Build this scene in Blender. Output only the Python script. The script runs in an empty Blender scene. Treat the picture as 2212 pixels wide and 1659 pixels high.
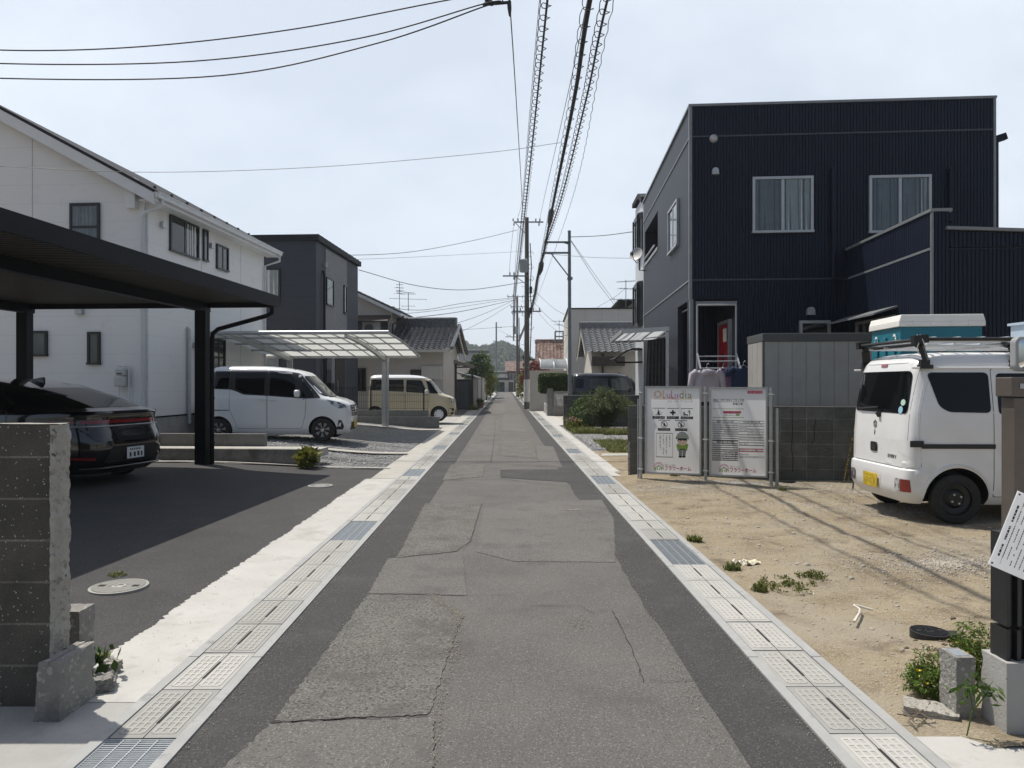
import bpy, bmesh, math, random
import numpy as np
from mathutils import Vector, Matrix

random.seed(7)
rng = np.random.default_rng(7)
SC = bpy.context.scene
COL = SC.collection
R = math.radians

# ------------------------------------------------------------ camera, sky, sun
EYE = 1.55                      # eye height
FPX, VX, VY = 1534.0, 1091.0, 830.0   # focal length and street vanishing point, in px of a 2212 px wide picture
cam_d = bpy.data.cameras.new("camera")
cam = bpy.data.objects.new("camera", cam_d)
COL.objects.link(cam)
cam.location = (0, 0, EYE)
cam.rotation_euler = (R(90), 0, 0)
cam_d.sensor_width = 36
cam_d.lens = 36 * FPX / 2212
cam_d.shift_x = (1106 - VX) / 2212
cam_d.shift_y = (VY - 829.5) / 2212
cam_d.clip_start = 0.05
cam_d.clip_end = 6000
SC.camera = cam

SUNDIR = Vector((0.36, -0.26, -1.0)).normalized()      # the way the light travels
SUN_EL = math.asin(-SUNDIR.z)
SUN_ROT = math.atan2(-SUNDIR.x, -SUNDIR.y)
world = bpy.data.worlds.new("World")
SC.world = world
world.use_nodes = True
wn, wl = world.node_tree.nodes, world.node_tree.links
wn.clear()
sky = wn.new("ShaderNodeTexSky")
sky.sky_type = 'NISHITA'
sky.sun_disc = False
sky.sun_elevation = SUN_EL
sky.sun_rotation = SUN_ROT % (2 * math.pi)
sky.air_density = 1.0
sky.dust_density = 2.6
sky.ozone_density = 1.2
bg = wn.new("ShaderNodeBackground")
bg.inputs[1].default_value = 0.085
wout = wn.new("ShaderNodeOutputWorld")
# thin high cloud: the sky's own colour pulled towards white in soft streaks
tc = wn.new("ShaderNodeTexCoord")
mp = wn.new("ShaderNodeMapping")
mp.inputs['Rotation'].default_value = (0, 0, R(25))
mp.inputs['Scale'].default_value = (1.2, 3.0, 2.2)
nz = wn.new("ShaderNodeTexNoise")
nz.inputs['Scale'].default_value = 1.6
nz.inputs['Detail'].default_value = 6
nz.inputs['Roughness'].default_value = 0.55
cr = wn.new("ShaderNodeMapRange")
cr.inputs['From Min'].default_value = 0.35
cr.inputs['From Max'].default_value = 0.75
cr.inputs['To Min'].default_value = 0.62
cr.inputs['To Max'].default_value = 0.92
mx = wn.new("ShaderNodeMix")
mx.data_type = 'RGBA'
mx.inputs['B'].default_value = (10.6, 11.5, 12.7, 1)
wl.new(tc.outputs['Generated'], mp.inputs[0])
wl.new(mp.outputs[0], nz.inputs['Vector'])
wl.new(nz.outputs['Fac'], cr.inputs['Value'])
# the veil is bright on the sun's side of the sky and thin behind the camera and overhead
sxyz = wn.new("ShaderNodeSeparateXYZ")
wl.new(tc.outputs['Generated'], sxyz.inputs[0])
def wrange(src, a, b, c, d):
    r_ = wn.new("ShaderNodeMapRange"); r_.interpolation_type = 'SMOOTHSTEP'
    for k_, v_ in (('From Min', a), ('From Max', b), ('To Min', c), ('To Max', d)): r_.inputs[k_].default_value = v_
    wl.new(src, r_.inputs['Value']); return r_.outputs[0]
def wmul(a, b):
    m_ = wn.new("ShaderNodeMath"); m_.operation = 'MULTIPLY'; wl.new(a, m_.inputs[0]); wl.new(b, m_.inputs[1]); return m_.outputs[0]
veil = wmul(wmul(cr.outputs[0], wrange(sxyz.outputs[1], -.45, .55, .12, 1.0)), wrange(sxyz.outputs[2], .5, .95, 1.0, .35))
wl.new(veil, mx.inputs['Factor'])
wl.new(sky.outputs[0], mx.inputs['A'])
wl.new(mx.outputs['Result'], bg.inputs[0])
wl.new(bg.outputs[0], wout.inputs[0])

sun_d = bpy.data.lights.new("sun", 'SUN')
sun_d.energy = 4.4
sun_d.angle = R(0.6)
sun_d.color = (1.0, 0.95, 0.865)
sun = bpy.data.objects.new("sun", sun_d)
COL.objects.link(sun)
sun.rotation_euler = SUNDIR.to_track_quat('-Z', 'Y').to_euler()
sun.location = (-20, 15, 50)

SC.view_settings.view_transform = 'Standard'
SC.view_settings.look = 'None'
SC.view_settings.exposure = 0.1
SC.view_settings.gamma = 1.0
SC.render.engine = 'CYCLES'
SC.cycles.max_bounces = 8
SC.cycles.transparent_max_bounces = 12
try:
    SC.cycles.use_denoising = True
except Exception:
    pass

# ------------------------------------------------------------ measuring helpers
def ray(px, py):
    return Vector(((px - VX) / FPX, 1.0, -(py - VY) / FPX))

def at(px, py, Y):
    d = ray(px, py)
    return Vector((d.x * Y, Y, EYE + d.z * Y))

def gnd(px, py, z=0.0):
    d = ray(px, py)
    Y = (z - EYE) / d.z
    return Vector((d.x * Y, Y, z))

class Frame:
    """plan frame of a building: origin and clockwise turn; measures sight lines against its walls"""
    def __init__(s, ox, oy, th, oz=0.0):
        s.o = Vector((ox, oy, oz)); s.th = th
        s.c, s.s = math.cos(th), math.sin(th)
    def loc(s, p):
        dx, dy = p[0] - s.o.x, p[1] - s.o.y
        return Vector((dx * s.c - dy * s.s, dx * s.s + dy * s.c, p[2] - s.o.z))
    def wld(s, p):
        return Vector((s.o.x + p[0] * s.c + p[1] * s.s, s.o.y - p[0] * s.s + p[1] * s.c, p[2] + s.o.z))
    def _ray(s, px, py):
        d = ray(px, py)
        o = s.loc((0, 0, EYE))
        e = s.loc((d.x, d.y, EYE + d.z)) - o
        return o, e
    def fy(s, px, py, yk=0.0):          # -> (x, z) on the wall y = yk
        o, e = s._ray(px, py); t = (yk - o.y) / e.y
        return o.x + e.x * t, o.z + e.z * t
    def fx(s, px, py, xk=0.0):          # -> (y, z) on the wall x = xk
        o, e = s._ray(px, py); t = (xk - o.x) / e.x
        return o.y + e.y * t, o.z + e.z * t

# ------------------------------------------------------------ objects
def props(o, label=None, cat=None, group=None, kind=None):
    if label: o['label'] = label
    if cat: o['category'] = cat
    if group: o['group'] = group
    if kind: o['kind'] = kind
    return o

def thing(name, label, cat, loc=(0, 0, 0), rz=0.0, group=None):
    o = bpy.data.objects.new(name, None)
    COL.objects.link(o)
    o.empty_display_size = 0.2
    o.location = loc
    o.rotation_euler = (0, 0, rz)
    return props(o, label, cat, group)

def copy_tree(o, parent=None):
    c = o.copy()
    COL.objects.link(c)
    c.parent = parent
    for ch in o.children:
        copy_tree(ch, c)
    return c

class MB:
    def __init__(s):
        s.v, s.f, s.m = [], [], []
    def add(s, vs, fs, m=0):
        b = len(s.v)
        s.v += [tuple(v) for v in vs]
        for f in fs:
            s.f.append(tuple(i + b for i in f)); s.m.append(m)
        return s
    def box(s, x0, x1, y0, y1, z0, z1, m=0, mp=None):
        vs = [(x, y, z) for x in (x0, x1) for y in (y0, y1) for z in (z0, z1)]
        if mp: vs = [mp(*v) for v in vs]
        return s.add(vs, [(0, 1, 3, 2), (4, 6, 7, 5), (0, 4, 5, 1), (2, 3, 7, 6), (0, 2, 6, 4), (1, 5, 7, 3)], m)
    def bar(s, p, q, w, h, m=0, up=(0, 0, 1)):
        p, q = Vector(p), Vector(q)
        d = (q - p).normalized()
        u = Vector(up)
        if abs(d.dot(u)) > 0.95: u = Vector((0, 1, 0))
        a = d.cross(u).normalized() * w / 2
        b = d.cross(a).normalized() * h / 2
        vs = [e + i * a + j * b for e in (p, q) for i, j in ((-1, -1), (1, -1), (1, 1), (-1, 1))]
        return s.add(vs, [(0, 1, 2, 3), (7, 6, 5, 4), (0, 4, 5, 1), (1, 5, 6, 2), (2, 6, 7, 3), (3, 7, 4, 0)], m)
    def tube(s, pts, r, n=8, m=0, cap=True):
        pts = [Vector(p) for p in pts]
        k = len(pts)
        rr = r if isinstance(r, (list, tuple)) else [r] * k
        base = len(s.v)
        u = None
        for i, p in enumerate(pts):
            d = (pts[min(i + 1, k - 1)] - pts[max(i - 1, 0)])
            d = d.normalized() if d.length > 1e-9 else Vector((0, 0, 1))
            if u is None:
                u = d.orthogonal().normalized()
            u = (u - d * u.dot(d))
            u = u.normalized() if u.length > 1e-6 else d.orthogonal().normalized()
            w = d.cross(u)
            for j in range(n):
                a = 2 * math.pi * j / n
                s.v.append(tuple(p + (u * math.cos(a) + w * math.sin(a)) * rr[i]))
        for i in range(k - 1):
            for j in range(n):
                a, b = base + i * n + j, base + i * n + (j + 1) % n
                s.f.append((a, b, b + n, a + n)); s.m.append(m)
        if cap:
            s.f.append(tuple(base + j for j in range(n - 1, -1, -1))); s.m.append(m)
            s.f.append(tuple(base + (k - 1) * n + j for j in range(n))); s.m.append(m)
        return s
    def cyl(s, p, q, r, n=16, m=0, r2=None):
        return s.tube([p, q], [r, r if r2 is None else r2], n, m)
    def prism(s, pts, mp, w0, w1, m=0):
        """closed outline pts (u, v) pushed from w0 to w1 through mp(u, v, w)"""
        n = len(pts)
        vs = [mp(u, v, w0) for u, v in pts] + [mp(u, v, w1) for u, v in pts]
        fs = [tuple(range(n - 1, -1, -1)), tuple(range(n, 2 * n))]
        fs += [(i, (i + 1) % n, n + (i + 1) % n, n + i) for i in range(n)]
        return s.add(vs, fs, m)
    def lathe(s, prof, mp, n=24, m=0, cap=True):
        """prof: (r, h); mp(x, y, h)"""
        b = len(s.v); k = len(prof)
        for r, h in prof:
            for j in range(n):
                a = 2 * math.pi * j / n
                s.v.append(tuple(mp(r * math.cos(a), r * math.sin(a), h)))
        for i in range(k - 1):
            for j in range(n):
                a, c = b + i * n + j, b + i * n + (j + 1) % n
                s.f.append((a, c, c + n, a + n)); s.m.append(m)
        if cap:
            s.f.append(tuple(b + j for j in range(n - 1, -1, -1))); s.m.append(m)
            s.f.append(tuple(b + (k - 1) * n + j for j in range(n))); s.m.append(m)
        return s
    def grid(s, nu, nv, fn, m=0):
        b = len(s.v)
        for i in range(nu + 1):
            for j in range(nv + 1):
                s.v.append(tuple(fn(i / nu, j / nv)))
        for i in range(nu):
            for j in range(nv):
                a = b + i * (nv + 1) + j
                s.f.append((a, a + nv + 1, a + nv + 2, a + 1)); s.m.append(m)
        return s
    def build(s, name, mat, parent=None, smooth=False, fix=True, bevel=0.0):
        me = bpy.data.meshes.new(name)
        me.from_pydata(s.v, [], s.f)
        mats = mat if isinstance(mat, (list, tuple)) else [mat]
        for x in mats: me.materials.append(x)
        if len(mats) > 1:
            me.polygons.foreach_set('material_index', s.m)
        if fix:
            bm = bmesh.new(); bm.from_mesh(me)
            bmesh.ops.recalc_face_normals(bm, faces=bm.faces)
            bm.to_mesh(me); bm.free()
        if smooth:
            me.polygons.foreach_set('use_smooth', [True] * len(me.polygons))
            me.set_sharp_from_angle(angle=R(smooth if smooth is not True else 40))
        o = bpy.data.objects.new(name, me)
        COL.objects.link(o)
        if parent: o.parent = parent
        if bevel:
            bv = o.modifiers.new('bevel', 'BEVEL'); bv.width = bevel; bv.segments = 2
            bv.limit_method = 'ANGLE'; bv.angle_limit = R(40)
        return o

def npmesh(name, verts, faces, mat, parent=None, midx=None, smooth=False):
    """verts (n,3), faces (k,3|4) numpy"""
    me = bpy.data.meshes.new(name)
    k, c = faces.shape
    me.vertices.add(len(verts)); me.loops.add(k * c); me.polygons.add(k)
    me.vertices.foreach_set('co', verts.astype(np.float32).ravel())
    me.loops.foreach_set('vertex_index', faces.astype(np.int32).ravel())
    me.polygons.foreach_set('loop_start', np.arange(k, dtype=np.int32) * c)
    me.polygons.foreach_set('loop_total', np.full(k, c, dtype=np.int32))
    mats = mat if isinstance(mat, (list, tuple)) else [mat]
    for x in mats: me.materials.append(x)
    if midx is not None: me.polygons.foreach_set('material_index', midx.astype(np.int32))
    if smooth: me.polygons.foreach_set('use_smooth', np.ones(k, dtype=bool))
    me.update(calc_edges=True)
    o = bpy.data.objects.new(name, me)
    COL.objects.link(o)
    if parent: o.parent = parent
    return o

# facade mappings: u along the wall, v up, w outwards
def F_front(k): return lambda u, v, w: (u, k - w, v)
def F_left(k): return lambda u, v, w: (k - w, u, v)
def F_right(k): return lambda u, v, w: (k + w, u, v)

# ------------------------------------------------------------ materials
def mat(name, c, rough=0.6, c2=None, scale=6.0, detail=5.0, lo=0.35, hi=0.65, bump=0.0, bscale=80.0, bdist=0.01,
        metal=0.0, coat=0.0, spec=0.5, stretch=(1, 1, 1), spk=None, spk_scale=200.0, spk_amt=0.12, alpha=None,
        trans=0.0, emit=None, joints=None, spots=None):
    m = bpy.data.materials.new(name)
    m.use_nodes = True
    n, l = m.node_tree.nodes, m.node_tree.links
    b = n["Principled BSDF"]
    b.inputs['Roughness'].default_value = rough
    b.inputs['Metallic'].default_value = metal
    b.inputs['Coat Weight'].default_value = coat
    b.inputs['Coat Roughness'].default_value = 0.04
    b.inputs['Specular IOR Level'].default_value = spec
    b.inputs['Transmission Weight'].default_value = trans
    b.inputs['Base Color'].default_value = (*c, 1)
    if alpha is not None: b.inputs['Alpha'].default_value = alpha
    if emit:
        b.inputs['Emission Color'].default_value = (*emit[:3], 1); b.inputs['Emission Strength'].default_value = emit[3]
    t = n.new("ShaderNodeTexCoord")
    vec = t.outputs['Object']
    colour = None
    if c2:
        mpn = n.new("ShaderNodeMapping"); mpn.inputs['Scale'].default_value = stretch
        l.new(vec, mpn.inputs[0])
        a = n.new("ShaderNodeTexNoise"); a.inputs['Scale'].default_value = scale; a.inputs['Detail'].default_value = detail
        a.inputs['Roughness'].default_value = 0.6
        l.new(mpn.outputs[0], a.inputs['Vector'])
        rg = n.new("ShaderNodeMapRange"); rg.inputs['From Min'].default_value = lo; rg.inputs['From Max'].default_value = hi
        l.new(a.outputs['Fac'], rg.inputs['Value'])
        k = n.new("ShaderNodeMix"); k.data_type = 'RGBA'
        k.inputs['A'].default_value = (*c, 1); k.inputs['B'].default_value = (*c2, 1)
        l.new(rg.outputs[0], k.inputs['Factor'])
        colour = k.outputs['Result']
    def over(colour, fac, col):
        k = n.new("ShaderNodeMix"); k.data_type = 'RGBA'
        if colour: l.new(colour, k.inputs['A'])
        else: k.inputs['A'].default_value = (*c, 1)
        k.inputs['B'].default_value = (*col, 1)
        l.new(fac, k.inputs['Factor'])
        return k.outputs['Result']
    if spk:           # pale or dark grains
        v = n.new("ShaderNodeTexVoronoi"); v.inputs['Scale'].default_value = spk_scale
        l.new(vec, v.inputs['Vector'])
        sp = n.new("ShaderNodeSeparateColor"); l.new(v.outputs['Color'], sp.inputs[0])
        lt = n.new("ShaderNodeMath"); lt.operation = 'LESS_THAN'; lt.inputs[1].default_value = spk_amt
        l.new(sp.outputs[0], lt.inputs[0])
        colour = over(colour, lt.outputs[0], spk)
    if spots:         # (colour, scale, from, to): big soft blotches of dirt or wear
        for sc_, sscale, slo, shi in spots:
            a2 = n.new("ShaderNodeTexNoise"); a2.inputs['Scale'].default_value = sscale; a2.inputs['Detail'].default_value = 6
            a2.inputs['Roughness'].default_value = 0.65
            l.new(vec, a2.inputs['Vector'])
            rg2 = n.new("ShaderNodeMapRange"); rg2.inputs['From Min'].default_value = slo; rg2.inputs['From Max'].default_value = shi
            l.new(a2.outputs['Fac'], rg2.inputs['Value'])
            colour = over(colour, rg2.outputs[0], sc_)
    height = None
    if joints:        # list of (axis, pitch, width, colour): straight joints across an axis
        sx = n.new("ShaderNodeSeparateXYZ"); l.new(vec, sx.inputs[0])
        for ax, pitch, wd, jc in joints:
            q = n.new("ShaderNodeMath"); q.operation = 'MODULO'; q.inputs[1].default_value = pitch
            ad = n.new("ShaderNodeMath"); ad.operation = 'ADD'; ad.inputs[1].default_value = pitch * 400
            l.new(sx.outputs[ax], ad.inputs[0]); l.new(ad.outputs[0], q.inputs[0])
            lt = n.new("ShaderNodeMath"); lt.operation = 'LESS_THAN'; lt.inputs[1].default_value = wd
            l.new(q.outputs[0], lt.inputs[0])
            colour = over(colour, lt.outputs[0], jc)
    if colour: l.new(colour, b.inputs['Base Color'])
    if bump:
        a = n.new("ShaderNodeTexNoise"); a.inputs['Scale'].default_value = bscale; a.inputs['Detail'].default_value = 4
        mpb = n.new("ShaderNodeMapping"); mpb.inputs['Scale'].default_value = stretch
        l.new(vec, mpb.inputs[0]); l.new(mpb.outputs[0], a.inputs['Vector'])
        bp = n.new("ShaderNodeBump"); bp.inputs['Strength'].default_value = bump; bp.inputs['Distance'].default_value = bdist
        l.new(a.outputs['Fac'], bp.inputs['Height']); l.new(bp.outputs[0], b.inputs['Normal'])
    return m

def block_mat(name, c, c2, mortar, w=0.4, h=0.2, dirt=None, rough=0.9):
    """concrete block courses in the x-z (or y-z) plane"""
    m = bpy.data.materials.new(name); m.use_nodes = True
    n, l = m.node_tree.nodes, m.node_tree.links
    b = n["Principled BSDF"]; b.inputs['Roughness'].default_value = rough
    t = n.new("ShaderNodeTexCoord")
    sx = n.new("ShaderNodeSeparateXYZ"); l.new(t.outputs['Object'], sx.inputs[0])
    ad = n.new("ShaderNodeMath"); ad.operation = 'ADD'; l.new(sx.outputs[0], ad.inputs[0]); l.new(sx.outputs[1], ad.inputs[1])
    cb = n.new("ShaderNodeCombineXYZ"); l.new(ad.outputs[0], cb.inputs[0]); l.new(sx.outputs[2], cb.inputs[1])
    br = n.new("ShaderNodeTexBrick")
    br.offset = 0.0; br.inputs['Scale'].default_value = 1.0
    br.inputs['Brick Width'].default_value = w; br.inputs['Row Height'].default_value = h
    br.inputs['Mortar Size'].default_value = 0.006; br.inputs['Mortar Smooth'].default_value = 0.3
    br.inputs['Color1'].default_value = (*c, 1); br.inputs['Color2'].default_value = (*c2, 1); br.inputs['Mortar'].default_value = (*mortar, 1)
    l.new(cb.outputs[0], br.inputs['Vector'])
    nzx = n.new("ShaderNodeTexNoise"); nzx.inputs['Scale'].default_value = 3.5; nzx.inputs['Detail'].default_value = 8; nzx.inputs['Roughness'].default_value = 0.7
    l.new(t.outputs['Object'], nzx.inputs['Vector'])
    rg = n.new("ShaderNodeMapRange"); rg.inputs['From Min'].default_value = 0.42; rg.inputs['From Max'].default_value = 0.72; rg.inputs['To Max'].default_value = 0.8
    l.new(nzx.outputs['Fac'], rg.inputs['Value'])
    k = n.new("ShaderNodeMix"); k.data_type = 'RGBA'; k.inputs['B'].default_value = (*(dirt or [x * .5 for x in c]), 1)
    l.new(rg.outputs[0], k.inputs['Factor']); l.new(br.outputs['Color'], k.inputs['A'])
    # fine pits and grains
    vo = n.new("ShaderNodeTexNoise"); vo.inputs['Scale'].default_value = 130; vo.inputs['Detail'].default_value = 3
    l.new(t.outputs['Object'], vo.inputs['Vector'])
    rv = n.new("ShaderNodeMapRange"); rv.inputs['From Min'].default_value = 0.3; rv.inputs['From Max'].default_value = 0.75
    rv.inputs['To Min'].default_value = 0.72; rv.inputs['To Max'].default_value = 1.35
    l.new(vo.outputs['Fac'], rv.inputs['Value'])
    mu = n.new("ShaderNodeMix"); mu.data_type = 'RGBA'; mu.blend_type = 'MULTIPLY'; mu.inputs['Factor'].default_value = 1
    l.new(k.outputs['Result'], mu.inputs['A']); l.new(rv.outputs[0], mu.inputs['B'])
    v2 = n.new("ShaderNodeTexVoronoi"); v2.inputs['Scale'].default_value = 190; l.new(t.outputs['Object'], v2.inputs['Vector'])
    s2 = n.new("ShaderNodeSeparateColor"); l.new(v2.outputs['Color'], s2.inputs[0])
    l2 = n.new("ShaderNodeMath"); l2.operation = 'LESS_THAN'; l2.inputs[1].default_value = .010; l.new(s2.outputs[0], l2.inputs[0])
    k2 = n.new("ShaderNodeMix"); k2.data_type = 'RGBA'; k2.inputs['B'].default_value = (.4, .39, .36, 1)
    l.new(l2.outputs[0], k2.inputs['Factor']); l.new(mu.outputs['Result'], k2.inputs['A']); l.new(k2.outputs['Result'], b.inputs['Base Color'])
    hm = n.new("ShaderNodeMath"); hm.operation = 'SUBTRACT'
    l.new(vo.outputs['Fac'], hm.inputs[0]); l.new(br.outputs['Fac'], hm.inputs[1])
    bp = n.new("ShaderNodeBump"); bp.inputs['Strength'].default_value = 0.7; bp.inputs['Distance'].default_value = 0.008
    l.new(hm.outputs[0], bp.inputs['Height']); l.new(bp.outputs[0], b.inputs['Normal'])
    return m

def thin_glass(name, tint=(0.8, 0.85, 0.85), fac=0.12, rough=0.02):
    m = bpy.data.materials.new(name); m.use_nodes = True
    n, l = m.node_tree.nodes, m.node_tree.links
    n.remove(n["Principled BSDF"])
    tr = n.new("ShaderNodeBsdfTransparent"); tr.inputs[0].default_value = (*tint, 1)
    gl = n.new("ShaderNodeBsdfGlossy"); gl.inputs['Roughness'].default_value = rough
    fr = n.new("ShaderNodeFresnel"); fr.inputs[0].default_value = 1.5
    ad = n.new("ShaderNodeMath"); ad.operation = 'ADD'; ad.inputs[1].default_value = fac
    mxs = n.new("ShaderNodeMixShader")
    l.new(fr.outputs[0], ad.inputs[0]); l.new(ad.outputs[0], mxs.inputs[0])
    l.new(tr.outputs[0], mxs.inputs[1]); l.new(gl.outputs[0], mxs.inputs[2])
    l.new(mxs.outputs[0], n["Material Output"].inputs[0])
    return m

def sheet_mat(name, c, tl=(0.7, 0.72, 0.72), fac=0.6):
    """frosted roofing sheet: light passes through it"""
    m = bpy.data.materials.new(name); m.use_nodes = True
    n, l = m.node_tree.nodes, m.node_tree.links
    b = n["Principled BSDF"]; b.inputs['Base Color'].default_value = (*c, 1); b.inputs['Roughness'].default_value = 0.35
    t = n.new("ShaderNodeBsdfTranslucent"); t.inputs[0].default_value = (*tl, 1)
    k = n.new("ShaderNodeMixShader"); k.inputs[0].default_value = fac
    l.new(b.outputs[0], k.inputs[1]); l.new(t.outputs[0], k.inputs[2]); l.new(k.outputs[0], n["Material Output"].inputs[0])
    return m

def leaf_mat(name, c, c2, scale=1.2):
    m = bpy.data.materials.new(name); m.use_nodes = True
    n, l = m.node_tree.nodes, m.node_tree.links
    b = n["Principled BSDF"]; b.inputs['Roughness'].default_value = 0.55; b.inputs['Specular IOR Level'].default_value = 0.3
    g = n.new("ShaderNodeNewGeometry")
    k = n.new("ShaderNodeMix"); k.data_type = 'RGBA'; k.inputs['A'].default_value = (*c, 1); k.inputs['B'].default_value = (*c2, 1)
    l.new(g.outputs['Random Per Island'], k.inputs['Factor'])
    l.new(k.outputs['Result'], b.inputs['Base Color'])
    t = n.new("ShaderNodeBsdfTranslucent"); l.new(k.outputs['Result'], t.inputs[0])
    s = n.new("ShaderNodeMixShader"); s.inputs[0].default_value = 0.3
    l.new(b.outputs[0], s.inputs[1]); l.new(t.outputs[0], s.inputs[2]); l.new(s.outputs[0], n["Material Output"].inputs[0])
    return m

K = {}
K['asphalt'] = mat('aged asphalt', (.097, .091, .084), .9, (.13, .122, .112), .9, 8, .3, .7, bump=.5, bscale=170, bdist=.006,
                   spk=(.19, .182, .17), spk_scale=170, spk_amt=.12, spots=[((.05, .047, .045), 75, .53, .66), ((.07, .066, .063), 2.3, .52, .75), ((.15, .14, .125), 1.1, .62, .86)])
K['asphalt_new'] = mat('fresh asphalt', (.036, .034, .033), .88, (.05, .047, .046), 2.0, 8, .3, .7, bump=.6, bscale=150, bdist=.007,
                       spk=(.095, .091, .087), spk_scale=170, spk_amt=.09, spots=[((.02, .019, .018), 75, .53, .66), ((.074, .07, .066), 2.0, .55, .8)])
K['asphalt_worn'] = mat('worn open asphalt', (.105, .10, .09), .92, (.15, .143, .13), 1.8, 8, .3, .7, bump=.9, bscale=120, bdist=.009,
                        spk=(.2, .19, .168), spk_scale=150, spk_amt=.18, spots=[((.05, .047, .043), 60, .5, .62), ((.072, .068, .063), 3.0, .5, .75)])
K['asphalt_mid'] = mat('mid grey asphalt', (.086, .081, .075), .9, (.118, .111, .102), 1.4, 8, .3, .7, bump=.5, bscale=160, bdist=.006,
                       spk=(.17, .162, .155), spk_scale=170, spk_amt=.11, spots=[((.042, .04, .038), 75, .53, .66), ((.062, .059, .057), 1.6, .55, .8), ((.14, .132, .117), .9, .64, .86)])
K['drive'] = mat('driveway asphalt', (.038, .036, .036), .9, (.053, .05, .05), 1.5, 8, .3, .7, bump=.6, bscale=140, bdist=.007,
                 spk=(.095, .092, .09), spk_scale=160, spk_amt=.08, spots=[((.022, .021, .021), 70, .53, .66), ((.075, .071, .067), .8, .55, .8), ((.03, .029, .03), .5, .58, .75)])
K['crack'] = mat('crack', (.03, .028, .027), .95)
K['sandline'] = mat('sand in a joint', (.27, .235, .185), .95, (.16, .148, .13), 30, 6, .3, .7)
K['concrete_white'] = mat('new white concrete', (.40, .39, .365), .85, (.475, .465, .44), 3, 8, .3, .7, bump=.35, bscale=35, bdist=.006,
                          spots=[((.30, .29, .265), 1.8, .55, .75), ((.34, .33, .30), 6, .55, .7), ((.28, .265, .24), 14, .66, .8)])
K['gutter_body'] = mat('gutter concrete', (.29, .292, .285), .8, (.36, .36, .35), 5, 6, .3, .7, bump=.15, bscale=60,
                       spots=[((.2, .205, .205), 5, .58, .72), ((.4, .4, .385), 3, .6, .8)], joints=[(1, 2.0, .012, (.12, .12, .12))])
K['cover'] = mat('gutter cover', (.31, .305, .285), .8, (.37, .365, .345), 6, 6, .3, .7, bump=.2, bscale=90, spots=[((.27, .255, .225), 7, .58, .8)])
K['cover_rib'] = mat('gutter cover rib', (.385, .374, .343), .8, (.43, .42, .39), 12, 5, .3, .7)
for k_ in ('cover', 'cover_rib'):      # each cover a little lighter or darker than the next
    n_, l_ = K[k_].node_tree.nodes, K[k_].node_tree.links
    oi = n_.new("ShaderNodeObjectInfo"); rg_ = n_.new("ShaderNodeMapRange"); rg_.inputs['To Min'].default_value = .78; rg_.inputs['To Max'].default_value = 1.12
    hs = n_.new("ShaderNodeHueSaturation"); pb = n_["Principled BSDF"]; src = pb.inputs['Base Color'].links[0].from_socket
    l_.new(oi.outputs['Random'], rg_.inputs['Value']); l_.new(rg_.outputs[0], hs.inputs['Value']); l_.new(src, hs.inputs['Color']); l_.new(hs.outputs[0], pb.inputs['Base Color'])
K['slot'] = mat('dark slot', (.02, .02, .02), .9)
K['galv'] = mat('galvanised steel', (.42, .45, .47), .42, (.52, .55, .57), 25, 4, .3, .7, metal=.7)
K['pipe'] = mat('scaffold pipe', (.36, .37, .37), .45, (.46, .47, .47), 18, 4, .3, .7, metal=.55)
K['sand'] = mat('decomposed granite soil', (.18, .138, .082), .95, (.30, .245, .16), 1.6, 10, .32, .68, stretch=(.7, 1.6, 1), bump=.9, bscale=60, bdist=.015,
                spk=(.36, .32, .255), spk_scale=170, spk_amt=.14, spots=[((.11, .08, .052), 3.0, .54, .7), ((.30, .262, .20), .7, .5, .68), ((.33, .29, .22), 9, .62, .75)])
K['soil'] = mat('bare ground', (.22, .18, .13), .95, (.3, .26, .2), .7, 8, .3, .7, bump=.5, bscale=30)
K['concrete'] = mat('grey concrete', (.3, .295, .28), .88, (.38, .37, .35), 2.5, 8, .3, .7, bump=.3, bscale=70, spots=[((.2, .195, .18), 3, .58, .8)])
K['concrete_old'] = mat('old concrete', (.19, .182, .168), .92, (.265, .255, .235), 4, 9, .3, .7, bump=.9, bscale=60, bdist=.014, spk=(.33, .32, .29), spk_scale=60, spk_amt=.1,
                        spots=[((.1, .095, .085), 2.2, .52, .72)])
K['concrete_pale'] = mat('pale concrete edge', (.35, .335, .295), .88, (.42, .40, .365), 3, 8, .3, .7, bump=.3, bscale=60, spots=[((.3, .285, .25), 2.5, .58, .8)])
K['mortar'] = mat('rough mortar', (.31, .29, .25), .95, (.42, .4, .36), 9, 9, .3, .7, bump=1.0, bscale=55, bdist=.02, spots=[((.16, .15, .13), 14, .54, .68), ((.07, .065, .055), 30, .6, .68)])
K['block_old'] = block_mat('old block wall', (.096, .086, .073), (.068, .061, .052), (.19, .175, .15), .4, .2, (.03, .028, .024))
K['block_mid'] = block_mat('block wall', (.15, .142, .128), (.105, .1, .09), (.23, .22, .2), .4, .2, (.06, .056, .05))
K['block_grey'] = block_mat('clean grey block', (.2, .2, .195), (.175, .175, .17), (.26, .26, .25), .4, .2, (.12, .12, .115))
K['white_siding'] = mat('white siding', (.77, .77, .765), .75, (.80, .80, .795), 3, 6, .3, .7, bump=.35, bscale=14, bdist=.006, stretch=(1, 1, 9),
                        joints=[(2, .455, .006, (.6, .6, .59))], spots=[((.6, .6, .59), 1.4, .58, .85), ((.52, .52, .5), 5, .66, .85)])
K['white_paint'] = mat('white painted trim', (.74, .75, .75), .45, (.7, .71, .71), 4, 4)
K['navy_rib'] = mat('navy ribbed cladding', (.0072, .0122, .0265), .5, (.0095, .0152, .031), 1.2, 6, .3, .7, spec=.25)
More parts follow.
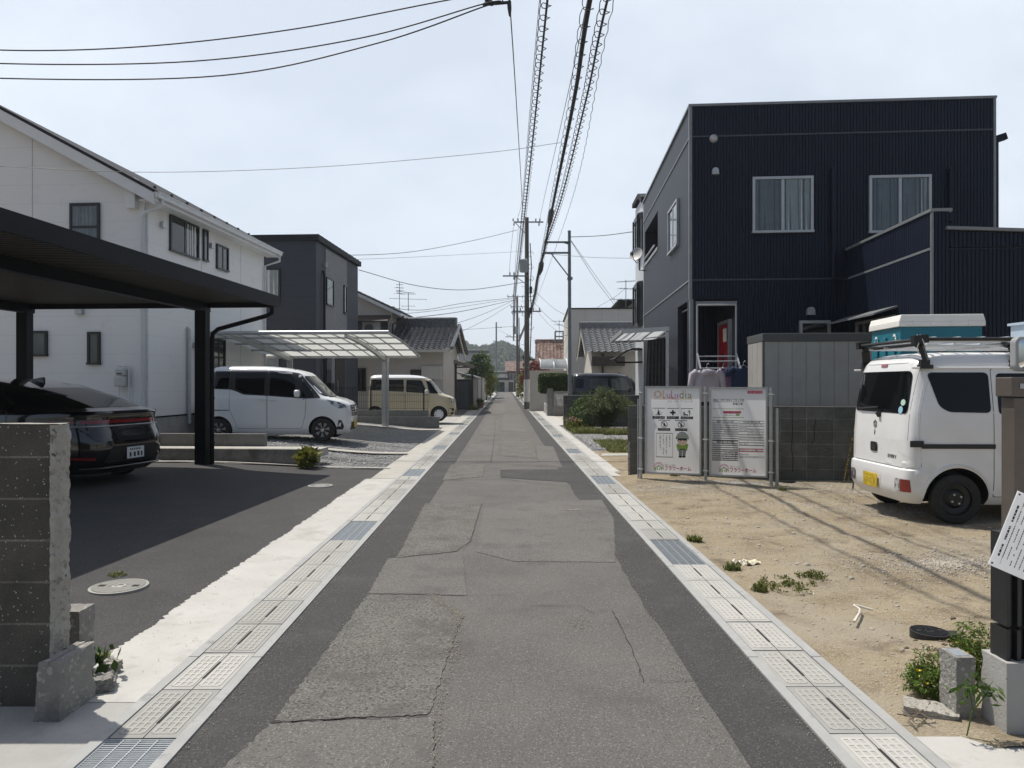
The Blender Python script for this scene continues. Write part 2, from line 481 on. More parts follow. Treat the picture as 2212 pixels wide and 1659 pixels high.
K['navy_flat'] = mat('navy cladding with grazing sun painted in', (.018, .022, .032), .5, (.023, .027, .038), 1.2, 6, .3, .7, spec=.3)  # navy lightened in colour for grazing sun on the road side
K['navy_trim'] = mat('grey metal trim', (.2, .215, .225), .4, (.24, .255, .265), 6, 4, metal=.2)
K['navy_band'] = mat('front band trim with shade painted in', (.045, .055, .068), .45, (.055, .065, .078), 3, 4)  # grey trim darkened in colour where the bands cross the shaded front
K['navy_house2'] = mat('dark navy siding', (.036, .041, .055), .7, (.042, .048, .063), 2, 6, bump=.25, bscale=12, stretch=(1, 1, 8), joints=[(2, .455, .008, (.012, .013, .018))])
K['grey_siding'] = mat('grey stone pattern siding', (.16, .16, .168), .8, (.26, .26, .265), 7, 6, .35, .65, bump=.6, bscale=14, bdist=.01, stretch=(1, 1, 5))
K['beige_wall'] = mat('beige render', (.52, .485, .43), .85, (.57, .535, .48), 1.3, 7, .3, .7, bump=.15, bscale=90, spots=[((.44, .40, .35), .9, .6, .85)])
K['beige_side'] = mat('pale beige cladding', (.60, .57, .52), .8, (.64, .61, .56), 2, 6, joints=[(0, .91, .012, (.33, .31, .28))])
K['tile'] = mat('glazed dark roof tile', (.03, .031, .036), .2, (.10, .10, .108), 11, 3, .42, .6, spec=.8)
K['tile_grey'] = mat('silver grey roof tile', (.12, .125, .13), .35, (.2, .205, .21), 13, 4, .3, .7, spec=.5)
K['tile_brown'] = mat('red brown roof tile', (.15, .09, .072), .5, (.27, .175, .145), 7, 3, .4, .6, spk=(.36, .27, .23), spk_scale=4.5, spk_amt=.22)
K['roof_dark'] = mat('dark metal roof', (.018, .019, .022), .65, (.026, .027, .03), 4, 4, spec=.15)
K['black_metal'] = mat('black coated aluminium', (.005, .006, .010), .5, (.007, .008, .012), 5, 4, spec=.18)
K['carport_under'] = mat('carport folded steel', (.05, .047, .043), .5, (.06, .057, .052), 4, 4, spec=.3)
K['brown_metal'] = mat('brown aluminium', (.12, .1, .085), .38, (.145, .122, .105), 6, 4, metal=.35)
K['brown_dark'] = mat('dark brown steel', (.055, .038, .03), .55, (.075, .055, .042), 6, 5)
K['silver'] = mat('satin aluminium', (.42, .43, .44), .38, (.48, .49, .5), 6, 4, metal=.55)
K['alu'] = mat('bright aluminium', (.7, .71, .72), .28, (.78, .79, .8), 8, 4, metal=.85)
K['frost'] = sheet_mat('frosted sheet', (.62, .63, .6), (.62, .63, .6), .55)
K['frost_grey'] = sheet_mat('grey clear sheet', (.4, .43, .46), (.6, .63, .66), .5)
K['glass'] = thin_glass('window glass', (.85, .88, .88), .03)
K['glass_dark'] = mat('dark window glass', (.012, .014, .016), .04, spec=.8)
K['glass_mid'] = mat('grey window glass', (.05, .06, .065), .05, (.10, .115, .12), .9, 3, spec=.9)
K['glass_car'] = mat('tinted car glass', (.003, .0035, .004), .03, spec=.35)
K['curtain'] = mat('white lace curtain', (.7, .71, .72), .85, (.6, .62, .64), 3, 4)
K['curtain_grey'] = mat('grey curtain', (.27, .28, .29), .85, (.2, .21, .22), 3, 4)
K['frame_black'] = mat('black window frame', (.012, .012, .015), .4)
K['white_pvc'] = mat('white pipe plastic', (.68, .7, .72), .4, (.62, .64, .66), 5, 4)
K['grey_plastic'] = mat('grey plastic', (.3, .31, .31), .5, (.35, .36, .36), 6, 4)
K['meter'] = mat('pale meter enamel', (.52, .53, .52), .5, (.46, .47, .46), 6, 4)
K['black_rubber'] = mat('tyre rubber', (.012, .012, .012), .75, (.02, .02, .019), 20, 4)
K['black_plastic'] = mat('black plastic', (.01, .01, .011), .5, (.015, .015, .016), 12, 4)
K['paint_white'] = mat('white car paint', (.72, .735, .75), .22, (.70, .715, .73), 2, 4, coat=.7)
K['paint_van'] = mat('white van paint', (.74, .745, .75), .3, (.69, .69, .68), 2.5, 6, coat=.4, spots=[((.52, .5, .46), 1.7, .6, .9)])
K['paint_cream'] = mat('cream car paint', (.55, .485, .34), .25, (.53, .465, .32), 2, 4, coat=.6)
K['paint_black'] = mat('black car paint', (.004, .004, .006), .12, coat=1.0)
K['paint_navy'] = mat('dark blue black car paint', (.008, .009, .014), .2, coat=.8)
K['red_lamp'] = mat('red lamp lens', (.25, .012, .012), .12, (.17, .008, .008), 30, 3, coat=.6)
K['clear_lamp'] = mat('clear lamp lens', (.5, .52, .54), .1, (.08, .085, .09), 9, 2, .45, .55, coat=.8)
K['chrome'] = mat('chrome', (.75, .76, .78), .1, metal=1.0)
K['rim'] = mat('bright alloy', (.5, .51, .52), .3, metal=.8)
K['rim_dark'] = mat('dark alloy', (.03, .03, .032), .4, metal=.5)
K['yellow_plate'] = mat('yellow number plate', (.72, .52, .03), .45, (.5, .34, .02), 18, 4, .42, .62)
K['white_plate'] = mat('white number plate', (.62, .64, .66), .5)
K['ink'] = mat('black print', (.015, .015, .016), .5)
K['sign_white'] = sheet_mat('white sign face', (.86, .87, .88), (.97, .97, .98), .62)
K['print_red'] = mat('crimson print', (.47, .012, .08), .5)
K['print_green'] = mat('green print', (.22, .36, .04), .5)
K['print_olive'] = mat('olive print', (.33, .33, .13), .5)
K['print_orange'] = mat('orange print', (.6, .3, .1), .5)
K['print_pink'] = mat('pink print', (.55, .2, .36), .5)
K['print_grey'] = mat('grey print', (.2, .2, .2), .5)
K['print_skin'] = mat('skin print', (.7, .52, .42), .5)
K['pole'] = mat('concrete pole', (.10, .09, .078), .9, (.14, .127, .11), 2.5, 7, .3, .7, bump=.2, bscale=70, stretch=(1, 1, .2))
K['pole_white'] = mat('pale pole wrap', (.5, .5, .49), .7, (.58, .58, .57), 5, 5)
K['steel_pole'] = mat('grey steel pole', (.16, .185, .195), .5, (.21, .235, .245), 8, 5, metal=.3)
K['cable'] = mat('black cable', (.012, .012, .013), .6)
K['cable_grey'] = mat('grey wire', (.075, .08, .085), .5)
K['insul'] = mat('grey insulator', (.18, .19, .2), .35)
K['transformer'] = mat('grey transformer enamel', (.32, .35, .36), .5, (.38, .41, .42), 5, 5)
K['teal'] = mat('teal plastic', (.010, .145, .20), .5, (.014, .17, .225), 4, 5)
K['cream_plastic'] = mat('cream plastic', (.82, .81, .77), .5, (.78, .77, .73), 4, 5)
K['shed'] = mat('grey beige steel', (.30, .29, .275), .5, (.35, .34, .325), 3, 5)
K['shed_dark'] = mat('dark shed trim', (.07, .072, .072), .5)
K['red_door'] = mat('red door', (.36, .015, .022), .4, (.3, .012, .018), 4, 4)
K['paper'] = mat('paper', (.68, .63, .48), .8)
K['grass_leaf'] = leaf_mat('grass blade', (.07, .10, .022), (.2, .2, .06))
K['leaf'] = leaf_mat('leaf', (.035, .085, .016), (.11, .17, .035))
K['leaf_dark'] = leaf_mat('dark leaf', (.018, .045, .012), (.06, .10, .025))
K['leaf_yellow'] = leaf_mat('yellow green leaf', (.10, .13, .02), (.24, .22, .045))
K['leaf_red'] = leaf_mat('red leaf', (.10, .014, .016), (.2, .035, .03))
K['leaf_feather'] = leaf_mat('grey green feathery leaf', (.09, .12, .05), (.2, .23, .11))
K['leaf_hedge'] = leaf_mat('hedge leaf', (.02, .05, .01), (.085, .12, .022))
K['bark'] = mat('bark', (.09, .07, .05), .95, (.13, .105, .08), 9, 6, bump=.5, bscale=40)
K['rope_white'] = mat('white rope', (.6, .56, .48), .9)
K['stone'] = mat('loose stone', (.3, .265, .215), .95, (.4, .365, .31), 30, 3, .3, .7)
K['gravel_st'] = mat('grey crushed stone', (.2, .2, .2), .9, (.42, .42, .41), 20, 3, .3, .7)

# ------------------------------------------------------------ ground, road, lots
def sstep(t):
    t = max(0.0, min(1.0, t)); return t * t * (3 - 2 * t)

def wob(x, seed=0.0):
    return math.sin(x * 1.7 + seed) * .5 + math.sin(x * 4.3 + seed * 2.1) * .3 + math.sin(x * 11.1 + seed * 3.7) * .2

def lot_left(x, y):           # driveway and gravel lot rise gently away from the street
    a = .12 * sstep((-2.3 - x) / 3.6)
    b = .22 * sstep((-2.5 - x) / 3.2)
    t = sstep((y - 13.0) / 1.2)
    return a + (b - a) * t

def sheet(name, x0, x1, y0, y1, z, m, kind='structure', edge=None, n=60, nx=1, zf=None):
    """flat strip with optional wandering left / right edges"""
    mb = MB()
    def fn(u, v):
        y = y0 + (y1 - y0) * u
        a, b = x0, x1
        if edge:
            a += edge[0] * (.2 * wob(y, edge[2]) + .25 * wob(y * 4.1, edge[2]) + random.uniform(-.3, .3)); b += edge[1] * (.3 * wob(y, edge[2] + 1.3) + .2 * wob(y * 6, edge[2]) + random.uniform(-.3, .3))
        x = a + (b - a) * v
        return (x, y, (zf(x, y) if zf else 0.0) + z)
    mb.grid(n, nx, fn)
    return props(mb.build(name, m), kind=kind)

def patch(name, pts, z, m, jag=.009, step=.025):
    """irregular flat patch: outline with a ragged edge"""
    out = []
    k = len(pts)
    for i in range(k):
        a, b = Vector(pts[i] + (0,)), Vector(pts[(i + 1) % k] + (0,))
        n = max(2, int((b - a).length / step))
        for j in range(n):
            p = a.lerp(b, j / n)
            out.append((p.x + random.uniform(-jag, jag), p.y + random.uniform(-jag, jag), z))
    mb = MB(); mb.add(out, [tuple(range(len(out)))])
    return props(mb.build(name, m, fix=False), kind='structure')

def gp(px, py):
    g = gnd(px, py); return (g.x, g.y)

g = MB(); g.grid(40, 40, lambda u, v: (-700 + 1400 * u, -100 + 1000 * v, -.06))
props(g.build('ground', K['soil']), kind='structure')

RW = 1.37
road = MB(); road.grid(150, 8, lambda u, v: (-RW + 2 * RW * v, -8 + 150 * u, 0))
props(road.build('road', K['asphalt_mid']), kind='structure')
sheet('cross_street', -30, 30, 139.5, 144.5, .002, K['asphalt_mid'])
# fresh trench strips along both gutters
sheet('road_strip', -RW, -.985, -8, 60, .003, K['asphalt_new'], edge=(0, .02, .3), n=400)
sheet('road_strip', .985, RW, -8, 60, .003, K['asphalt_new'], edge=(.045, 0, 2.3), n=400)
sheet('road_strip', -RW, -1.02, 60, 139, .003, K['asphalt_new'], n=60)
sheet('road_strip', 1.02, RW, 60, 139, .003, K['asphalt_new'], n=60)
# older patches across the lane
patch('road_patch', [gp(590, 1560), gp(925, 1545), gp(1000, 1330), gp(930, 1290), gp(795, 1285)], .0045, K['asphalt_worn'])
patch('road_patch', [gp(858, 1205), gp(985, 1192), gp(1016, 1170), gp(1040, 1088), gp(918, 1088)], .0045, K['asphalt_worn'])
patch('road_patch', [gp(420, 1720), gp(935, 1690), gp(938, 1552), gp(585, 1566)], .006, K['asphalt'])
patch('road_patch', [gp(796, 1283), gp(838, 1207), gp(1000, 1198), gp(1008, 1287)], .0035, K['asphalt'])
patch('road_patch', [gp(1046, 1086), gp(1300, 1080), gp(1325, 1120), gp(1330, 1215), gp(1110, 1213), gp(1028, 1192)], .0035, K['asphalt'])
patch('road_patch', [gp(955, 1038), gp(1042, 1030), gp(1050, 1002), gp(975, 1004)], .0045, K['asphalt_worn'])
patch('road_patch', [gp(1082, 1032), gp(1262, 1044), gp(1235, 1014), gp(1080, 1015)], .0048, K['asphalt_new'])
patch('road_patch', [gp(1000, 985), gp(1075, 985), gp(1078, 955), gp(1020, 955)], .0045, K['asphalt'])
patch('road_patch', [gp(1085, 985), gp(1160, 990), gp(1150, 950), gp(1083, 948)], .0042, K['asphalt_worn'])
patch('road_patch', [gp(1165, 1005), gp(1215, 1010), gp(1195, 965), gp(1158, 962)], .0045, K['asphalt'])
patch('road_patch', [gp(1035, 940), gp(1078, 940), gp(1080, 905), gp(1052, 905)], .0042, K['asphalt_worn'])
patch('road_patch', [gp(1083, 930), gp(1140, 935), gp(1125, 895), gp(1085, 895)], .0042, K['asphalt'])
patch('road_patch', [gp(1060, 895), gp(1090, 895), gp(1090, 872), gp(1072, 872)], .0042, K['asphalt'])
def seam(name, pxs, w, m, z=.0075, jag=.006):
    pts = [Vector(gp(*p) + (z,)) for p in pxs]
    dense = []
    for a, b in zip(pts, pts[1:]):
        n = max(2, int((b - a).length / .05))
        dense += [a.lerp(b, i / n) + Vector((random.uniform(-jag, jag), random.uniform(-jag, jag), 0)) for i in range(n)]
    dense.append(pts[-1])
    mb = MB(); vs = []
    for i, p in enumerate(dense):
        d = (dense[min(i + 1, len(dense) - 1)] - dense[max(i - 1, 0)]).normalized()
        s = Vector((-d.y, d.x, 0)) * w * random.uniform(.25, .7)
        vs += [p - s, p + s]
    mb.add(vs, [(2 * i, 2 * i + 1, 2 * i + 3, 2 * i + 2) for i in range(len(dense) - 1)])
    return props(mb.build(name, m, fix=False), kind='structure')
seam('road_crack', [(1145, 1515 - 205), (1200, 1309), (1255, 1312), (1280, 1325), (1320, 1318), (1345, 1360), (1375, 1430), (1390, 1475)], .004, K['crack'])
seam('road_crack', [(1400, 1470), (1440, 1474), (1510, 1470)], .003, K['crack'])
seam('road_crack', [(585, 1563), (760, 1553), (925, 1551)], .006, K['crack'])
seam('road_crack', [(795, 1284), (900, 1283), (1000, 1288), (1100, 1286)], .003, K['crack'])
seam('road_crack', [(838, 1203), (940, 1198), (1000, 1190), (1016, 1170), (1042, 1088)], .003, K['crack'])
seam('road_crack', [(912, 1040), (1000, 1037), (1090, 1036), (1160, 1045), (1250, 1052)], .010, K['crack'])
seam('road_crack', [(980, 1003), (1060, 1001), (1150, 1006), (1190, 1012)], .010, K['crack'])
seam('road_crack', [(1060, 1000), (1066, 960), (1072, 900)], .008, K['crack'])
# gutters: concrete channel, pale covers, steel gratings
for sx in (-1, 1):
    mb = MB()
    for a, b, z in ((1.372, 1.428, .012), (1.73, 1.786, .014)):
        mb.box(min(sx * a, sx * b), max(sx * a, sx * b), -6, 139.4, -.12, z)
    mb.box(min(sx * 1.428, sx * 1.73), max(sx * 1.428, sx * 1.73), -6, 139.4, -.12, -.045)
    props(mb.build('gutter', K['gutter_body']), kind='structure')

def cover_mesh():
    mb = MB()
    w, h = .147, .241
    mb.box(-w, w, -h, h, -.05, .0, 0)
    for s in (-1, 1):
        x0, x1 = s * .022, s * .118
        for i in range(4):
            x = x0 + (x1 - x0) * i / 3
            mb.box(x - .0065, x + .0065, -.2, .2, .0, .0026, 1)
        for j in range(9):
            y = -.2 + .4 * j / 8
            mb.box(min(x0, x1), max(x0, x1), y - .008, y + .008, .0, .0018, 1)
    mb.box(-.002, .002, -h, h, .0, .0012, 2)
    mb.box(-.006, .006, -.11, .11, .0, .003, 2)
    return mb.build('gutter_cover', [K['cover'], K['cover_rib'], K['slot']])
def grate_mesh():
    mb = MB()
    w, h = .148, .48
    for s in (-1, 1):
        mb.box(s * w - .004, s * w + .004, -h, h, -.03, 0)
        mb.box(-w, w, s * h - .004, s * h + .004, -.03, -.001)
    for i in range(1, 4):
        x = -w + 2 * w * i / 4
        mb.box(x - .003, x + .003, -h, h, -.03, .001)
    k = 62
    for j in range(1, k):
        y = -h + 2 * h * j / k
        mb.box(-w, w, y - .0034, y + .0034, -.022, -.002)
    return mb.build('gutter_grating', K['galv'])
c0, g0 = cover_mesh(), grate_mesh()
used_c = used_g = False
far = MB()
PER = 4.89
for sx, start in ((-1, 2.12), (1, 1.18)):
    side = 'left' if sx < 0 else 'right'
    place = 'beside the dark driveway and gravel' if sx < 0 else 'beside the sandy lot'
    k = -1
    while True:
        y0 = start + k * PER
        k += 1
        if y0 > 138: break
        if y0 > 74:
            for j in range(10):
                yy = y0 + j * .489
                if yy < 139: far.box(min(sx * 1.436, sx * 1.722), max(sx * 1.436, sx * 1.722), yy + .004, yy + .482, -.03, .01)
            continue
        o = g0 if not used_g else g0.copy()
        if used_g: COL.objects.link(o)
        used_g = True
        o.location = (sx * 1.579, y0 + .485, .006)
        near = '' if y0 > 8 else (', bluish, at the bottom corner' if sx < 0 and y0 < 3 else ', the nearest full one')
        props(o, f'galvanised steel grating set in the {side} gutter of the road{near}', 'drain grating', f'gratings in the {side} gutter')
        for j in range(8):
            o = c0 if not used_c else c0.copy()
            if used_c: COL.objects.link(o)
            used_c = True
            o.location = (sx * 1.579 + random.uniform(-.002, .002), y0 + .97 + .245 + j * .49, .010 + random.uniform(-.002, .002))
            o.rotation_euler = (random.uniform(-.004, .004), random.uniform(-.006, .006), random.uniform(-.004, .004))
            props(o, f'pale concrete cover with a gridded top and centre slot in the {side} gutter', 'gutter cover', f'concrete covers along the {side} gutter')
props(far.build('gutter_cover', K['cover']), 'distant run of pale gutter covers where the road narrows', 'gutter covers', kind='stuff')

# left side: driveway, apron, gravel
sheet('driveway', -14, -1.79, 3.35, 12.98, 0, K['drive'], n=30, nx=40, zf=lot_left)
sheet('apron', -2.27, -1.79, 3.45, 11.6, .006, K['concrete_white'], edge=(.05, 0, .7), n=420, nx=3, zf=lot_left)
sheet('apron', -2.2, -1.79, 11.6, 26.0, .010, K['concrete_pale'], edge=(.02, 0, .2), n=80)
sheet('apron', -2.12, -1.79, 26.0, 139, .008, K['concrete_pale'], edge=(.02, 0, .2), n=120)
sheet('pavement', -9, -1.79, -4, 3.45, .004, K['concrete'], edge=(0, 0, 0), n=4)
K['gravel'] = mat('grey gravel', (.07, .07, .072), .95, (.24, .24, .238), 38, 4, .4, .6, bump=1.0, bscale=45, bdist=.02,
                  spk=(.33, .33, .325), spk_scale=45, spk_amt=.12, spots=[((.13, .13, .13), 1.2, .5, .75)])
sheet('gravel_lot', -12, -2.1, 12.99, 25.2, .002, K['gravel'], n=60, nx=50, zf=lambda x, y: lot_left(x, y) + .012 * wob(x * 2 + y * 3))
kb = MB()
for (px0, px1, py) in ((690, 880, 975),):
    y = 15.6
    kb.grid(30, 1, lambda u, v: (-4.3 + 2.15 * u, y - .16 + .32 * v, lot_left(-4.3 + 2.15 * u, y) + .045))
props(kb.build('concrete_strip', K['concrete_pale']), kind='structure')
kb = MB(); kb.grid(30, 1, lambda u, v: (-6.5 + 4.35 * u, 23.6 + .3 * v, lot_left(-6.5 + 4.35 * u, 23.6) + .035))
props(kb.build('concrete_strip', K['concrete_pale']), kind='structure')
kb = MB(); kb.grid(30, 1, lambda u, v: (-9 + 6.9 * u, 12.93 + .09 * v, lot_left(-9 + 6.9 * u, 13) + .03))
props(kb.build('concrete_strip', K['concrete_pale']), kind='structure')
sheet('yard', -9, -2.12, 25.2, 33.6, .012, K['concrete'], n=10)
sheet('yard', -8, -2.12, 33.6, 46, .014, K['asphalt_mid'], n=10)
sheet('yard', -12, -2.12, 46, 138, .002, K['concrete'], n=10)

# right side: sandy lot
def sand_z(x, y):
    z = .016 * (wob(x * 1.1 + y * .5, 1.0) + wob(y * 1.3 - x * .4, 2.2)) + .008 * wob(x * 4 + y * 3, .4) + .02 * sstep((x - 1.9) / .5)
    for mx_, my_, r, h in ((2.95, 4.25, .3, .07), (2.55, 4.0, .2, .055), (2.8, 4.4, .12, .05), (3.3, 4.6, .35, .03), (2.3, 11.3, .6, .05), (3.3, 11.2, .7, .05)):
        z += h * math.exp(-((x - mx_) ** 2 + (y - my_) ** 2) / r ** 2)
    z -= .06 * math.exp(-((x - 2.75) ** 2 + (y - 4.12) ** 2) / .025) + .018 * math.exp(-((y - 7.3 - .12 * math.sin(x)) / .13) ** 2) + .018 * math.exp(-((y - 8.6 - .1 * math.sin(x)) / .13) ** 2) * (x > 2.6) + .012 * math.exp(-((y - 6.6 - .25 * x + .75) / .1) ** 2)
    ed = sstep((x - 1.8) / .25)
    return z * ed + .004
mb = MB(); mb.grid(230, 190, lambda u, v: (1.787 + 12 * v ** 1.5, 3.0 + 9.6 * u ** 1.25, sand_z(1.787 + 12 * v ** 1.5, 3.0 + 9.6 * u ** 1.25)))
props(mb.build('sandy_lot', K['sand'], smooth=180), kind='structure')
sheet('pavement', 1.79, 9, -4, 3.1, .012, K['concrete_white'], edge=(0, 0, 0), n=6)
sheet('apron', 1.79, 2.02, 11.9, 26.6, .012, K['concrete_white'], edge=(0, .03, .5), n=80)
sheet('apron', 1.79, 2.4, 26.6, 34.5, .012, K['concrete_white'], n=10)
sheet('apron', 1.79, 2.15, 34.5, 139, .010, K['concrete_white'], edge=(0, .03, .5), n=100)
sheet('yard', 2.0, 4.4, 12.6, 16.4, .010, K['sand'], n=8)
patch('concrete_strip', [(2.05, 15.2), (3.6, 15.4), (3.6, 15.9), (2.15, 15.7)], .018, K['concrete_pale'])
patch('concrete_strip', [(2.3, 13.1), (3.6, 13.3), (3.6, 14.0), (2.45, 13.85)], .016, K['concrete'])
sheet('yard', 2.0, 4.6, 16.4, 26.0, .008, K['gravel'], n=8)
sheet('yard', 2.3, 9, 26.9, 46, .006, K['concrete_pale'], n=8)
sheet('yard', 2.1, 9, 46, 138, .004, K['concrete'], n=8)

# ------------------------------------------------------------ stones, grass, leaves (numpy)
OCT = np.array([(1, 0, 0), (-1, 0, 0), (0, 1, 0), (0, -1, 0), (0, 0, 1), (0, 0, -1)], float)
OCTF = np.array([(0, 2, 4), (2, 1, 4), (1, 3, 4), (3, 0, 4), (2, 0, 5), (1, 2, 5), (3, 1, 5), (0, 3, 5)])
def stones(name, pts, size, m, label, cat):
    n = len(pts)
    s = size * rng.uniform(.5, 1.5, (n, 1, 1))
    j = OCT[None] * rng.uniform(.55, 1.3, (n, 6, 1)) + rng.uniform(-.25, .25, (n, 6, 3))
    j[:, :, 2] *= .7
    v = pts[:, None, :] + j * s
    f = OCTF[None] + (np.arange(n) * 6)[:, None, None]
    o = npmesh(name, v.reshape(-1, 3), f.reshape(-1, 3), m)
    return props(o, label, cat, kind='stuff')

K['clod'] = mat('damp soil', (.10, .07, .045), .95, (.16, .115, .078), 20, 4)
def scatter(n, x0, x1, y0, y1, zf):
    x = rng.uniform(x0, x1, n); y = rng.uniform(y0, y1, n)
    return np.stack([x, y, np.array([zf(a, b) for a, b in zip(x, y)])], 1)

def blob(n, cx, cy, rx, ry, zf):
    a = rng.uniform(0, 2 * np.pi, n); r = np.abs(rng.normal(0, .55, n))
    x = cx + rx * r * np.cos(a); y = cy + ry * r * np.sin(a)
    ok = x > 1.82
    x, y = x[ok], y[ok]
    return np.stack([x, y, np.array([zf(p, q) for p, q in zip(x, y)])], 1)

sp = np.concatenate([blob(4600, 3.75, 6.0, 1.1, .45, sand_z), blob(4000, 2.6, 10.4, 1.6, .7, sand_z), blob(4000, 5.0, 10.0, 2.4, 1.0, sand_z),
                     scatter(9000, 1.85, 7, 3.2, 11, sand_z)])
stones('loose_gravel', sp, .0085, K['stone'], 'pale gravel scattered over the sandy lot and below the sign boards', 'gravel')
stones('loose_stone', np.concatenate([scatter(260, 1.9, 6.5, 3.3, 11, sand_z), blob(160, 3.75, 6.0, 1.2, .5, sand_z)]), .02, K['stone'], 'bigger loose stones lying about the sandy lot', 'stones')
stones('soil_clod', np.concatenate([blob(260, 2.72, 4.15, .3, .16, sand_z), blob(120, 2.45, 3.95, .2, .12, sand_z)]), .014, K['clod'], 'dark crumbly soil clods dug up beside the black lid', 'soil')
stones('crushed_stone', np.concatenate([blob(3500, 5.0, 8.6, 1.8, .8, sand_z), blob(2500, 3.6, 10.9, 1.6, .35, sand_z)]), .008, K['gravel_st'], 'grey fine gravel on the sandy lot towards the white work van', 'gravel')
sp = scatter(9000, -7.0, -2.25, 13.1, 18.5, lambda x, y: lot_left(x, y) + .006)
sp = sp[(sp[:, 1] < 15.4) | (sp[:, 1] > 15.8) | (sp[:, 0] < -4.4)]
stones('crushed_stone', sp, .018, K['gravel_st'], 'grey crushed stone over the lot around the white minivan', 'gravel')
stones('crushed_stone', scatter(5000, 2.1, 4.2, 16.6, 21, lambda x, y: .02), .022, K['gravel_st'], 'grey crushed stone in front of the feathery bush', 'gravel')

def leaves(name, pts, size, m, parent=None, asp=1.7, tilt=1.0, midx=None, jit=.5):
    """diamond leaves, one per point, turned at random"""
    n = len(pts)
    a = rng.normal(size=(n, 3)); a[:, 2] *= tilt
    a /= np.linalg.norm(a, axis=1, keepdims=True) + 1e-9
    b = np.cross(a, rng.normal(size=(n, 3))); b /= np.linalg.norm(b, axis=1, keepdims=True) + 1e-9
    s = size * rng.uniform(1 - jit, 1 + jit, (n, 1))
    L, W = a * s * asp / 2, b * s / 2
    v = np.stack([pts - L, pts - W * .9 + L * .1, pts + L, pts + W * .9 + L * .1], 1)
    f = np.arange(n * 4).reshape(n, 4)
    return npmesh(name, v.reshape(-1, 3), f, m, parent, midx)

def crown_pts(blobs, gap=0.35, seed=0):
    out = []
    for (cx, cy, cz, rx, ry, rz, n) in blobs:
        d = rng.normal(size=(n, 3)); d /= np.linalg.norm(d, axis=1, keepdims=True)
        r = rng.uniform(.25, 1.0, (n, 1)) ** .45
        # lumpy outline: radius depends on direction
        lum = 1 + .22 * np.sin(d[:, :1] * 5 + seed) * np.sin(d[:, 1:2] * 6 + 1 + seed) + .15 * np.sin(d[:, 2:] * 9 + d[:, :1] * 7)
        p = np.array([cx, cy, cz]) + d * r * lum * np.array([rx, ry, rz])
        q = np.sin(p[:, 0] * 5.1 / max(rx, .3) + seed) + np.sin(p[:, 1] * 4.7 / max(ry, .3) + 2 * seed) + np.sin(p[:, 2] * 5.9 / max(rz, .3))
        out.append(p[q > -3 + gap * 4])
    return np.concatenate(out)

def blades(name, pts, h, m, parent=None, lean=.5, w=.006):
    n = len(pts)
    a = rng.uniform(0, 2 * np.pi, n)
    hh = h * rng.uniform(.4, 1.3, n)
    dx = np.stack([np.cos(a), np.sin(a), np.zeros(n)], 1)
    sd = np.stack([-np.sin(a), np.cos(a), np.zeros(n)], 1) * w
    up = np.zeros((n, 3)); up[:, 2] = hh
    ln = (rng.uniform(0, lean, n) * hh)[:, None] * dx
    mid = pts + up * .6 + ln * .35
    tip = pts + up * rng.uniform(.75, 1.0, (n, 1)) + ln
    v = np.stack([pts - sd, pts + sd, mid + sd * .8, tip, mid - sd * .8], 1)
    f = np.array([(0, 1, 2, 4), (4, 2, 3, 3)])
    v = v.reshape(-1, 3)
    fq = (np.arange(n) * 5)[:, None] + np.array([0, 1, 2, 4])[None]
    ft = (np.arange(n) * 5)[:, None] + np.array([4, 2, 3])[None]
    me_f = fq
    o = npmesh(name, v, fq, m, parent)
    # tips as a second set of triangles folded into quads
    me = o.data
    bm = bmesh.new(); bm.from_mesh(me); bm.verts.ensure_lookup_table()
    for t in ft:
        try: bm.faces.new([bm.verts[int(i)] for i in t])
        except ValueError: pass
    bm.to_mesh(me); bm.free()
    return o

def tuft(x, y, r, h, n, label, zf=sand_z, m='grass_leaf', cat='weed', name='weed'):
    a = rng.uniform(0, 2 * np.pi, n); rr = r * np.sqrt(rng.uniform(0, 1, n))
    px, py = x + rr * np.cos(a), y + rr * np.sin(a)
    z = zf(x, y)
    p = np.stack([px - x, py - y, np.zeros(n)], 1)
    o = blades(name, p, h, K[m], lean=1.2)
    o.location = (x, y, z)
    return props(o, label, cat)

def grains(pxs, n, sp, size=.0045):
    P = np.array([gp(*p) for p in pxs]); L = np.r_[0, np.cumsum(np.linalg.norm(np.diff(P, axis=0), axis=1))]
    t = rng.uniform(0, L[-1], n); x = np.interp(t, L, P[:, 0]) + rng.normal(0, sp, n); y = np.interp(t, L, P[:, 1]) + rng.normal(0, sp * 1.4, n)
    return stones('sand_grain', np.stack([x, y, np.full(n, .007)], 1), size, K['stone'], 'pale sand grains washed along a joint of the road', 'sand')
grains([(930, 1680), (940, 1600), (955, 1500), (975, 1440), (988, 1370), (995, 1330)], 900, .016, .0028)
grains([(995, 1335), (980, 1318), (960, 1308), (932, 1288)], 800, .022, .003)
grains([(1560, 1620), (1440, 1400), (1380, 1280), (1340, 1210), (1310, 1160)], 700, .03, .003)
grains([(1218, 1103), (1258, 1102)], 320, .012, .004)
for q in ((1130, 1215, 1175, 1212), (1235, 1345, 1260, 1350), (990, 1405, 960, 1420)): grains([q[:2], q[2:]], 220, .05, .003)
q_ = np.concatenate([scatter(500, -1.3, 1.3, 2.6, 14, lambda x, y: .008), scatter(900, -1.37, -1.31, 2.6, 16, lambda x, y: .008), scatter(900, 1.31, 1.37, 2.6, 16, lambda x, y: .008), scatter(500, -1.05, -.95, 2.6, 9, lambda x, y: .008), scatter(160, -2.3, -1.82, 3.6, 10, lambda x, y: .014)])
stones('road_grit', q_, .003, K['stone'], 'pale grit scattered on the road and along its edges', 'grit')

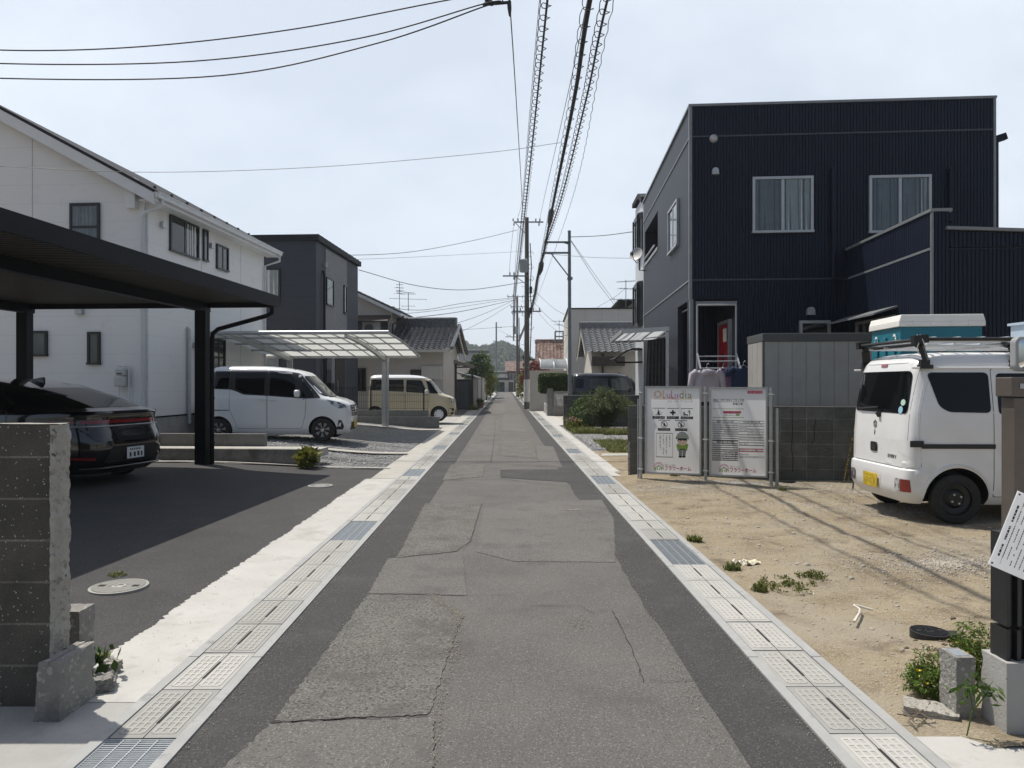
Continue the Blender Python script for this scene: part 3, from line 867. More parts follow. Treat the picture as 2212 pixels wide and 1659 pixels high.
# ------------------------------------------------------------ building helpers
def ribs(mb, fm, u0, u1, v0, v1, pitch=.066, d=.014, m=0, slope=None):
    """vertical ribbed sheet; slope(u) gives another top edge"""
    n = max(2, int(round((u1 - u0) / pitch)))
    p = (u1 - u0) / n
    us, ws = [], []
    for i in range(n):
        for t, w in ((0, 0), (.12, 0), (.2, d), (.92, d)):
            us.append(u0 + p * (i + t)); ws.append(w)
    us.append(u1); ws.append(0)
    vs = []
    for u, w in zip(us, ws):
        vs += [fm(u, v0, w + .003), fm(u, slope(u) if slope else v1, w + .003)]
    mb.add(vs, [(2 * i, 2 * i + 2, 2 * i + 3, 2 * i + 1) for i in range(len(us) - 1)], m)

def wave_cloth(mb, fm, u0, u1, v0, v1, w, amp=.012, folds=7, m=0, nv=4):
    n = folds * 8
    mb.grid(n, nv, lambda a, b: fm(u0 + (u1 - u0) * a, v0 + (v1 - v0) * b,
                                   w + amp * math.sin(a * folds * 2 * math.pi + .6 * math.sin(b * 2)) * (1 - .35 * b) + amp * .4 * math.sin(a * folds * 4.7 + 1)), m)

def window(parent, fm, u0, u1, v0, v1, mf, kind='slide', glass='glass_dark', curtain=None, t=.045, d=.06, name='window', label=None, open_u=0.0):
    if u0 > u1: u0, u1 = u1, u0
    if v0 > v1: v0, v1 = v1, v0
    mb = MB()
    mb.box(u0, u1, v1 - t, v1, 0.001, d, mp=fm)
    mb.box(u0 - .012, u1 + .012, v0, v0 + t * .9, 0.001, d * 1.25, mp=fm)
    mb.box(u0, u0 + t, v0 + t * .9, v1 - t, 0.001, d * .98, mp=fm)
    mb.box(u1 - t, u1, v0 + t * .9, v1 - t, 0.001, d * .98, mp=fm)
    um, vm = (u0 + u1) / 2, (v0 + v1) / 2
    if kind == 'slide':
        mb.box(um - t * .55, um + t * .55, v0 + t * .9, v1 - t, 0.001, d * .8, mp=fm)
    elif kind == 'hung':
        mb.box(u0 + t, u1 - t, vm - t * .5, vm + t * .5, 0.001, d * .8, mp=fm)
    fr = mb.build(name, K[mf], parent)
    if label: fr['label'] = label
    if curtain:
        bk = MB(); bk.box(u0 + t * .5, u1 - t * .5, v0 + t * .5, v1 - t * .5, .0015, .006, mp=fm)
        bk.build('window_recess', K['black_plastic'], fr)
        for (a, b, cm, folds) in curtain:
            cu = MB()
            wave_cloth(cu, fm, u0 + t + (u1 - u0 - 2 * t) * a, u0 + t + (u1 - u0 - 2 * t) * b, v0 + t, v1 - t, .024, .013, folds)
            cu.build('curtain', K[cm], fr, smooth=180)
        glass = 'glass'
    pn = MB()
    w = d * .62
    if kind == 'slide':
        pn.box(u0 + t, um - t * .55, v0 + t * .9, v1 - t, w - .003, w, mp=fm)
        pn.box(um + t * .55, u1 - t, v0 + t * .9, v1 - t, w - .012, w - .009, mp=fm)
    elif kind == 'hung':
        pn.box(u0 + t, u1 - t, v0 + t * .9, vm - t * .5, w - .003, w, mp=fm)
        pn.box(u0 + t, u1 - t, vm + t * .5, v1 - t, w - .012, w - .009, mp=fm)
    else:
        pn.box(u0 + t, u1 - t, v0 + t * .9, v1 - t, w - .003, w, mp=fm)
    pn.build('pane', K[glass], fr)
    return fr

def vent_hood(parent, fm, u, v, r=.075, mk='silver', round_=False):
    mb = MB()
    if round_:
        mb.lathe([(r * 1.15, 0), (r * 1.1, .02), (r * .95, .06), (r * .5, .09), (.01, .1)], lambda x, y, h: fm(u + x, v + y, h), 20)
    else:
        n = 10
        prof = [(u + r * math.cos(math.pi * i / n), v + r * math.sin(math.pi * i / n)) for i in range(n + 1)]
        prof += [(u - r, v - r * 1.0), (u + r, v - r * 1.0)]
        mb.prism(prof, fm, .002, r * 1.3)
        mb.box(u - r * 1.12, u + r * 1.12, v - r * 1.1, v - r * .98, .002, r * 1.42, mp=fm)
    return mb.build('vent_hood', K[mk], parent, smooth=40)

def pipe(parent, pts, r, mk, name='downpipe', brackets=()):
    mb = MB(); mb.tube(pts, r, 10)
    for b in brackets:
        b = Vector(b); mb.cyl(b - Vector((0, 0, .015)), b + Vector((0, 0, .015)), r * 1.25, 10)
    return mb.build(name, K[mk], parent, smooth=50)

def tile_field(mb, A, B, C, D, pitch=.28, course=.26, amp=.05, step=.038, m=0):
    """wavy tiled slope; A-B along the ridge, D-C along the eave"""
    A, B, C, D = map(Vector, (A, B, C, D))
    nrm = (B - A).cross(D - A).normalized()
    if nrm.z < 0: nrm = -nrm
    nt = max(2, int(((B - A).length + (C - D).length) / 2 / pitch)); nc = max(2, int((D - A).length / course))
    us = [(i + f) / nt for i in range(nt) for f in (0, .14, .3, .5, .75)] + [1.0]
    vs_ = [(j + f) / nc for j in range(nc) for f in (0.0, .96)] + [1.0]
    def wave(u):
        f = (u * nt) % 1.0
        return amp * (math.sin(f * math.pi / .3) * .9 if f < .3 else -.45 * math.sin((f - .3) * math.pi / .7))
    b = len(mb.v); nv = len(vs_)
    for u in us:
        for j, v in enumerate(vs_):
            p = (A.lerp(B, u)).lerp(D.lerp(C, u), v)
            st = step * ((v * nc) % 1.0 if j < nv - 1 else 1.0)
            mb.v.append(tuple(p + nrm * (wave(min(u, .9999)) + st)))
    for i in range(len(us) - 1):
        for j in range(nv - 1):
            a = b + i * nv + j
            mb.f.append((a, a + nv, a + nv + 1, a + 1)); mb.m.append(m)

def ridge(mb, A, B, w=.22, h=.28, m=0):
    A, B = Vector(A), Vector(B)
    mb.bar(A + Vector((0, 0, h * .3)), B + Vector((0, 0, h * .3)), w, h, m)
    mb.tube([A + Vector((0, 0, h * .85)), B + Vector((0, 0, h * .85))], w * .45, 10, m)
    for p, q in ((A, B), (B, A)):
        d = (p - q).normalized()
        mb.bar(p + d * .02 + Vector((0, 0, h * .35)), p + d * .10 + Vector((0, 0, h * .35)), w * 1.3, h * 1.35, m)

def ac_unit(loc, rz, label, w=.78, h=.55, d=.28, mk='meter', front=-1):
    t = thing('air_conditioner', label, 'air conditioner', loc, rz)
    mb = MB(); mb.box(-w / 2, w / 2, -d / 2, d / 2, .08, .08 + h)
    for s in (-1, 1): mb.box(s * w * .35 - .04, s * w * .35 + .04, -d / 2 - .01, d / 2 + .01, 0, .079)
    mb.build('casing', K[mk], t, bevel=.012)
    gr = MB()
    n = 12
    for i in range(n + 1):
        z = .12 + (h - .08) * i / n
        gr.box(-w * .44, w * .2, front * (d / 2 + .012) - .004, front * (d / 2 + .012) + .004, z - .005, z + .005)
    for i in range(9):
        x = -w * .44 + w * .64 * i / 8
        gr.box(x - .004, x + .004, front * (d / 2 + .005) - .004, front * (d / 2 + .005) + .004, .12, .04 + h)
    gr.build('grille', K['grey_plastic'], t)
    fn = MB(); fn.lathe([(w * .28, 0), (w * .28, .004), (.05, .006)], lambda x, y, z: (-w * .12 + x, front * (d / 2 + .0005 + z), .08 + h / 2 + y), 24)
    fn.build('fan_opening', K['black_plastic'], t)
    return t

# ------------------------------------------------------------ dark blue box house on the right
H = Frame(3.99, 15.3, .072)
hb = thing('house', 'dark navy ribbed metal house with flat roof and a lower wing behind the sign boards', 'house', (3.99, 15.3, 0), -.072)
W_ = H.fy(2148, 400)[0]; D_ = H.fx(1390, 500)[0]
ZT = H.fy(1494, 226)[1]
Z1 = H.fy(1494, 605)[1]; Z2 = H.fy(1494, 296)[1]
pu1 = H.fy(1592, 700)[0]; pz = H.fy(1505, 657)[1]
PD = 1.7
po0 = H.fx(1485, 700)[0]; po1 = H.fx(1464, 700)[0]
by0, bz1 = H.fx(1421, 455); by1 = H.fx(1391, 500)[0] - .3; bz0 = H.fx(1421, 540)[1]; 
G_ = .55
mb = MB()
mb.box(0, W_, 0, by0, pz + .1, ZT - .05); mb.box(0, W_, by1, D_, pz + .1, ZT - .05)
mb.box(1.6, W_, by0, by1, pz + .1, ZT - .05); mb.box(0, 1.6, by0, by1, pz + .1, bz0); mb.box(0, 1.6, by0, by1, bz1, ZT - .05)
mb.box(pu1, W_, 0, PD, 0, pz + .1); mb.box(0, W_, PD, D_, 0, pz + .1)
mb.box(0, .12, 0.0, po0, 0, pz + .1)
mb.box(.12, pu1, 0, PD, G_ - .3, G_ + .1)
mb.box(0.0, .12, po1, PD, 0, pz + .1)
mb.build('wall', K['navy_flat'], hb)
mb = MB(); fr = F_front(0)
ribs(mb, fr, .03, W_ - .03, pz + .1, Z1 - .02); ribs(mb, fr, .03, W_ - .03, Z1 + .02, Z2 - .02); ribs(mb, fr, .03, W_ - .03, Z2 + .02, ZT - .05)
ribs(mb, fr, pu1, W_ - .03, 0, pz + .1)
ribs(mb, F_front(PD), .12, pu1, G_, pz + .1)
mb.build('ribbed_cladding', K['navy_rib'], hb)
mb = MB()
for z in (Z1, Z2): mb.box(-.022, -.001, -.026, D_, z - .014, z + .014)
mb.box(-.03, .035, -.03, .03, pz + .1, ZT - .05); mb.box(-.01, .06, -.024, .05, 0, pz + .1)
mb.box(W_ - .03, W_ + .02, -.03, .03, 0, ZT - .05)
mb.box(-.04, W_ + .03, -.045, .2, ZT - .05, ZT); mb.box(-.04, .2, .2, D_, ZT - .05, ZT); mb.box(W_ - .2, W_ + .03, .2, D_, ZT - .05, ZT)
mb.build('metal_trim', K['navy_trim'], hb)
mb = MB()
for z in (Z1, Z2): mb.box(.0, W_ + .01, -.026, -.001, z - .016, z + .016)
mb.build('band_trim', K['navy_band'], hb)
mb = MB(); mb.box(.2, W_ - .2, .2, D_ - .1, ZT - .3, ZT - .12); mb.build('roof', K['roof_dark'], hb)
for (a, b, cu) in (((1624, 384), (1755, 503), [(0.02, .48, 'curtain_grey', 5), (.5, .99, 'curtain', 6)]), ((1875, 381), (2009, 503), [(.05, .45, 'curtain_grey', 5), (.5, .88, 'curtain_grey', 5), (.88, .99, 'curtain', 2)])):
    u0, v1 = H.fy(*a); u1, v0 = H.fy(*b)
    window(hb, fr, u0, u1, v0, v1, 'silver', 'slide', curtain=cu, t=.055, d=.075)
u0, v1 = H.fy(1725, 693); u1, v0 = H.fy(1792, 762)
window(hb, fr, u0, u1, v0, v1, 'silver', 'fix', 'glass_dark', t=.06, d=.07)
vent_hood(hb, fr, *H.fy(1541, 300), .085, 'silver', True); vent_hood(hb, fr, *H.fy(1544, 371), .07); vent_hood(hb, fr, *H.fy(1749, 672), .08)
for px, y0, y1 in ((1797, 370, 600), (2050, 370, 480)):
    u, v = H.fy(px, y0); v1 = H.fy(px, y1)[1]
    pts = [fr(u, v + .02, .0), fr(u, v + .05, .05), fr(u, v, .085), fr(u, v1, .085)]
    if px < 2000: pts += [fr(u, v1 - .02, .085), fr(u + .3, v1 - .05, .085), fr(u + .33, v1 - .1, .085), fr(u + .33, .6, .085)]
    pipe(hb, pts, .045, 'navy_rib')
# right side gutter end
mb = MB(); u, v = H.fy(2150, 300); mb.bar((W_ + .03, .1, v), (W_ + .28, .1, v + .08), .12, .14); mb.cyl((W_ + .1, .12, 2), (W_ + .1, .12, v), .05, 10)
mb.build('eaves_gutter', K['navy_rib'], hb)
lf = F_left(0)
y0, v1 = H.fx(1467, 428); y1, _ = H.fx(1447, 460); v0 = H.fx(1467, 530)[1]
window(hb, lf, y0, y1, v0, v1, 'silver', 'slide', 'glass_mid', t=.05, d=.06)
mb = MB(); mb.box(-.03, .05, by0 - .02, by1, bz0, bz0 + .06); mb.box(-.02, .1, by0, by1, bz0 + .06, bz0 + .1); mb.bar((-.05, by0 + .3, bz0 + .2), (-.05, by1 - .2, bz0 + .2), .04, .04)
mb.build('balcony_rail', K['silver'], hb)
mb = MB(); mb.box(.118, pu1, -.01, .03, pz, pz + .06); mb.box(.10, .118, po0, po1, pz - .03, pz + .0); mb.build('porch_lintel', K['navy_trim'], hb)
# red entrance door on the porch side wall
pr = lambda u, v, w: (pu1 - w, u, v)
dm = MB(); dm.box(.5, 1.42, G_ + .12, G_ + 2.35, .03, .07, mp=pr); do = dm.build('door', K['red_door'], hb, bevel=.006); do['label'] = 'red entrance door with oval pane'
dm = MB(); dm.box(.42, .495, G_ + .1, G_ + 2.44, .0, .08, mp=pr); dm.box(1.425, 1.5, G_ + .1, G_ + 2.44, .0, .08, mp=pr); dm.box(.495, 1.425, G_ + 2.36, G_ + 2.44, .0, .08, mp=pr)
dm.build('door_frame', K['silver'], do)
dm = MB(); dm.lathe([(1, 0), (1, .012), (.8, .014)], lambda x, y, h: pr(.95 + .12 * x, G_ + 1.35 + .36 * y, .07 + h), 24); dm.build('pane', K['glass_mid'], do)
dm = MB(); dm.tube([pr(.6, G_ + .9, .08), pr(.6, G_ + .9, .12), pr(.6, G_ + 1.3, .12), pr(.6, G_ + 1.3, .08)], .012, 8); dm.build('handle', K['silver'], do)
dm = MB(); dm.box(.55, .85, G_ + 1.95, G_ + 2.25, .085, .10, mp=pr); dm.build('notice', K['paper'], hb)
# wing on the right
xw = H.fy(1829, 541)[0]
yn, zn = H.fx(2013.5, 451, xw); zfar = H.fy(1829, 541)[1]
zr0 = H.fy(2036, 490, yn)[1]
x_end = xw + 7.0
mb = MB()
mb.box(xw, xw + .26, yn, -.004, 0, zn - .04); mb.box(xw + .26, x_end, yn, -.004, 0, zr0 - .35)
mb.build('wing_wall', K['navy_flat'], hb)
mb = MB(); zb = H.fx(2010, 538, xw)[1]
wl_ = F_left(xw)
ribs(mb, wl_, yn + .02, -.02, 0, zb - .02); ribs(mb, wl_, yn + .02, -.02, zb + .02, zn - .05)
wf = F_front(yn)
ribs(mb, wf, xw + .02, xw + .26, 0, zn - .05, .06)
ribs(mb, wf, xw + .27, x_end, 0, zb - .02, slope=None); ribs(mb, wf, xw + .27, x_end, zb + .01, zr0 - .05, slope=lambda u: zr0 - .06 - .045 * (u - xw))
mb.build('ribbed_cladding', K['navy_rib'], hb)
mb = MB()
mb.box(xw - .04, xw + .30, yn - .04, -.03, zn - .05, zn); mb.box(xw - .024, xw - .001, yn - .024, -.03, zb - .02, zb + .02)
mb.box(xw - .024, xw + .012, yn - .024, yn + .012, 0, zn - .05)
mb.build('metal_trim', K['navy_trim'], hb)
mb = MB(); mb.prism([(xw + .2, zr0 - .05), (x_end, zr0 - .05 - .045 * 7), (x_end, zr0 - .0 - .045 * 7), (xw + .2, zr0)], lambda u, v, w: (u, w, v), yn - .07, -.03)
mb.build('wing_roof', K['navy_trim'], hb)
ay0, az = H.fx(1942, 664, xw); ay1 = H.fx(1832, 688, xw)[0]
mb = MB(); mb.prism([(0, az), (.42, az - .13), (.42, az - .10), (0, az + .04)], lambda u, v, w: (xw - u - .02, w, v), ay0, ay1); mb.build('window_awning', K['navy_trim'], hb)
window(hb, wl_, ay0 + .1, ay1 - .5, .9, az - .12, 'silver', 'slide', 'glass_dark', t=.06, d=.06)
# raised plot
mb = MB()
pl = [H.loc((2.75, 12.35, 0)), H.loc((9.5, 11.6, 0)), H.loc((14, 11.6, 0)), H.loc((14, 26, 0)), (-.25, D_ + .5, 0), (-.25, 0, 0)]
mb.prism([(p[0], p[1]) for p in pl], lambda u, v, w: H.wld((u, v, w)), -.05, G_ - .02)
props(mb.build('house_plot', K['soil']), kind='structure')
# satellite dish on the road side wall
dy, dz = H.fx(1394, 584)
sd = thing('satellite_dish', 'white satellite dish on an arm beside the balcony of the navy house', 'satellite dish', tuple(H.wld((0, dy, dz))), -.072)
mb = MB(); mb.tube([(0, 0, 0), (-.18, 0, 0), (-.18, 0, .45)], .022, 8); mb.build('arm', K['black_metal'], sd)
mb = MB(); ax = Vector((-.55, -.75, .35)).normalized(); e1 = ax.orthogonal().normalized(); e2 = ax.cross(e1); cen = Vector((-.27, -.05, .5))
mb.lathe([(.01, .0), (.1, .012), (.18, .036), (.215, .06), (.22, .056), (.18, .03), (.1, .004), (.01, -.01)], lambda x, y, h: cen + e1 * x + e2 * y * 1.08 + ax * h, 28)
mb.build('dish', K['meter'], sd, smooth=50)
mb = MB(); hd = cen + ax * .36 + Vector((0, 0, -.14)); mb.tube([cen - Vector((0, 0, .27)), cen + ax * .2 + Vector((0, 0, -.27)), hd], .012, 8); mb.bar(hd - ax * .05, hd + ax * .05, .07, .07); mb.build('receiver', K['black_plastic'], sd)

# ------------------------------------------------------------ white house on the left
HW = Frame(at(312, 800, 17.0).x, 17.0, .065)
hw_ = thing('house', 'white sided two storey house with a sloping gable behind the black carport', 'house', (HW.o.x, HW.o.y, 0), -.065)
L2 = HW.fx(570, 700)[0]
ze = HW.fy(312, 420)[1]                       # wall top at the corner
s0, s1 = HW.fy(0, 230), HW.fy(300, 392)
pit = (s0[1] - s1[1]) / (s1[0] - s0[0])       # roof pitch measured on the verge
GW = 8.6
mb = MB()
out = [(-GW, .35), (0, .35), (0, ze), (-GW / 2, ze + pit * GW / 2), (-GW, ze)]
mb.prism(out, lambda u, v, w: (u, w, v), 0, L2)
mb.build('wall', K['white_siding'], hw_)
mb = MB(); mb.box(-GW - .01, .012, -.014, L2 - .02, .0, .72); mb.build('foundation', K['concrete'], hw_)
mb = MB(); mb.box(-GW, .02, -.022, -.001, .72, .76); mb.box(.001, .022, -.022, L2, .72, .76); mb.build('drip_flashing', K['black_metal'], hw_)
def slope_slab(mb, x0, z0, x1, z1, t, y0, y1, m=0):
    mb.prism([(x0, z0), (x1, z1), (x1, z1 + t), (x0, z0 + t)], lambda u, v, w: (u, w, v), y0, y1, m)
mb = MB(); ov = .42
zr = ze + pit * GW / 2
slope_slab(mb, .0 + ov, ze - pit * ov + .19, -GW / 2, zr + .19, .07, -.30, L2 + .3); slope_slab(mb, -GW - ov, ze - pit * ov + .19, -GW / 2, zr + .19, .07, -.30, L2 + .3)
for i in range(9):
    yy = .6 + i * (L2 - .8) / 8
    mb.box(ov - .55, ov - .5, yy, yy + .05, ze - pit * (ov - .5) + .26, ze - pit * (ov - .5) + .33)
rf = mb.build('roof', K['roof_dark'], hw_)
mb = MB(); slope_slab(mb, ov - .02, ze - pit * (ov - .02) - .09, -GW / 2, zr - .09, .27, -.285, -.26); slope_slab(mb, -GW - ov, ze - pit * ov - .09, -GW / 2, zr - .09, .27, -.285, -.26)
mb.box(ov - .03, ov, -.26, L2 + .28, ze - pit * ov + .0, ze - pit * ov + .2)
mb.build('verge_board', K['white_paint'], rf)
mb = MB(); mb.box(.002, ov - .03, -.25, L2 + .25, ze - pit * ov + .02, ze - pit * ov + .04); mb.build('soffit', K['white_paint'], rf)
mb = MB()
gz = ze - pit * ov + .08
mb.prism([(ov, gz + .1), (ov + .12, gz + .1), (ov + .10, gz), (ov + .02, gz)], lambda u, v, w: (u, w, v), -.3, L2 + .3); mb.box(ov - .005, ov + .14, -.31, L2 + .31, gz + .1, gz + .12)
mb.build('eaves_gutter', K['white_pvc'], hw_)
pipe(hw_, [(ov + .05, -.05, gz), (ov + .05, -.05, gz - .12), (ov - .1, -.06, gz - .22), (.05, -.075, gz - .3), (-.03, -.075, gz - .4), (-.03, -.075, .4)], .04, 'white_pvc', brackets=[(-.03, -.075, z) for z in (1, 2, 3, 4, 5)])
pipe(hw_, [(.045, .05, .75), (.045, .05, ze - .1)], .028, 'white_pvc')
pipe(hw_, [(ov + .05, L2 + .2, gz), (ov + .05, L2 + .2, gz - .2), (.06, L2 - .05, gz - .4), (.06, L2 - .05, .4)], .04, 'white_pvc')
gf = F_front(0); rt = F_right(0)
u0, v1 = HW.fy(153, 440); u1, v0 = HW.fy(217, 520)
window(hw_, gf, u0, u1, v1 - 1.15, v1, 'frame_black', 'hung', curtain=[(0.0, .99, 'curtain_grey', 7)], t=.06)
for a, b in (((67, 715), (104, 770)), ((191, 717), (218, 788))):
    u0, v1 = HW.fy(*a); u1, v0 = HW.fy(*b)
    window(hw_, gf, u0, u1, v0, v1, 'frame_black', 'fix', 'glass_mid', t=.06)
vent_hood(hw_, gf, *HW.fy(175, 671), .085)
u, v = HW.fy(289, 420); mb = MB(); mb.box(u - .12, u + .12, v - .36, v + .36, .002, .16, mp=gf); mb.build('vent_louvre', K['white_paint'], hw_, bevel=.01)
for a, b, k in (((365, 463), (427, 560), 'slide'), ((437, 494), (447, 571), 'fix'), ((466, 526), (491, 585), 'slide')):
    y0, v1 = HW.fx(*a); y1 = HW.fx(b[0], 600)[0]; v0 = HW.fx(a[0], 541 if a[0] == 365 else (563 if a[0] == 437 else 580))[1]
    window(hw_, rt, y0, y1, v0, v1, 'frame_black', k, 'glass_mid' if k == 'fix' else 'glass_dark', curtain=[(.5, .98, 'curtain', 5)] if a[0] == 365 else None, t=.05)
for p in ((348, 485), (453, 530), (418, 745)):
    vent_hood(hw_, rt, *HW.fx(*p), .075)
y0, v1 = HW.fx(456, 731); y1 = HW.fx(484, 731)[0]
window(hw_, rt, y0, y1, v1 - 1.0, v1, 'frame_black', 'slide', 'glass_dark', t=.06)
mb = MB()
for (pa, z0, z1) in ((HW.fx(435, 600)[0], .8, ze - .2), (HW.fx(520, 600)[0], .8, ze - .2)): mb.box(.001, .004, pa - .006, pa + .006, z0, z1)
mb.box(HW.fy(70, 300)[0] - .006, HW.fy(70, 300)[0] + .006, -.004, -.001, 3.0, ze + 1.4)
mb.build('panel_joint', K['grey_plastic'], hw_)
pipe(hw_, [(.06, HW.fx(404, 800)[0], .5), (.06, HW.fx(404, 800)[0], HW.fx(404, 712)[1]), (.0, HW.fx(404, 800)[0], HW.fx(404, 707)[1])], .05, 'meter', 'pipe_cover')
# gas meter on the gable wall
u, v = HW.fy(268, 815)
mb = MB(); mb.box(u - .13, u + .13, v - .22, v + .02, .03, .2, mp=gf); mb.box(u - .12, u + .12, v + .04, v + .19, .03, .17, mp=gf)
gm = mb.build('gas_meter', K['meter'], hw_, bevel=.02)
mb = MB(); mb.tube([gf(u - .09, v + .18, .1), gf(u - .09, v + .27, .1), gf(u + .1, v + .27, .1), gf(u + .17, v + .27, .08), gf(u + .17, v - .9, .08)], .02, 8)
mb.tube([gf(u - .05, v - .2, .1), gf(u - .05, v - .9, .1)], .017, 8); mb.build('pipe', K['white_pvc'], gm, smooth=50)
mb = MB(); mb.box(u - .07, u + .05, v + .07, v + .1, .171, .175, mp=gf); mb.build('counter', K['black_plastic'], gm)
p = HW.wld((.35, HW.fx(410, 900)[0] + .3, .34))
ac_unit(tuple(p), -.065 + R(90), 'pale outdoor air conditioner at the foot of the white house wall', front=-1)

# ------------------------------------------------------------ navy and grey house with one sloping roof (left, second)
H2 = Frame(at(683, 800, 28.0).x, 28.0, .062)
h2 = thing('house', 'narrow navy and grey sided house with a single sloping roof beyond the white house', 'house', (H2.o.x, H2.o.y, 0), -.062)
D2 = H2.fx(773, 700)[0]
za, zb2 = H2.fx(683, 520)[1], H2.fx(768, 572)[1]
yb = H2.fx(768, 572)[0]
mb = MB(); mb.prism([(0, .2), (D2, .2), (D2, zb2 - .05), (0, za)], lambda u, v, w: (w, u, v), -6.5, 0); mb.build('wall', K['navy_house2'], h2)
r2 = F_right(0); f2 = F_front(0)
ya, yc = H2.fx(702, 700)[0], H2.fx(748, 700)[0]
mb = MB(); mb.prism([(ya, 3.1), (yc, 3.1), (yc, za + (zb2 - za) * yc / D2 - .1), (ya, za + (zb2 - za) * ya / D2 - .1)], r2, .002, .03)
mb.prism([(ya + .4, .2), (yc - .2, .2), (yc - .2, 3.08), (ya + .4, 3.08)], r2, .002, .03)
mb.build('grey_cladding', K['grey_siding'], h2)
sl = (zb2 - za) / D2
mb = MB(); mb.prism([(-.12, za - sl * .12 + .0), (D2 + .14, za + sl * (D2 + .14)), (D2 + .14, za + sl * (D2 + .14) + .22), (-.12, za - sl * .12 + .24)], lambda u, v, w: (w, u, v), -6.6, .13)
for i in range(14):
    u = -.1 + (D2 + .2) * i / 13; mb.box(.10, .14, u, u + .03, za + sl * u + .22, za + sl * u + .245)
mb.build('roof', K['roof_dark'], h2)
y0, v1 = H2.fx(686, 590); y1 = H2.fx(698, 620)[0]; v0 = H2.fx(686, 652)[1]
window(h2, r2, ya + .02, ya + 1.0, v0, v1, 'frame_black', 'fix', 'glass_mid', t=.05, d=.09)
y0, v1 = H2.fx(742, 616); v0 = H2.fx(742, 677)[1]
window(h2, r2, yc - .55, yc - .1, v0, v1, 'frame_black', 'fix', 'glass_mid', t=.05, d=.09)
u0, v1 = H2.fy(595, 580); u1, v0 = H2.fy(606, 640)
window(h2, f2, u1 - 1.7, u1, v1 - 1.3, v1, 'frame_black', 'slide', curtain=[(.02, .98, 'curtain', 7)], t=.06)
pipe(h2, [(.09, ya - .35, .2), (.09, ya - .35, H2.fx(689, 570)[1] - .4), (.02, ya - .35, H2.fx(689, 570)[1] - .2)], .05, 'black_metal')
vent_hood(h2, r2, ya - .12, H2.fx(693, 567)[1], .09, 'grey_plastic')
mb = MB(); yd = H2.fx(722, 800)[0]; mb.box(yd, yd + 1.5, .3, 2.75, .03, .05, mp=r2); dd = mb.build('door', K['frame_black'], h2)
mb = MB(); mb.tube([r2(yd + .2, 1.2, .05), r2(yd + .2, 1.2, .1), r2(yd + .2, 1.7, .1), r2(yd + .2, 1.7, .05)], .015, 8); mb.build('handle', K['silver'], dd)
mb = MB(); yd2 = H2.fx(705, 850)[0]; mb.box(yd2, yd2 + .45, 1.1, 1.6, .031, .2, mp=r2); mb.build('letter_box', K['black_metal'], h2)
mb = MB(); u, v = H2.fx(693, 800); mb.box(ya + .1, ya + .75, .5, 2.7, .03, .05, mp=r2); mb.build('side_light', K['glass_mid'], h2)
u0 = H2.fy(640, 800)[0]; mb = MB(); mb.box(-3.6, -2.3, .6, 2.9, .002, .06, mp=f2); mb.build('roller_shutter', K['roof_dark'], h2)
mb = MB(); mb.box(-2.2, -1.5, .6, 2.9, .002, .06, mp=f2); mb.build('side_door', K['curtain_grey'], h2)

# ------------------------------------------------------------ tiled house (left, third): tall part and low tiled part
H3 = Frame(at(847, 700, 38.0).x, 38.0, .06)
h3 = thing('house', 'old beige rendered two storey house with dark tiled roofs behind the cream car', 'house', (H3.o.x, H3.o.y, 0), -.06)
zt = H3.fy(847, 672)[1]
pz3 = (H3.fy(770, 612)[1] - H3.fy(862, 655)[1]) / (H3.fy(862, 655)[0] - H3.fy(770, 612)[0])
mb = MB(); mb.prism([(-7, .1), (0, .1), (0, zt), (-3.5, zt + 3.5 * pz3), (-7, zt)], lambda u, v, w: (u, w, v), 0, 6); mb.build('wall', K['beige_wall'], h3)
mb = MB()
e0 = .55
tile_field(mb, (-3.5, -.4, zt + 3.5 * pz3 + .16), (-3.5, 6.4, zt + 3.5 * pz3 + .16), (e0, 6.4, zt - e0 * pz3 + .16), (e0, -.4, zt - e0 * pz3 + .16))
tile_field(mb, (-3.5, 6.4, zt + 3.5 * pz3 + .16), (-3.5, -.4, zt + 3.5 * pz3 + .16), (-7 - e0, -.4, zt - e0 * pz3 + .16), (-7 - e0, 6.4, zt - e0 * pz3 + .16))
r3 = mb.build('roof', K['tile'], h3, smooth=35)
mb = MB(); slope_slab(mb, e0, zt - e0 * pz3 - .06, -3.5, zt + 3.5 * pz3 - .06, .18, -.36, 6.3); slope_slab(mb, -7 - e0, zt - e0 * pz3 - .06, -3.5, zt + 3.5 * pz3 - .06, .18, -.36, 6.3)
mb.build('verge_board', K['white_paint'], r3)
pipe(h3, [(e0 + .05, 0, zt - e0 * pz3), (e0 + .02, -.05, zt - e0 * pz3 - .2), (.05, -.06, zt - e0 * pz3 - .45), (.05, -.06, 3.4)], .05, 'brown_dark')
u, v = H3.fy(830, 700)
mb = MB(); mb.prism([(0, v + .35), (.75, v + .05), (.75, v + .12), (0, v + .48)], lambda a, b, w: (w, -a, b), u - 1.7, u + .35); mb.build('window_hood', K['brown_dark'], h3)
window(h3, F_front(0), u - 1.5, u + .2, v - .75, v + .2, 'brown_dark', 'slide', 'glass_mid', t=.06)
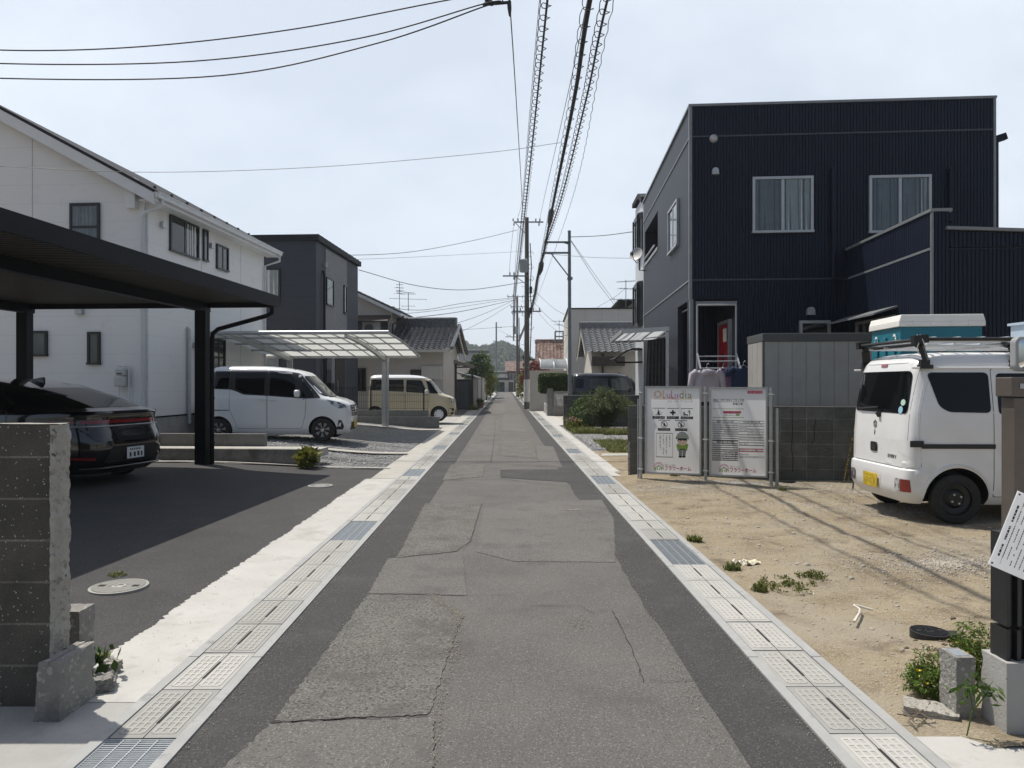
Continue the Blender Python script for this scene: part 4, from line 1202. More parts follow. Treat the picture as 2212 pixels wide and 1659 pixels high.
# low part
u1, zrg = H3.fy(955, 700, 1.2)
xr_ = H3.fy(975, 768, -1.9)[0]
zeav = H3.fy(940, 752, -2.0)[1]
xl = H3.fy(810, 700, 1.2)[0]
zrg = H3.fy(900, 704, 1.2)[1]
mb = MB(); mb.box(xl - .6, xr_ - .5, -1.3, -.003, .1, zeav); mb.box(.003, xr_ - .5, .0, 4.2, .1, zeav)
mb.prism([(-1.3, zeav), (4.0, zeav), (1.2, zrg - .1)], lambda a, b, w: (w, a, b), .005, xr_ - .45)
mb.build('low_wall', K['beige_wall'], h3)
mb = MB()
tile_field(mb, (xl - .6, 1.2, zrg), (xr_ - .1, 1.2, zrg), (xr_, -2.1, zeav - .05), (xl - .6, -2.1, zeav - .05))
tile_field(mb, (xr_ - .1, 1.2, zrg), (.2, 1.2, zrg), (.2, 4.6, zeav - .05), (xr_, 4.6, zeav - .05))
ridge(mb, (xl - .2, 1.2, zrg), (xr_ - .2, 1.2, zrg), .26, .42)
mb.tube([(xr_ + .02, 1.2, zrg + .03), (xr_ + .05, -.5, zrg - (zrg - zeav) * .5), (xr_ + .05, -2.1, zeav)], .1, 8); mb.tube([(xr_ + .02, 1.2, zrg + .03), (xr_ + .05, 4.6, zeav)], .1, 8)
mb.build('low_roof', K['tile'], h3, smooth=35)
mb = MB(); mb.prism([(-2.1, zeav - .17), (1.2, zrg - .12), (1.2, zrg - .3), (-1.95, zeav - .35)], lambda a, b, w: (w, a, b), xr_ - .08, xr_ - .04); mb.prism([(4.6, zeav - .17), (1.2, zrg - .12), (1.2, zrg - .3), (4.5, zeav - .35)], lambda a, b, w: (w, a, b), xr_ - .08, xr_ - .04)
mb.box(xl - .5, xr_ - .1, -2.08, -2.0, zeav - .2, zeav - .06)
mb.build('verge_board', K['beige_side'], h3)
ua = H3.fy(905, 800, -1.3)[0]; ub = H3.fy(976 - 60, 800, -1.3)[0]
window(h3, F_front(-1.3), H3.fy(768, 800, -1.3)[0], H3.fy(791, 800, -1.3)[0], H3.fy(780, 845, -1.3)[1], H3.fy(780, 795, -1.3)[1], 'brown_dark', 'slide', 'glass_dark', t=.07)
mb = MB(); mb.box(H3.fy(911, 800, -1.3)[0], H3.fy(955, 800, -1.3)[0], H3.fy(930, 820, -1.3)[1], H3.fy(930, 791, -1.3)[1], .002, .12, mp=F_front(-1.3)); mb.build('shutter_box', K['beige_side'], h3, bevel=.01)
mb = MB(); mb.box(xr_ - 2.2, xr_ - 1.0, .2, 2.3, .002, .05, mp=F_front(-1.3)); mb.build('door', K['brown_dark'], h3)
t3 = ac_unit(tuple(H3.wld((H3.fy(806, 690)[0], -.35, H3.fy(806, 712)[1] - .45))), -.06, 'air conditioner on a wall bracket high on the beige tiled house', .9, .75, .32, front=-1)
mb = MB(); mb.bar((-.3, -.1, .02), (-.3, .35, .02), .03, .03); mb.bar((.3, -.1, .02), (.3, .35, .02), .03, .03); mb.bar((-.3, -.1, .02), (-.3, .35, -.4), .03, .03); mb.bar((.3, -.1, .02), (.3, .35, -.4), .03, .03); mb.build('bracket', K['brown_dark'], t3)

# ------------------------------------------------------------ other houses down the street
def simple_tiled(name, label, x0, x1, y0, y1, zeave, zridge, wall, tilem, along='x', over=.5, cat='house', base=0.0):
    """gabled house; the ridge runs along x or y"""
    cx, cy = (x0 + x1) / 2, (y0 + y1) / 2
    t = thing(name, label, cat, (cx, cy, base), -.05)
    a, b = (x1 - x0) / 2, (y1 - y0) / 2
    mb = MB()
    if along == 'x':
        mb.prism([(-b, 0), (b, 0), (b, zeave), (0, zridge - .12), (-b, zeave)], lambda u, v, w: (w, u, v), -a, a)
    else:
        mb.prism([(-a, 0), (a, 0), (a, zeave), (0, zridge - .12), (-a, zeave)], lambda u, v, w: (u, w, v), -b, b)
    mb.build('wall', wall, t)
    mb = MB()
    sl_ = (zridge - zeave) / (b if along == 'x' else a)
    zo = zeave - sl_ * over + .1
    if along == 'x':
        tile_field(mb, (-a - .35, 0, zridge), (a + .35, 0, zridge), (a + .35, -b - over, zo), (-a - .35, -b - over, zo))
        tile_field(mb, (a + .35, 0, zridge), (-a - .35, 0, zridge), (-a - .35, b + over, zo), (a + .35, b + over, zo))
        ridge(mb, (-a - .3, 0, zridge), (a + .3, 0, zridge), .22, .25)
    else:
        tile_field(mb, (0, -b - .35, zridge), (0, b + .35, zridge), (a + over, b + .35, zo), (a + over, -b - .35, zo))
        tile_field(mb, (0, b + .35, zridge), (0, -b - .35, zridge), (-a - over, -b - .35, zo), (-a - over, b + .35, zo))
        ridge(mb, (0, -b - .3, zridge), (0, b + .3, zridge), .22, .25)
    mb.build('roof', tilem, t, smooth=35)
    mb = MB()
    if along == 'x':
        for s in (-1, 1):
            for q in (-1, 1): mb.bar((s * (a + .3), 0, zridge - .14), (s * (a + .3), q * (b + over), zo - .12), .04, .2)
    else:
        for s in (-1, 1):
            for q in (-1, 1): mb.bar((0, s * (b + .3), zridge - .14), (q * (a + over), s * (b + .3), zo - .12), .04, .2)
    mb.build('verge_board', K['beige_side'], t)
    return t
# right: low tiled house, beige box house, brown roof house
t = simple_tiled('house', 'low beige house with a silver grey tiled roof behind the dark wagon', 3.95, 9.5, 31.0, 37.0, at(1300, 756, 31).z + .0, at(1300, 708, 34).z, K['beige_wall'], K['tile_grey'])
mb = MB(); mb.prism([(-1.2, 2.35), (.2, 2.35), (.2, 2.5), (-1.2, 2.75)], lambda u, v, w: (-2.7 + w, -3.0 + u * .5, v), -.1, 1.3); mb.build('porch_hood', K['brown_dark'], t)
pipe(t, [(-2.3, -3.06, 0), (-2.3, -3.06, 2.9)], .045, 'brown_dark')
x0, x1 = at(1228, 700, 39).x, at(1338, 700, 39).x
zt5 = at(1228, 668, 39).z
t = thing('house', 'pale grey beige box house with a flat roof behind the steel pole', 'house', (x0, 39, 0), -.05)
mb = MB(); mb.box(0, 6, 0, 8, 0, zt5); mb.box(4.0, 6.5, -.6, 3, 0, zt5 - .5); mb.build('wall', K['beige_side'], t)
mb = MB(); mb.box(-.06, 6.06, -.06, 8.06, zt5, zt5 + .07); mb.build('roof', K['roof_dark'], t)
wx = at(1257, 700, 39).x - x0; wx1 = at(1309, 700, 39).x - x0
window(t, F_front(0), wx, wx1, at(1260, 745, 39).z, at(1260, 700, 39).z, 'silver', 'slide', 'glass_mid', t=.06)
mb = MB(); mb.box(3.7, 4.0, -.14, -.002, zt5 - .9, zt5 - .2); mb.build('vent_box', K['white_paint'], t)
mb = MB(); mb.box(1.9, 3.2, -.06, -.002, .1, 2.2); mb.build('door', K['red_door'], t)['label'] = 'reddish brown door half hidden by the wagon'
Y = 30
t = thing('house', 'tan stepped house top with a small roof behind the tiled roof on the right', 'house', (at(1335, 700, 46).x, 46, 0), -.05)
mb = MB(); mb.box(0, 3, 0, 5, 0, at(1340, 668, 46).z); mb.box(.9, 3.2, -1, 4, 0, at(1340, 655, 46).z); mb.build('wall', K['beige_wall'], t)
mb = MB(); mb.box(-.1, 3.3, -1.2, 5.1, at(1340, 655, 46).z, at(1340, 655, 46).z + .12); mb.build('roof', K['roof_dark'], t)
t = simple_tiled('house', 'house with a large red brown tiled roof on the right of the street', at(1160, 760, 60).x + .3, at(1160, 760, 60).x + 6.3, 58, 66, at(1160, 778, 58).z, at(1160, 740, 62).z, K['beige_wall'], K['tile_brown'])
t = thing('house', 'tan low flat house behind the thick concrete pole', 'house', (at(1112, 800, 86).x + 1.1, 86, 0), -.03)
mb = MB(); mb.box(0, 4.5, 0, 8, 0, at(1130, 789, 86).z); mb.build('wall', K['beige_wall'], t)
mb = MB(); mb.box(-.15, 4.6, -.2, 8, at(1130, 789, 86).z, at(1130, 785, 86).z); mb.bar((-.1, -.1, at(1130, 776, 86).z), (4.5, -.1, at(1130, 776, 86).z), .12, .12)
for i in range(5): mb.bar((.2 + i, -.1, at(1130, 786, 86).z), (.2 + i, -.1, at(1130, 776, 86).z), .08, .08)
mb.build('roof', K['roof_dark'], t)
# white sided neighbour with bay windows
x0 = at(1392, 600, 24.5).x
t = thing('house', 'white tiled house sliver with black bay windows right behind the navy house', 'house', (x0, 24.5, 0), -.06)
zg, zw = at(1392, 408, 24.5).z, at(1380, 440, 26).z
K['white_shingle'] = mat('white wall tile', (.6, .62, .64), .5, (.55, .57, .6), 5, 4, joints=[(2, .1, .01, (.42, .43, .45))])
mb = MB(); mb.prism([(0, .2), (2.5, .2), (2.5, zw), (.9, zg - .15), (0, zg - .5)], lambda u, v, w: (w, u, v), 0, 6); mb.build('wall', K['white_shingle'], t)
mb = MB(); mb.prism([(-.1, zg - .5), (.9, zg - .1), (2.6, zw + .1), (2.6, zw + .25), (.9, zg + .08), (-.1, zg - .3)], lambda u, v, w: (w, u, v), -.12, 6.2); mb.build('roof', K['roof_dark'], t)
for ya_, yb_ in ((470, 545), (615, 700)):
    z1, z0 = at(1375, ya_, 25.5).z, at(1375, yb_, 25.5).z
    pl = [(.0, .35), (-.16, .55), (-.16, 1.75), (.0, 1.95)]; mp_ = lambda u, v, w: (u - .002, v, w)
    mb = MB(); mb.prism(pl, mp_, z1 - .14, z1 + .06); mb.prism(pl, mp_, z0 - .12, z0 + .05)
    for (a, b) in pl: mb.bar((a - .01, b, z0), (a - .01, b, z1), .06, .06)
    bw = mb.build('bay_window', K['frame_black'], t)
    mb = MB(); mb.prism([(0, .4), (-.13, .58), (-.13, 1.72), (0, 1.9)], mp_, z0 + .05, z1 - .14); mb.build('pane', K['glass_mid'], bw)
t = thing('awning', 'dark curved awning on scrolled brackets by the white tiled house', 'awning', (0, 0, 0))
mb = MB(); a, b = at(1328, 776, 25), at(1392, 755, 25); mb.grid(8, 8, lambda u, v: (a.x + (b.x - a.x) * u, 25 + 1.4 * v, a.z + (b.z - a.z) * math.sin(u * 1.5) + .02)); mb.build('sheet', K['roof_dark'], t)
mb = MB(); mb.tube([a, (a.x + .1, 25, a.z - .12), (b.x, 25, a.z - .1)], .03, 6); mb.tube([a.lerp(b, f) + Vector((0, 0, .16 * math.sin(f * 3.14))) for f in (0, .2, .4, .6, .8, 1)], .035, 6); mb.build('bracket', K['black_metal'], t)

# left: beyond the tiled house
t = simple_tiled('garage', 'small house with a green metal roof beyond the brown frame carport', at(1008, 800, 50).x - 6, at(1008, 800, 50).x - 1.0, 49, 53, at(1000, 786, 49).z, at(1000, 766, 51).z, K['beige_wall'], K['tile'], cat='garage')
for ch in list(t.children):
    if ch.name.startswith('roof'):
        bpy.data.objects.remove(ch)
K['green_roof'] = mat('green painted metal roof', (.2, .27, .22), .5, (.26, .33, .28), 3, 5)
mb = MB(); a, b = 2.5, 2.0; zr_, zo = at(1000, 766, 51).z, at(1000, 787, 49).z
for q in (-1, 1):
    mb.prism([(0, zr_), (q * (b + .5), zo), (q * (b + .5), zo + .06), (0, zr_ + .06)], lambda u, v, w: (w, u, v), -a - .3, a + .3)
    for i in range(8): x = -a - .3 + (2 * a + .6) * i / 7; mb.bar((x, 0, zr_ + .08), (x, q * (b + .5), zo + .08), .05, .06)
mb.build('roof', K['green_roof'], t)
simple_tiled('house', 'grey tiled roof house rising behind the garden trees on the left', at(1003, 800, 78).x - 1, at(1043, 800, 78).x + .3, 76, 83, at(1030, 782, 77).z, at(1030, 762, 80).z, K['beige_wall'], K['tile_grey'])
t = simple_tiled('house', 'house with a peaked tile ridge seen between the two television aerials', at(860, 800, 52).x - 2.5, at(860, 800, 52).x + 2.8, 50, 56, at(860, 708, 50).z, at(860, 672, 50).z, K['beige_wall'], K['tile'], along='y')
x0 = at(968, 800, 130).x
t = thing('apartment_block', 'grey concrete apartment block far behind the tiled roofs on the left', 'building', (x0 - 6, 130, 0), -.03)
zt6 = at(980, 733, 130).z
mb = MB(); mb.box(0, 7.9, 0, 9, 0, zt6); mb.box(3, 6, 2, 6, zt6, zt6 + .7); mb.build('wall', K['concrete_old'], t)
for i in range(2):
    for j in range(3):
        window(t, F_front(0), 5.0 + i * 1.4, 5.9 + i * 1.4, zt6 - 1.9 - j * 2.6, zt6 - .8 - j * 2.6, 'grey_plastic', 'slide', 'glass_dark', t=.06)
# grey steel shed doors
x1 = at(1018, 850, 44).x
t = thing('garage', 'grey steel garage with double doors beside the cream car', 'garage', (x1 - 2.6, 44, 0), -.03)
zs0, zs1 = at(1000, 806, 44).z, at(1018, 815, 44).z
mb = MB(); mb.box(0, 2.62, 0, 5, 0, zs1 - .12); mb.build('wall', K['shed_dark'], t)
mb = MB(); mb.prism([(-.6, zs0 + .45), (2.85, zs1), (2.85, zs1 + .08), (-.6, zs0 + .55)], lambda u, v, w: (u, w, v), -.35, 5.2); mb.build('roof', K['silver'], t)
K['shed_blue'] = mat('blue grey steel door', (.12, .135, .155), .45, (.14, .155, .175), 2, 5)
for i in range(2):
    mb = MB(); mb.box(.18 + i * 1.13, .18 + i * 1.13 + 1.11, .05, zs1 - .25, .002, .05, mp=F_front(0)); dd = mb.build('door', K['shed_blue'], t)
    if i == 0:
        mb = MB(); mb.box(1.17, 1.26, .95, 1.15, .051, .09, mp=F_front(0)); mb.build('handle', K['black_plastic'], dd)
# brown end house across the T junction
t = thing('house', 'brown house with a garage closing the far end of the street', 'house', (-1.6, 145.5, 0), 0)
K['brown_wall'] = mat('red brown wall', (.13, .085, .075), .85, (.16, .108, .095), 3, 5)
mb = MB(); mb.box(2.0, 9, 1, 9, 0, 4.2); mb.build('wall', K['brown_wall'], t)
mb = MB(); mb.box(-2.2, 3.4, -1.5, 1, 0, 2.35); mb.build('garage_wall', K['beige_wall'], t)
mb = MB(); mb.box(-.35, 1.5, .02, 2.0, .002, .05, mp=F_front(-1.5)); mb.build('garage_door', K['navy_flat'], t)
mb = MB(); mb.box(2.3, 3.3, .02, 2.0, .002, .05, mp=F_front(-1.5)); mb.build('door', K['brown_dark'], t)
mb = MB(); tile_field(mb, (1.6, 5, 6.4), (9.4, 5, 6.4), (9.4, .3, 4.3), (1.6, .3, 4.3), .3, .3); tile_field(mb, (9.4, 5, 6.4), (1.6, 5, 6.4), (1.6, 9.6, 4.3), (9.4, 9.6, 4.3), .3, .3); mb.build('roof', K['tile_brown'], t, smooth=35)
mb = MB(); tile_field(mb, (-2.6, 2.5, 4.3), (2.2, 2.5, 4.3), (2.2, -.6, 2.9), (-2.6, -.6, 2.9), .3, .3); mb.box(-2.4, 2.0, 1.2, 4, 2.3, 4.1); mb.build('low_roof', K['tile_grey'], t, smooth=35)
window(t, F_front(1), 2.6, 3.9, 2.5, 3.7, 'silver', 'slide', 'glass_mid', t=.07)
simple_tiled('house', 'pale walled tiled house left of the brown end house', -11, -4.2, 142, 150, 4.0, 6.0, K['beige_wall'], K['tile_grey'])

# ------------------------------------------------------------ writing
def text_mesh(body, bold=0.0):
    cu = bpy.data.curves.new('t', 'FONT'); cu.body = body; cu.resolution_u = 2; cu.offset = bold
    ob = bpy.data.objects.new('t', cu); COL.objects.link(ob)
    dg = bpy.context.evaluated_depsgraph_get()
    me = bpy.data.meshes.new_from_object(ob.evaluated_get(dg))
    bpy.data.objects.remove(ob)
    v = np.empty(len(me.vertices) * 3); me.vertices.foreach_get('co', v); v = v.reshape(-1, 3)
    f = [tuple(p.vertices) for p in me.polygons]
    bpy.data.meshes.remove(me)
    return v, f

def text_in(mb, body, fm, u0, u1, v0, v1, w, m=0, bold=0.0):
    v, f = text_mesh(body, bold)
    if not len(v): return
    a, b = v.min(0), v.max(0)
    s = np.maximum(b - a, 1e-6)
    mb.add([fm(u0 + (p[0] - a[0]) / s[0] * (u1 - u0), v0 + (p[1] - a[1]) / s[1] * (v1 - v0), w) for p in v], f, m)

def disc(mb, fm, u, v, ru, rv, w, m, n=20, r_in=None, a0=0, a1=2 * math.pi):
    full = abs(a1 - a0 - 2 * math.pi) < 1e-6
    an = [a0 + (a1 - a0) * i / n for i in range(n + (0 if full else 1))]
    if r_in is None:
        mb.add([fm(u + ru * math.cos(a), v + rv * math.sin(a), w) for a in an], [tuple(range(len(an)))], m)
    else:
        k = len(an)
        vs = [fm(u + ru * math.cos(a) * q, v + rv * math.sin(a) * q, w) for q in (1, r_in) for a in an]
        mb.add(vs, [(i, (i + 1) % k, k + (i + 1) % k, k + i) for i in range(k if full else k - 1)], m)

def flat(mb, fm, pts, w, m):
    mb.add([fm(u, v, w) for u, v in pts], [tuple(range(len(pts)))], m)

# ------------------------------------------------------------ black carport on the left
C1o = gnd(437, 1003, .11)
C1 = Frame(C1o.x, C1o.y, .07, .10)
cp = thing('carport', 'black flat roofed carport over the black car on the left', 'carport', tuple(C1.o), -.07)
cz0, cz1 = 2.84, 3.01
crx, cry = C1.loc((-4.05, 12.78, 0))[0], C1.loc((-4.05, 12.78, 0))[1]
for x in (0, -3.36):
    for y in (0, -5.1):
        mb = MB(); mb.box(x - .1, x + .1, y - .09, y + .09, 0, cz0 - .08); mb.box(x - .13, x + .13, y - .13, y + .13, 0, .012)
        mb.build('post', K['black_metal'], cp, bevel=.006)
    mb = MB(); mb.box(x - .075, x + .075, -6.3, .16, cz0 - .08, cz1 - .09); mb.build('beam', K['black_metal'], cp)
mb = MB()
xL = -5.4
n = 66
ys = []
for i in range(n):
    y = -6.5 + (cry + 6.45) * i / n; p_ = (cry + 6.45) / n
    ys += [(y, 0), (y + p_ * .45, 0), (y + p_ * .55, .05), (y + p_ * .92, .05)]
ys.append((cry - .05, 0))
vs = []
for y, dz in ys: vs += [(xL, y, cz1 - .09 + dz), (crx - .04, y, cz1 - .09 + dz)]
mb.add(vs, [(2 * i, 2 * i + 2, 2 * i + 3, 2 * i + 1) for i in range(len(ys) - 1)])
mb.build('roof_sheet', K['carport_under'], cp)
mb = MB()
mb.box(crx - .05, crx, -6.5, cry, cz0 - .01, cz1 + .02); mb.box(xL, crx - .05, cry - .05, cry, cz0 - .01, cz1 + .02)
mb.box(xL - .05, xL, -6.5, cry, cz0 - .01, cz1 + .02); mb.box(xL, crx - .05, -6.5, -6.45, cz0 - .01, cz1 + .02)
mb.box(xL, crx - .05, -6.44, cry - .06, cz1 - .02, cz1 + .0)
mb.build('fascia', K['black_metal'], cp)
pipe(cp, [(crx - .1, cry - .12, cz0), (crx - .1, cry - .12, cz0 - .12), (crx - .2, cry - .12, cz0 - .17), (.28, .02, cz0 - .40), (.19, .01, cz0 - .48), (.18, .0, cz0 - .6), (.18, 0, .02)], .04, 'black_metal', brackets=[(.18, 0, z) for z in (.4, 1.2, 1.9)])

# ------------------------------------------------------------ silver carport with frosted roof
C2o = gnd(830, 923, .1)
C2 = Frame(C2o.x, C2o.y, .06, .08)
cp = thing('carport', 'silver carport with a curved frosted sheet roof in front of the cream car', 'carport', tuple(C2.o), -.06)
xr2 = C2.fy(903, 768)[0]; xl2 = C2.fy(560, 768)[0]
zp = C2.fy(830, 768)[1]
yfr = -4.55; zfr = C2.fy(800, 717, yfr)[1]
def arc(t, off=0.0):            # t: 0 at the posts, 1 at the front edge
    return (.18 + (yfr - .18) * t, zp + (zfr - zp) * math.sin(t * math.pi * .44) / math.sin(math.pi * .44) + off)
NT = 16
xp2 = C2.fy(625, 800)[0]
for x in (0, xp2):
    mb = MB(); mb.box(x - .07, x + .07, -.06, .06, 0, zp - .1); mb.box(x + .075, x + .115, -.03, .03, .02, zp - .1)
    mb.build('post', K['silver'], cp, bevel=.006)
    mb = MB()
    outl = [arc(t / NT, -.06) for t in range(NT + 1)] + [arc(t / NT, -.22 + .07 * t / NT) for t in range(NT, -1, -1)]
    mb.prism(outl, lambda u, v, w: (w, u, v), x - .045, x + .045); mb.build('arm', K['silver'], cp)
mb = MB()
mb.grid(NT, 1, lambda a, b: (xl2 + .02 + (xr2 - xl2 - .04) * b, arc(a)[0], arc(a)[1])); mb.build('roof_sheet', K['frost'], cp, smooth=180)
mb = MB()
for i in range(11):
    x = xl2 + (xr2 - xl2) * i / 10
    w = .028 if i in (0, 10) else .018
    outl = [arc(t / NT, -.008) for t in range(NT + 1)] + [arc(t / NT, -.05 if i in (0, 10) else -.035) for t in range(NT, -1, -1)]
    mb.prism(outl, lambda u, v, ww: (ww, u, v), x - w, x + w)
    if i % 2 == 0: continue
mb.build('rafter', K['silver'], cp)
mb = MB()
for t in (.27, .52, .77):
    y, z = arc(t); mb.box(xl2 + .03, xr2 - .03, y - .03, y + .03, z - .062, z - .012)
mb.build('purlin', K['silver'], cp)
mb = MB(); y, z = arc(1.0); mb.tube([(xl2 - .03, y, z - .01), (xr2 + .03, y, z - .01)], .055, 12); mb.build('front_rail', K['silver'], cp, smooth=50)
mb = MB(); y, z = arc(0); mb.box(xl2 - .03, xr2 + .03, y, y + .09, z - .08, z + .03); mb.build('eaves_gutter', K['silver'], cp)
pipe(cp, [(.1, .22, zp - .04), (.1, .16, zp - .2), (.1, .12, zp - .3), (.1, .1, .02)], .03, 'silver')

# ------------------------------------------------------------ low walls on the left
RWo = gnd(687, 1008, .04)
t = thing('retaining_wall', 'low concrete retaining wall with a pale top behind the black carport post', 'wall', (RWo.x, RWo.y, 0), -.07)
mb = MB(); mb.box(-8, 0, 0, .14, -.05, .355); mb.build('wall_face', K['concrete_old'], t, bevel=.008)
mb = MB(); mb.box(-8, -.01, .142, .62, .2, .348); mb.build('ledge', K['concrete_pale'], t)
BWo = at(572, 960, 13.75)
t = thing('block_wall', 'single row of grey blocks standing on the ledge before the white minivan', 'wall', (BWo.x, 13.75, .346), -.05)
mb = MB(); mb.box(-8, 0, 0, .12, 0, .24); mb.build('block_row', K['block_grey'], t)
for nm, px1, y0, z0, z1, lab in (('block_wall', 948, 25.0, .0, .40, 'lower row of grey blocks under the black mesh fence'), ('block_wall', 925, 25.17, .0, .63, 'upper row of grey blocks carrying the black mesh fence')):
    x1 = at(px1, 900, y0).x
    t = thing(nm, lab, 'wall', (x1, y0, 0), -.04)
    mb = MB(); mb.box(-6, 0, 0, .14, z0, z1); mb.build('block_row', K['block_grey'], t)
x1 = at(925, 900, 25.2).x
t = thing('mesh_fence', 'black wire mesh fence on grey blocks in front of the cream car', 'fence', (x1, 25.24, .63), -.04)
for i in range(3):
    mb = MB(); mb.box(-.16 - i * 1.9 - .022, -.16 - i * 1.9 + .022, -.02, .02, 0, .86); mb.build('post', K['black_metal'], t)
mb = MB()
for i in range(62): mb.bar((-.02 - i * .066, 0, .03), (-.02 - i * .066, 0, .85), .007, .007)
for z in (.06, .3, .54, .78): mb.bar((0, .006, z), (-4.1, .006, z), .008, .008)
mb.build('mesh_panel', K['black_metal'], t)

# ------------------------------------------------------------ near block wall and stones on the left
WY = gnd(120, 1528).y
wx = at(124, 1200, WY).x
wz = at(100, 918, WY).z
t = thing('block_wall', 'dark weathered concrete block wall end in the left foreground', 'wall', (wx, WY, 0), 0)
mb = MB()
mb.box(-4, -.018, 0, .095, -.05, wz)
mb.build('block_courses', K['block_old'], t)
mb = MB()
def rough(u, v):          # broken mortar edge, wrapping the wall's end
    z = -.02 + (wz + .02) * v
    q = u * 3
    jag = .006 * wob(z * 9, 1) + .007 * wob(z * 31, 2)
    if q <= 1: return (-.034 + .022 * q + jag * (.4 + q * .6), -.004 + .001 * q, z)
    if q <= 2: return (-.012 + .016 * (q - 1) + jag, -.003 + .02 * (q - 1) + .006 * wob(z * 22, 3), z)
    return (.004 + jag * .7 + .004 * wob(z * 17, q), .017 + .075 * (q - 2), z)
mb.grid(24, 110, rough); mb.build('mortar_edge', K['mortar'], t, smooth=60)
mb = MB(); mb.grid(40, 4, lambda u, v: (-4 + 4.0 * u, -.002 + .098 * v, wz + .004 + .004 * wob(u * 60 + v * 3, 1))); mb.build('wall_top', K['mortar'], t)

def lump(name, label, cat, loc, size, m, seed, chip=.02, rz=0, sub=3, taper=1.0, cut=None):
    bm = bmesh.new(); bmesh.ops.create_cube(bm, size=1.0)
    bmesh.ops.subdivide_edges(bm, edges=bm.edges, cuts=9, use_grid_fill=True)
    sx, sy, sz = size
    for v in bm.verts:
        c = v.co.copy()
        edge = sum(1 for q in c if abs(abs(q) - .5) < .06)
        v.co.z += .5
        f = 1 + (taper - 1) * v.co.z
        v.co = Vector((v.co.x * sx * f, v.co.y * sy * f, v.co.z * sz))
        nrm = Vector((c.x / sx, c.y / sy, c.z / sz)).normalized()
        k = wob(c.x * 7 + c.z * 5 + seed, seed) + wob(c.y * 9 - c.z * 7 + seed, seed * 2)
        v.co -= nrm * chip * (.25 * k + (.5 * max(0, k) if edge >= 2 else 0))
        if cut: cut(v, c)
    bmesh.ops.recalc_face_normals(bm, faces=bm.faces)
    me = bpy.data.meshes.new(name); bm.to_mesh(me); bm.free()
    me.materials.append(m); me.polygons.foreach_set('use_smooth', [True] * len(me.polygons)); me.set_sharp_from_angle(angle=R(35))
    o = bpy.data.objects.new(name, me); COL.objects.link(o)
    o.location = loc; o.rotation_euler = (0, 0, rz)
    return props(o, label, cat)
g1 = gnd(130, 1558)
def cutL(v, c):
    if c.x < 0 and c.z > -.2: v.co.x += .035 * (c.z + .2)
lump('curb_block', 'broken concrete curb block leaning at the foot of the left wall end', 'concrete block', (-2.095, 3.385, 0), (.118, .27, .275), K['concrete_old'], 3.1, .016, rz=-.03, cut=cutL)
g2 = at(160, 1400, 3.8)
lump('concrete_block', 'small square concrete post behind the broken curb block', 'concrete block', (g2.x, 3.8, .02), (.14, .14, .335), K['concrete_old'], 5.3, .006)
lump('broken_stone', 'small grey stone chunk lying beside the broken curb block', 'stone', (gnd(225, 1490).x, gnd(225, 1490).y, .0), (.10, .12, .07), K['concrete_old'], 8.3, .03, rz=.4)
lump('broken_stone', 'flat pale stone chip lying at the edge of the white apron', 'stone', (gnd(215, 1470).x, gnd(215, 1470).y + .1, .01), (.08, .10, .05), K['mortar'], 9.3, .03, rz=1.0)

# ------------------------------------------------------------ manhole lids
def lid(name, label, loc, r, m1, m2, h=.012, rim=True):
    t = thing(name, label, 'manhole cover', loc)
    mb = MB(); mb.lathe([(r, -.02), (r, h), (r * .93, h + .002), (r * .92, h - .002), (.01, h - .002)], lambda x, y, z: (x, y, z), 40); mb.build('lid', m1, t)
    mb = MB()
    n = 11
    for i in range(-n, n + 1):
        y = i * r * .86 / n; hw = math.sqrt(max(0, (r * .88) ** 2 - y * y))
        if abs(i) < 3: 
            for s in (-1, 1): mb.box(min(s * hw, s * r * .28), max(s * hw, s * r * .28), y - r * .018, y + r * .018, h - .002, h + .003)
        else: mb.box(-hw, hw, y - r * .018, y + r * .018, h - .002, h + .003)
    disc(mb, lambda u, v, w: (u, v, w), 0, 0, r * .24, r * .24, h + .003, 0, 20, .7)
    mb.build('tread_pattern', m1, t)
    mb = MB(); 
    for s in (-1, 1): mb.box(s * r * .62 - r * .12, s * r * .62 + r * .12, -r * .1, r * .1, h, h + .0045)
    mb.build('lifting_slot', m2, t)
    return t
g = gnd(257, 1258, .05); lid('manhole_cover', 'pale round manhole cover in the dark driveway, nearer and larger of two', (g.x, g.y, lot_left(g.x, g.y) + .002), .205, K['cover_rib'], K['slot'])
g = gnd(692, 1047, .03); lid('manhole_cover', 'small pale round manhole cover near the gravel edge', (g.x, g.y, lot_left(g.x, g.y) + .002), .18, K['cover_rib'], K['slot'])
g = gnd(2008, 1376, .04); t = lid('manhole_cover', 'black plastic drain lid standing proud of the sandy soil', (g.x, g.y, sand_z(g.x, g.y) - .01), .105, K['black_plastic'], K['slot'], h=.05)
mb = MB(); mb.box(.06, .15, -.06, .02, -.0, .045); mb.build('lid_lug', K['black_plastic'], t)
g = gnd(1695, 1205 - 5 - 162 + 0, .05); g = gnd(1692, 1036, .05); t = lid('manhole_cover', 'flat black drain lid in the gravel under the left sign board', (g.x, g.y - .05, sand_z(g.x, g.y) + .0), .16, K['black_plastic'], K['slot'], h=.03)

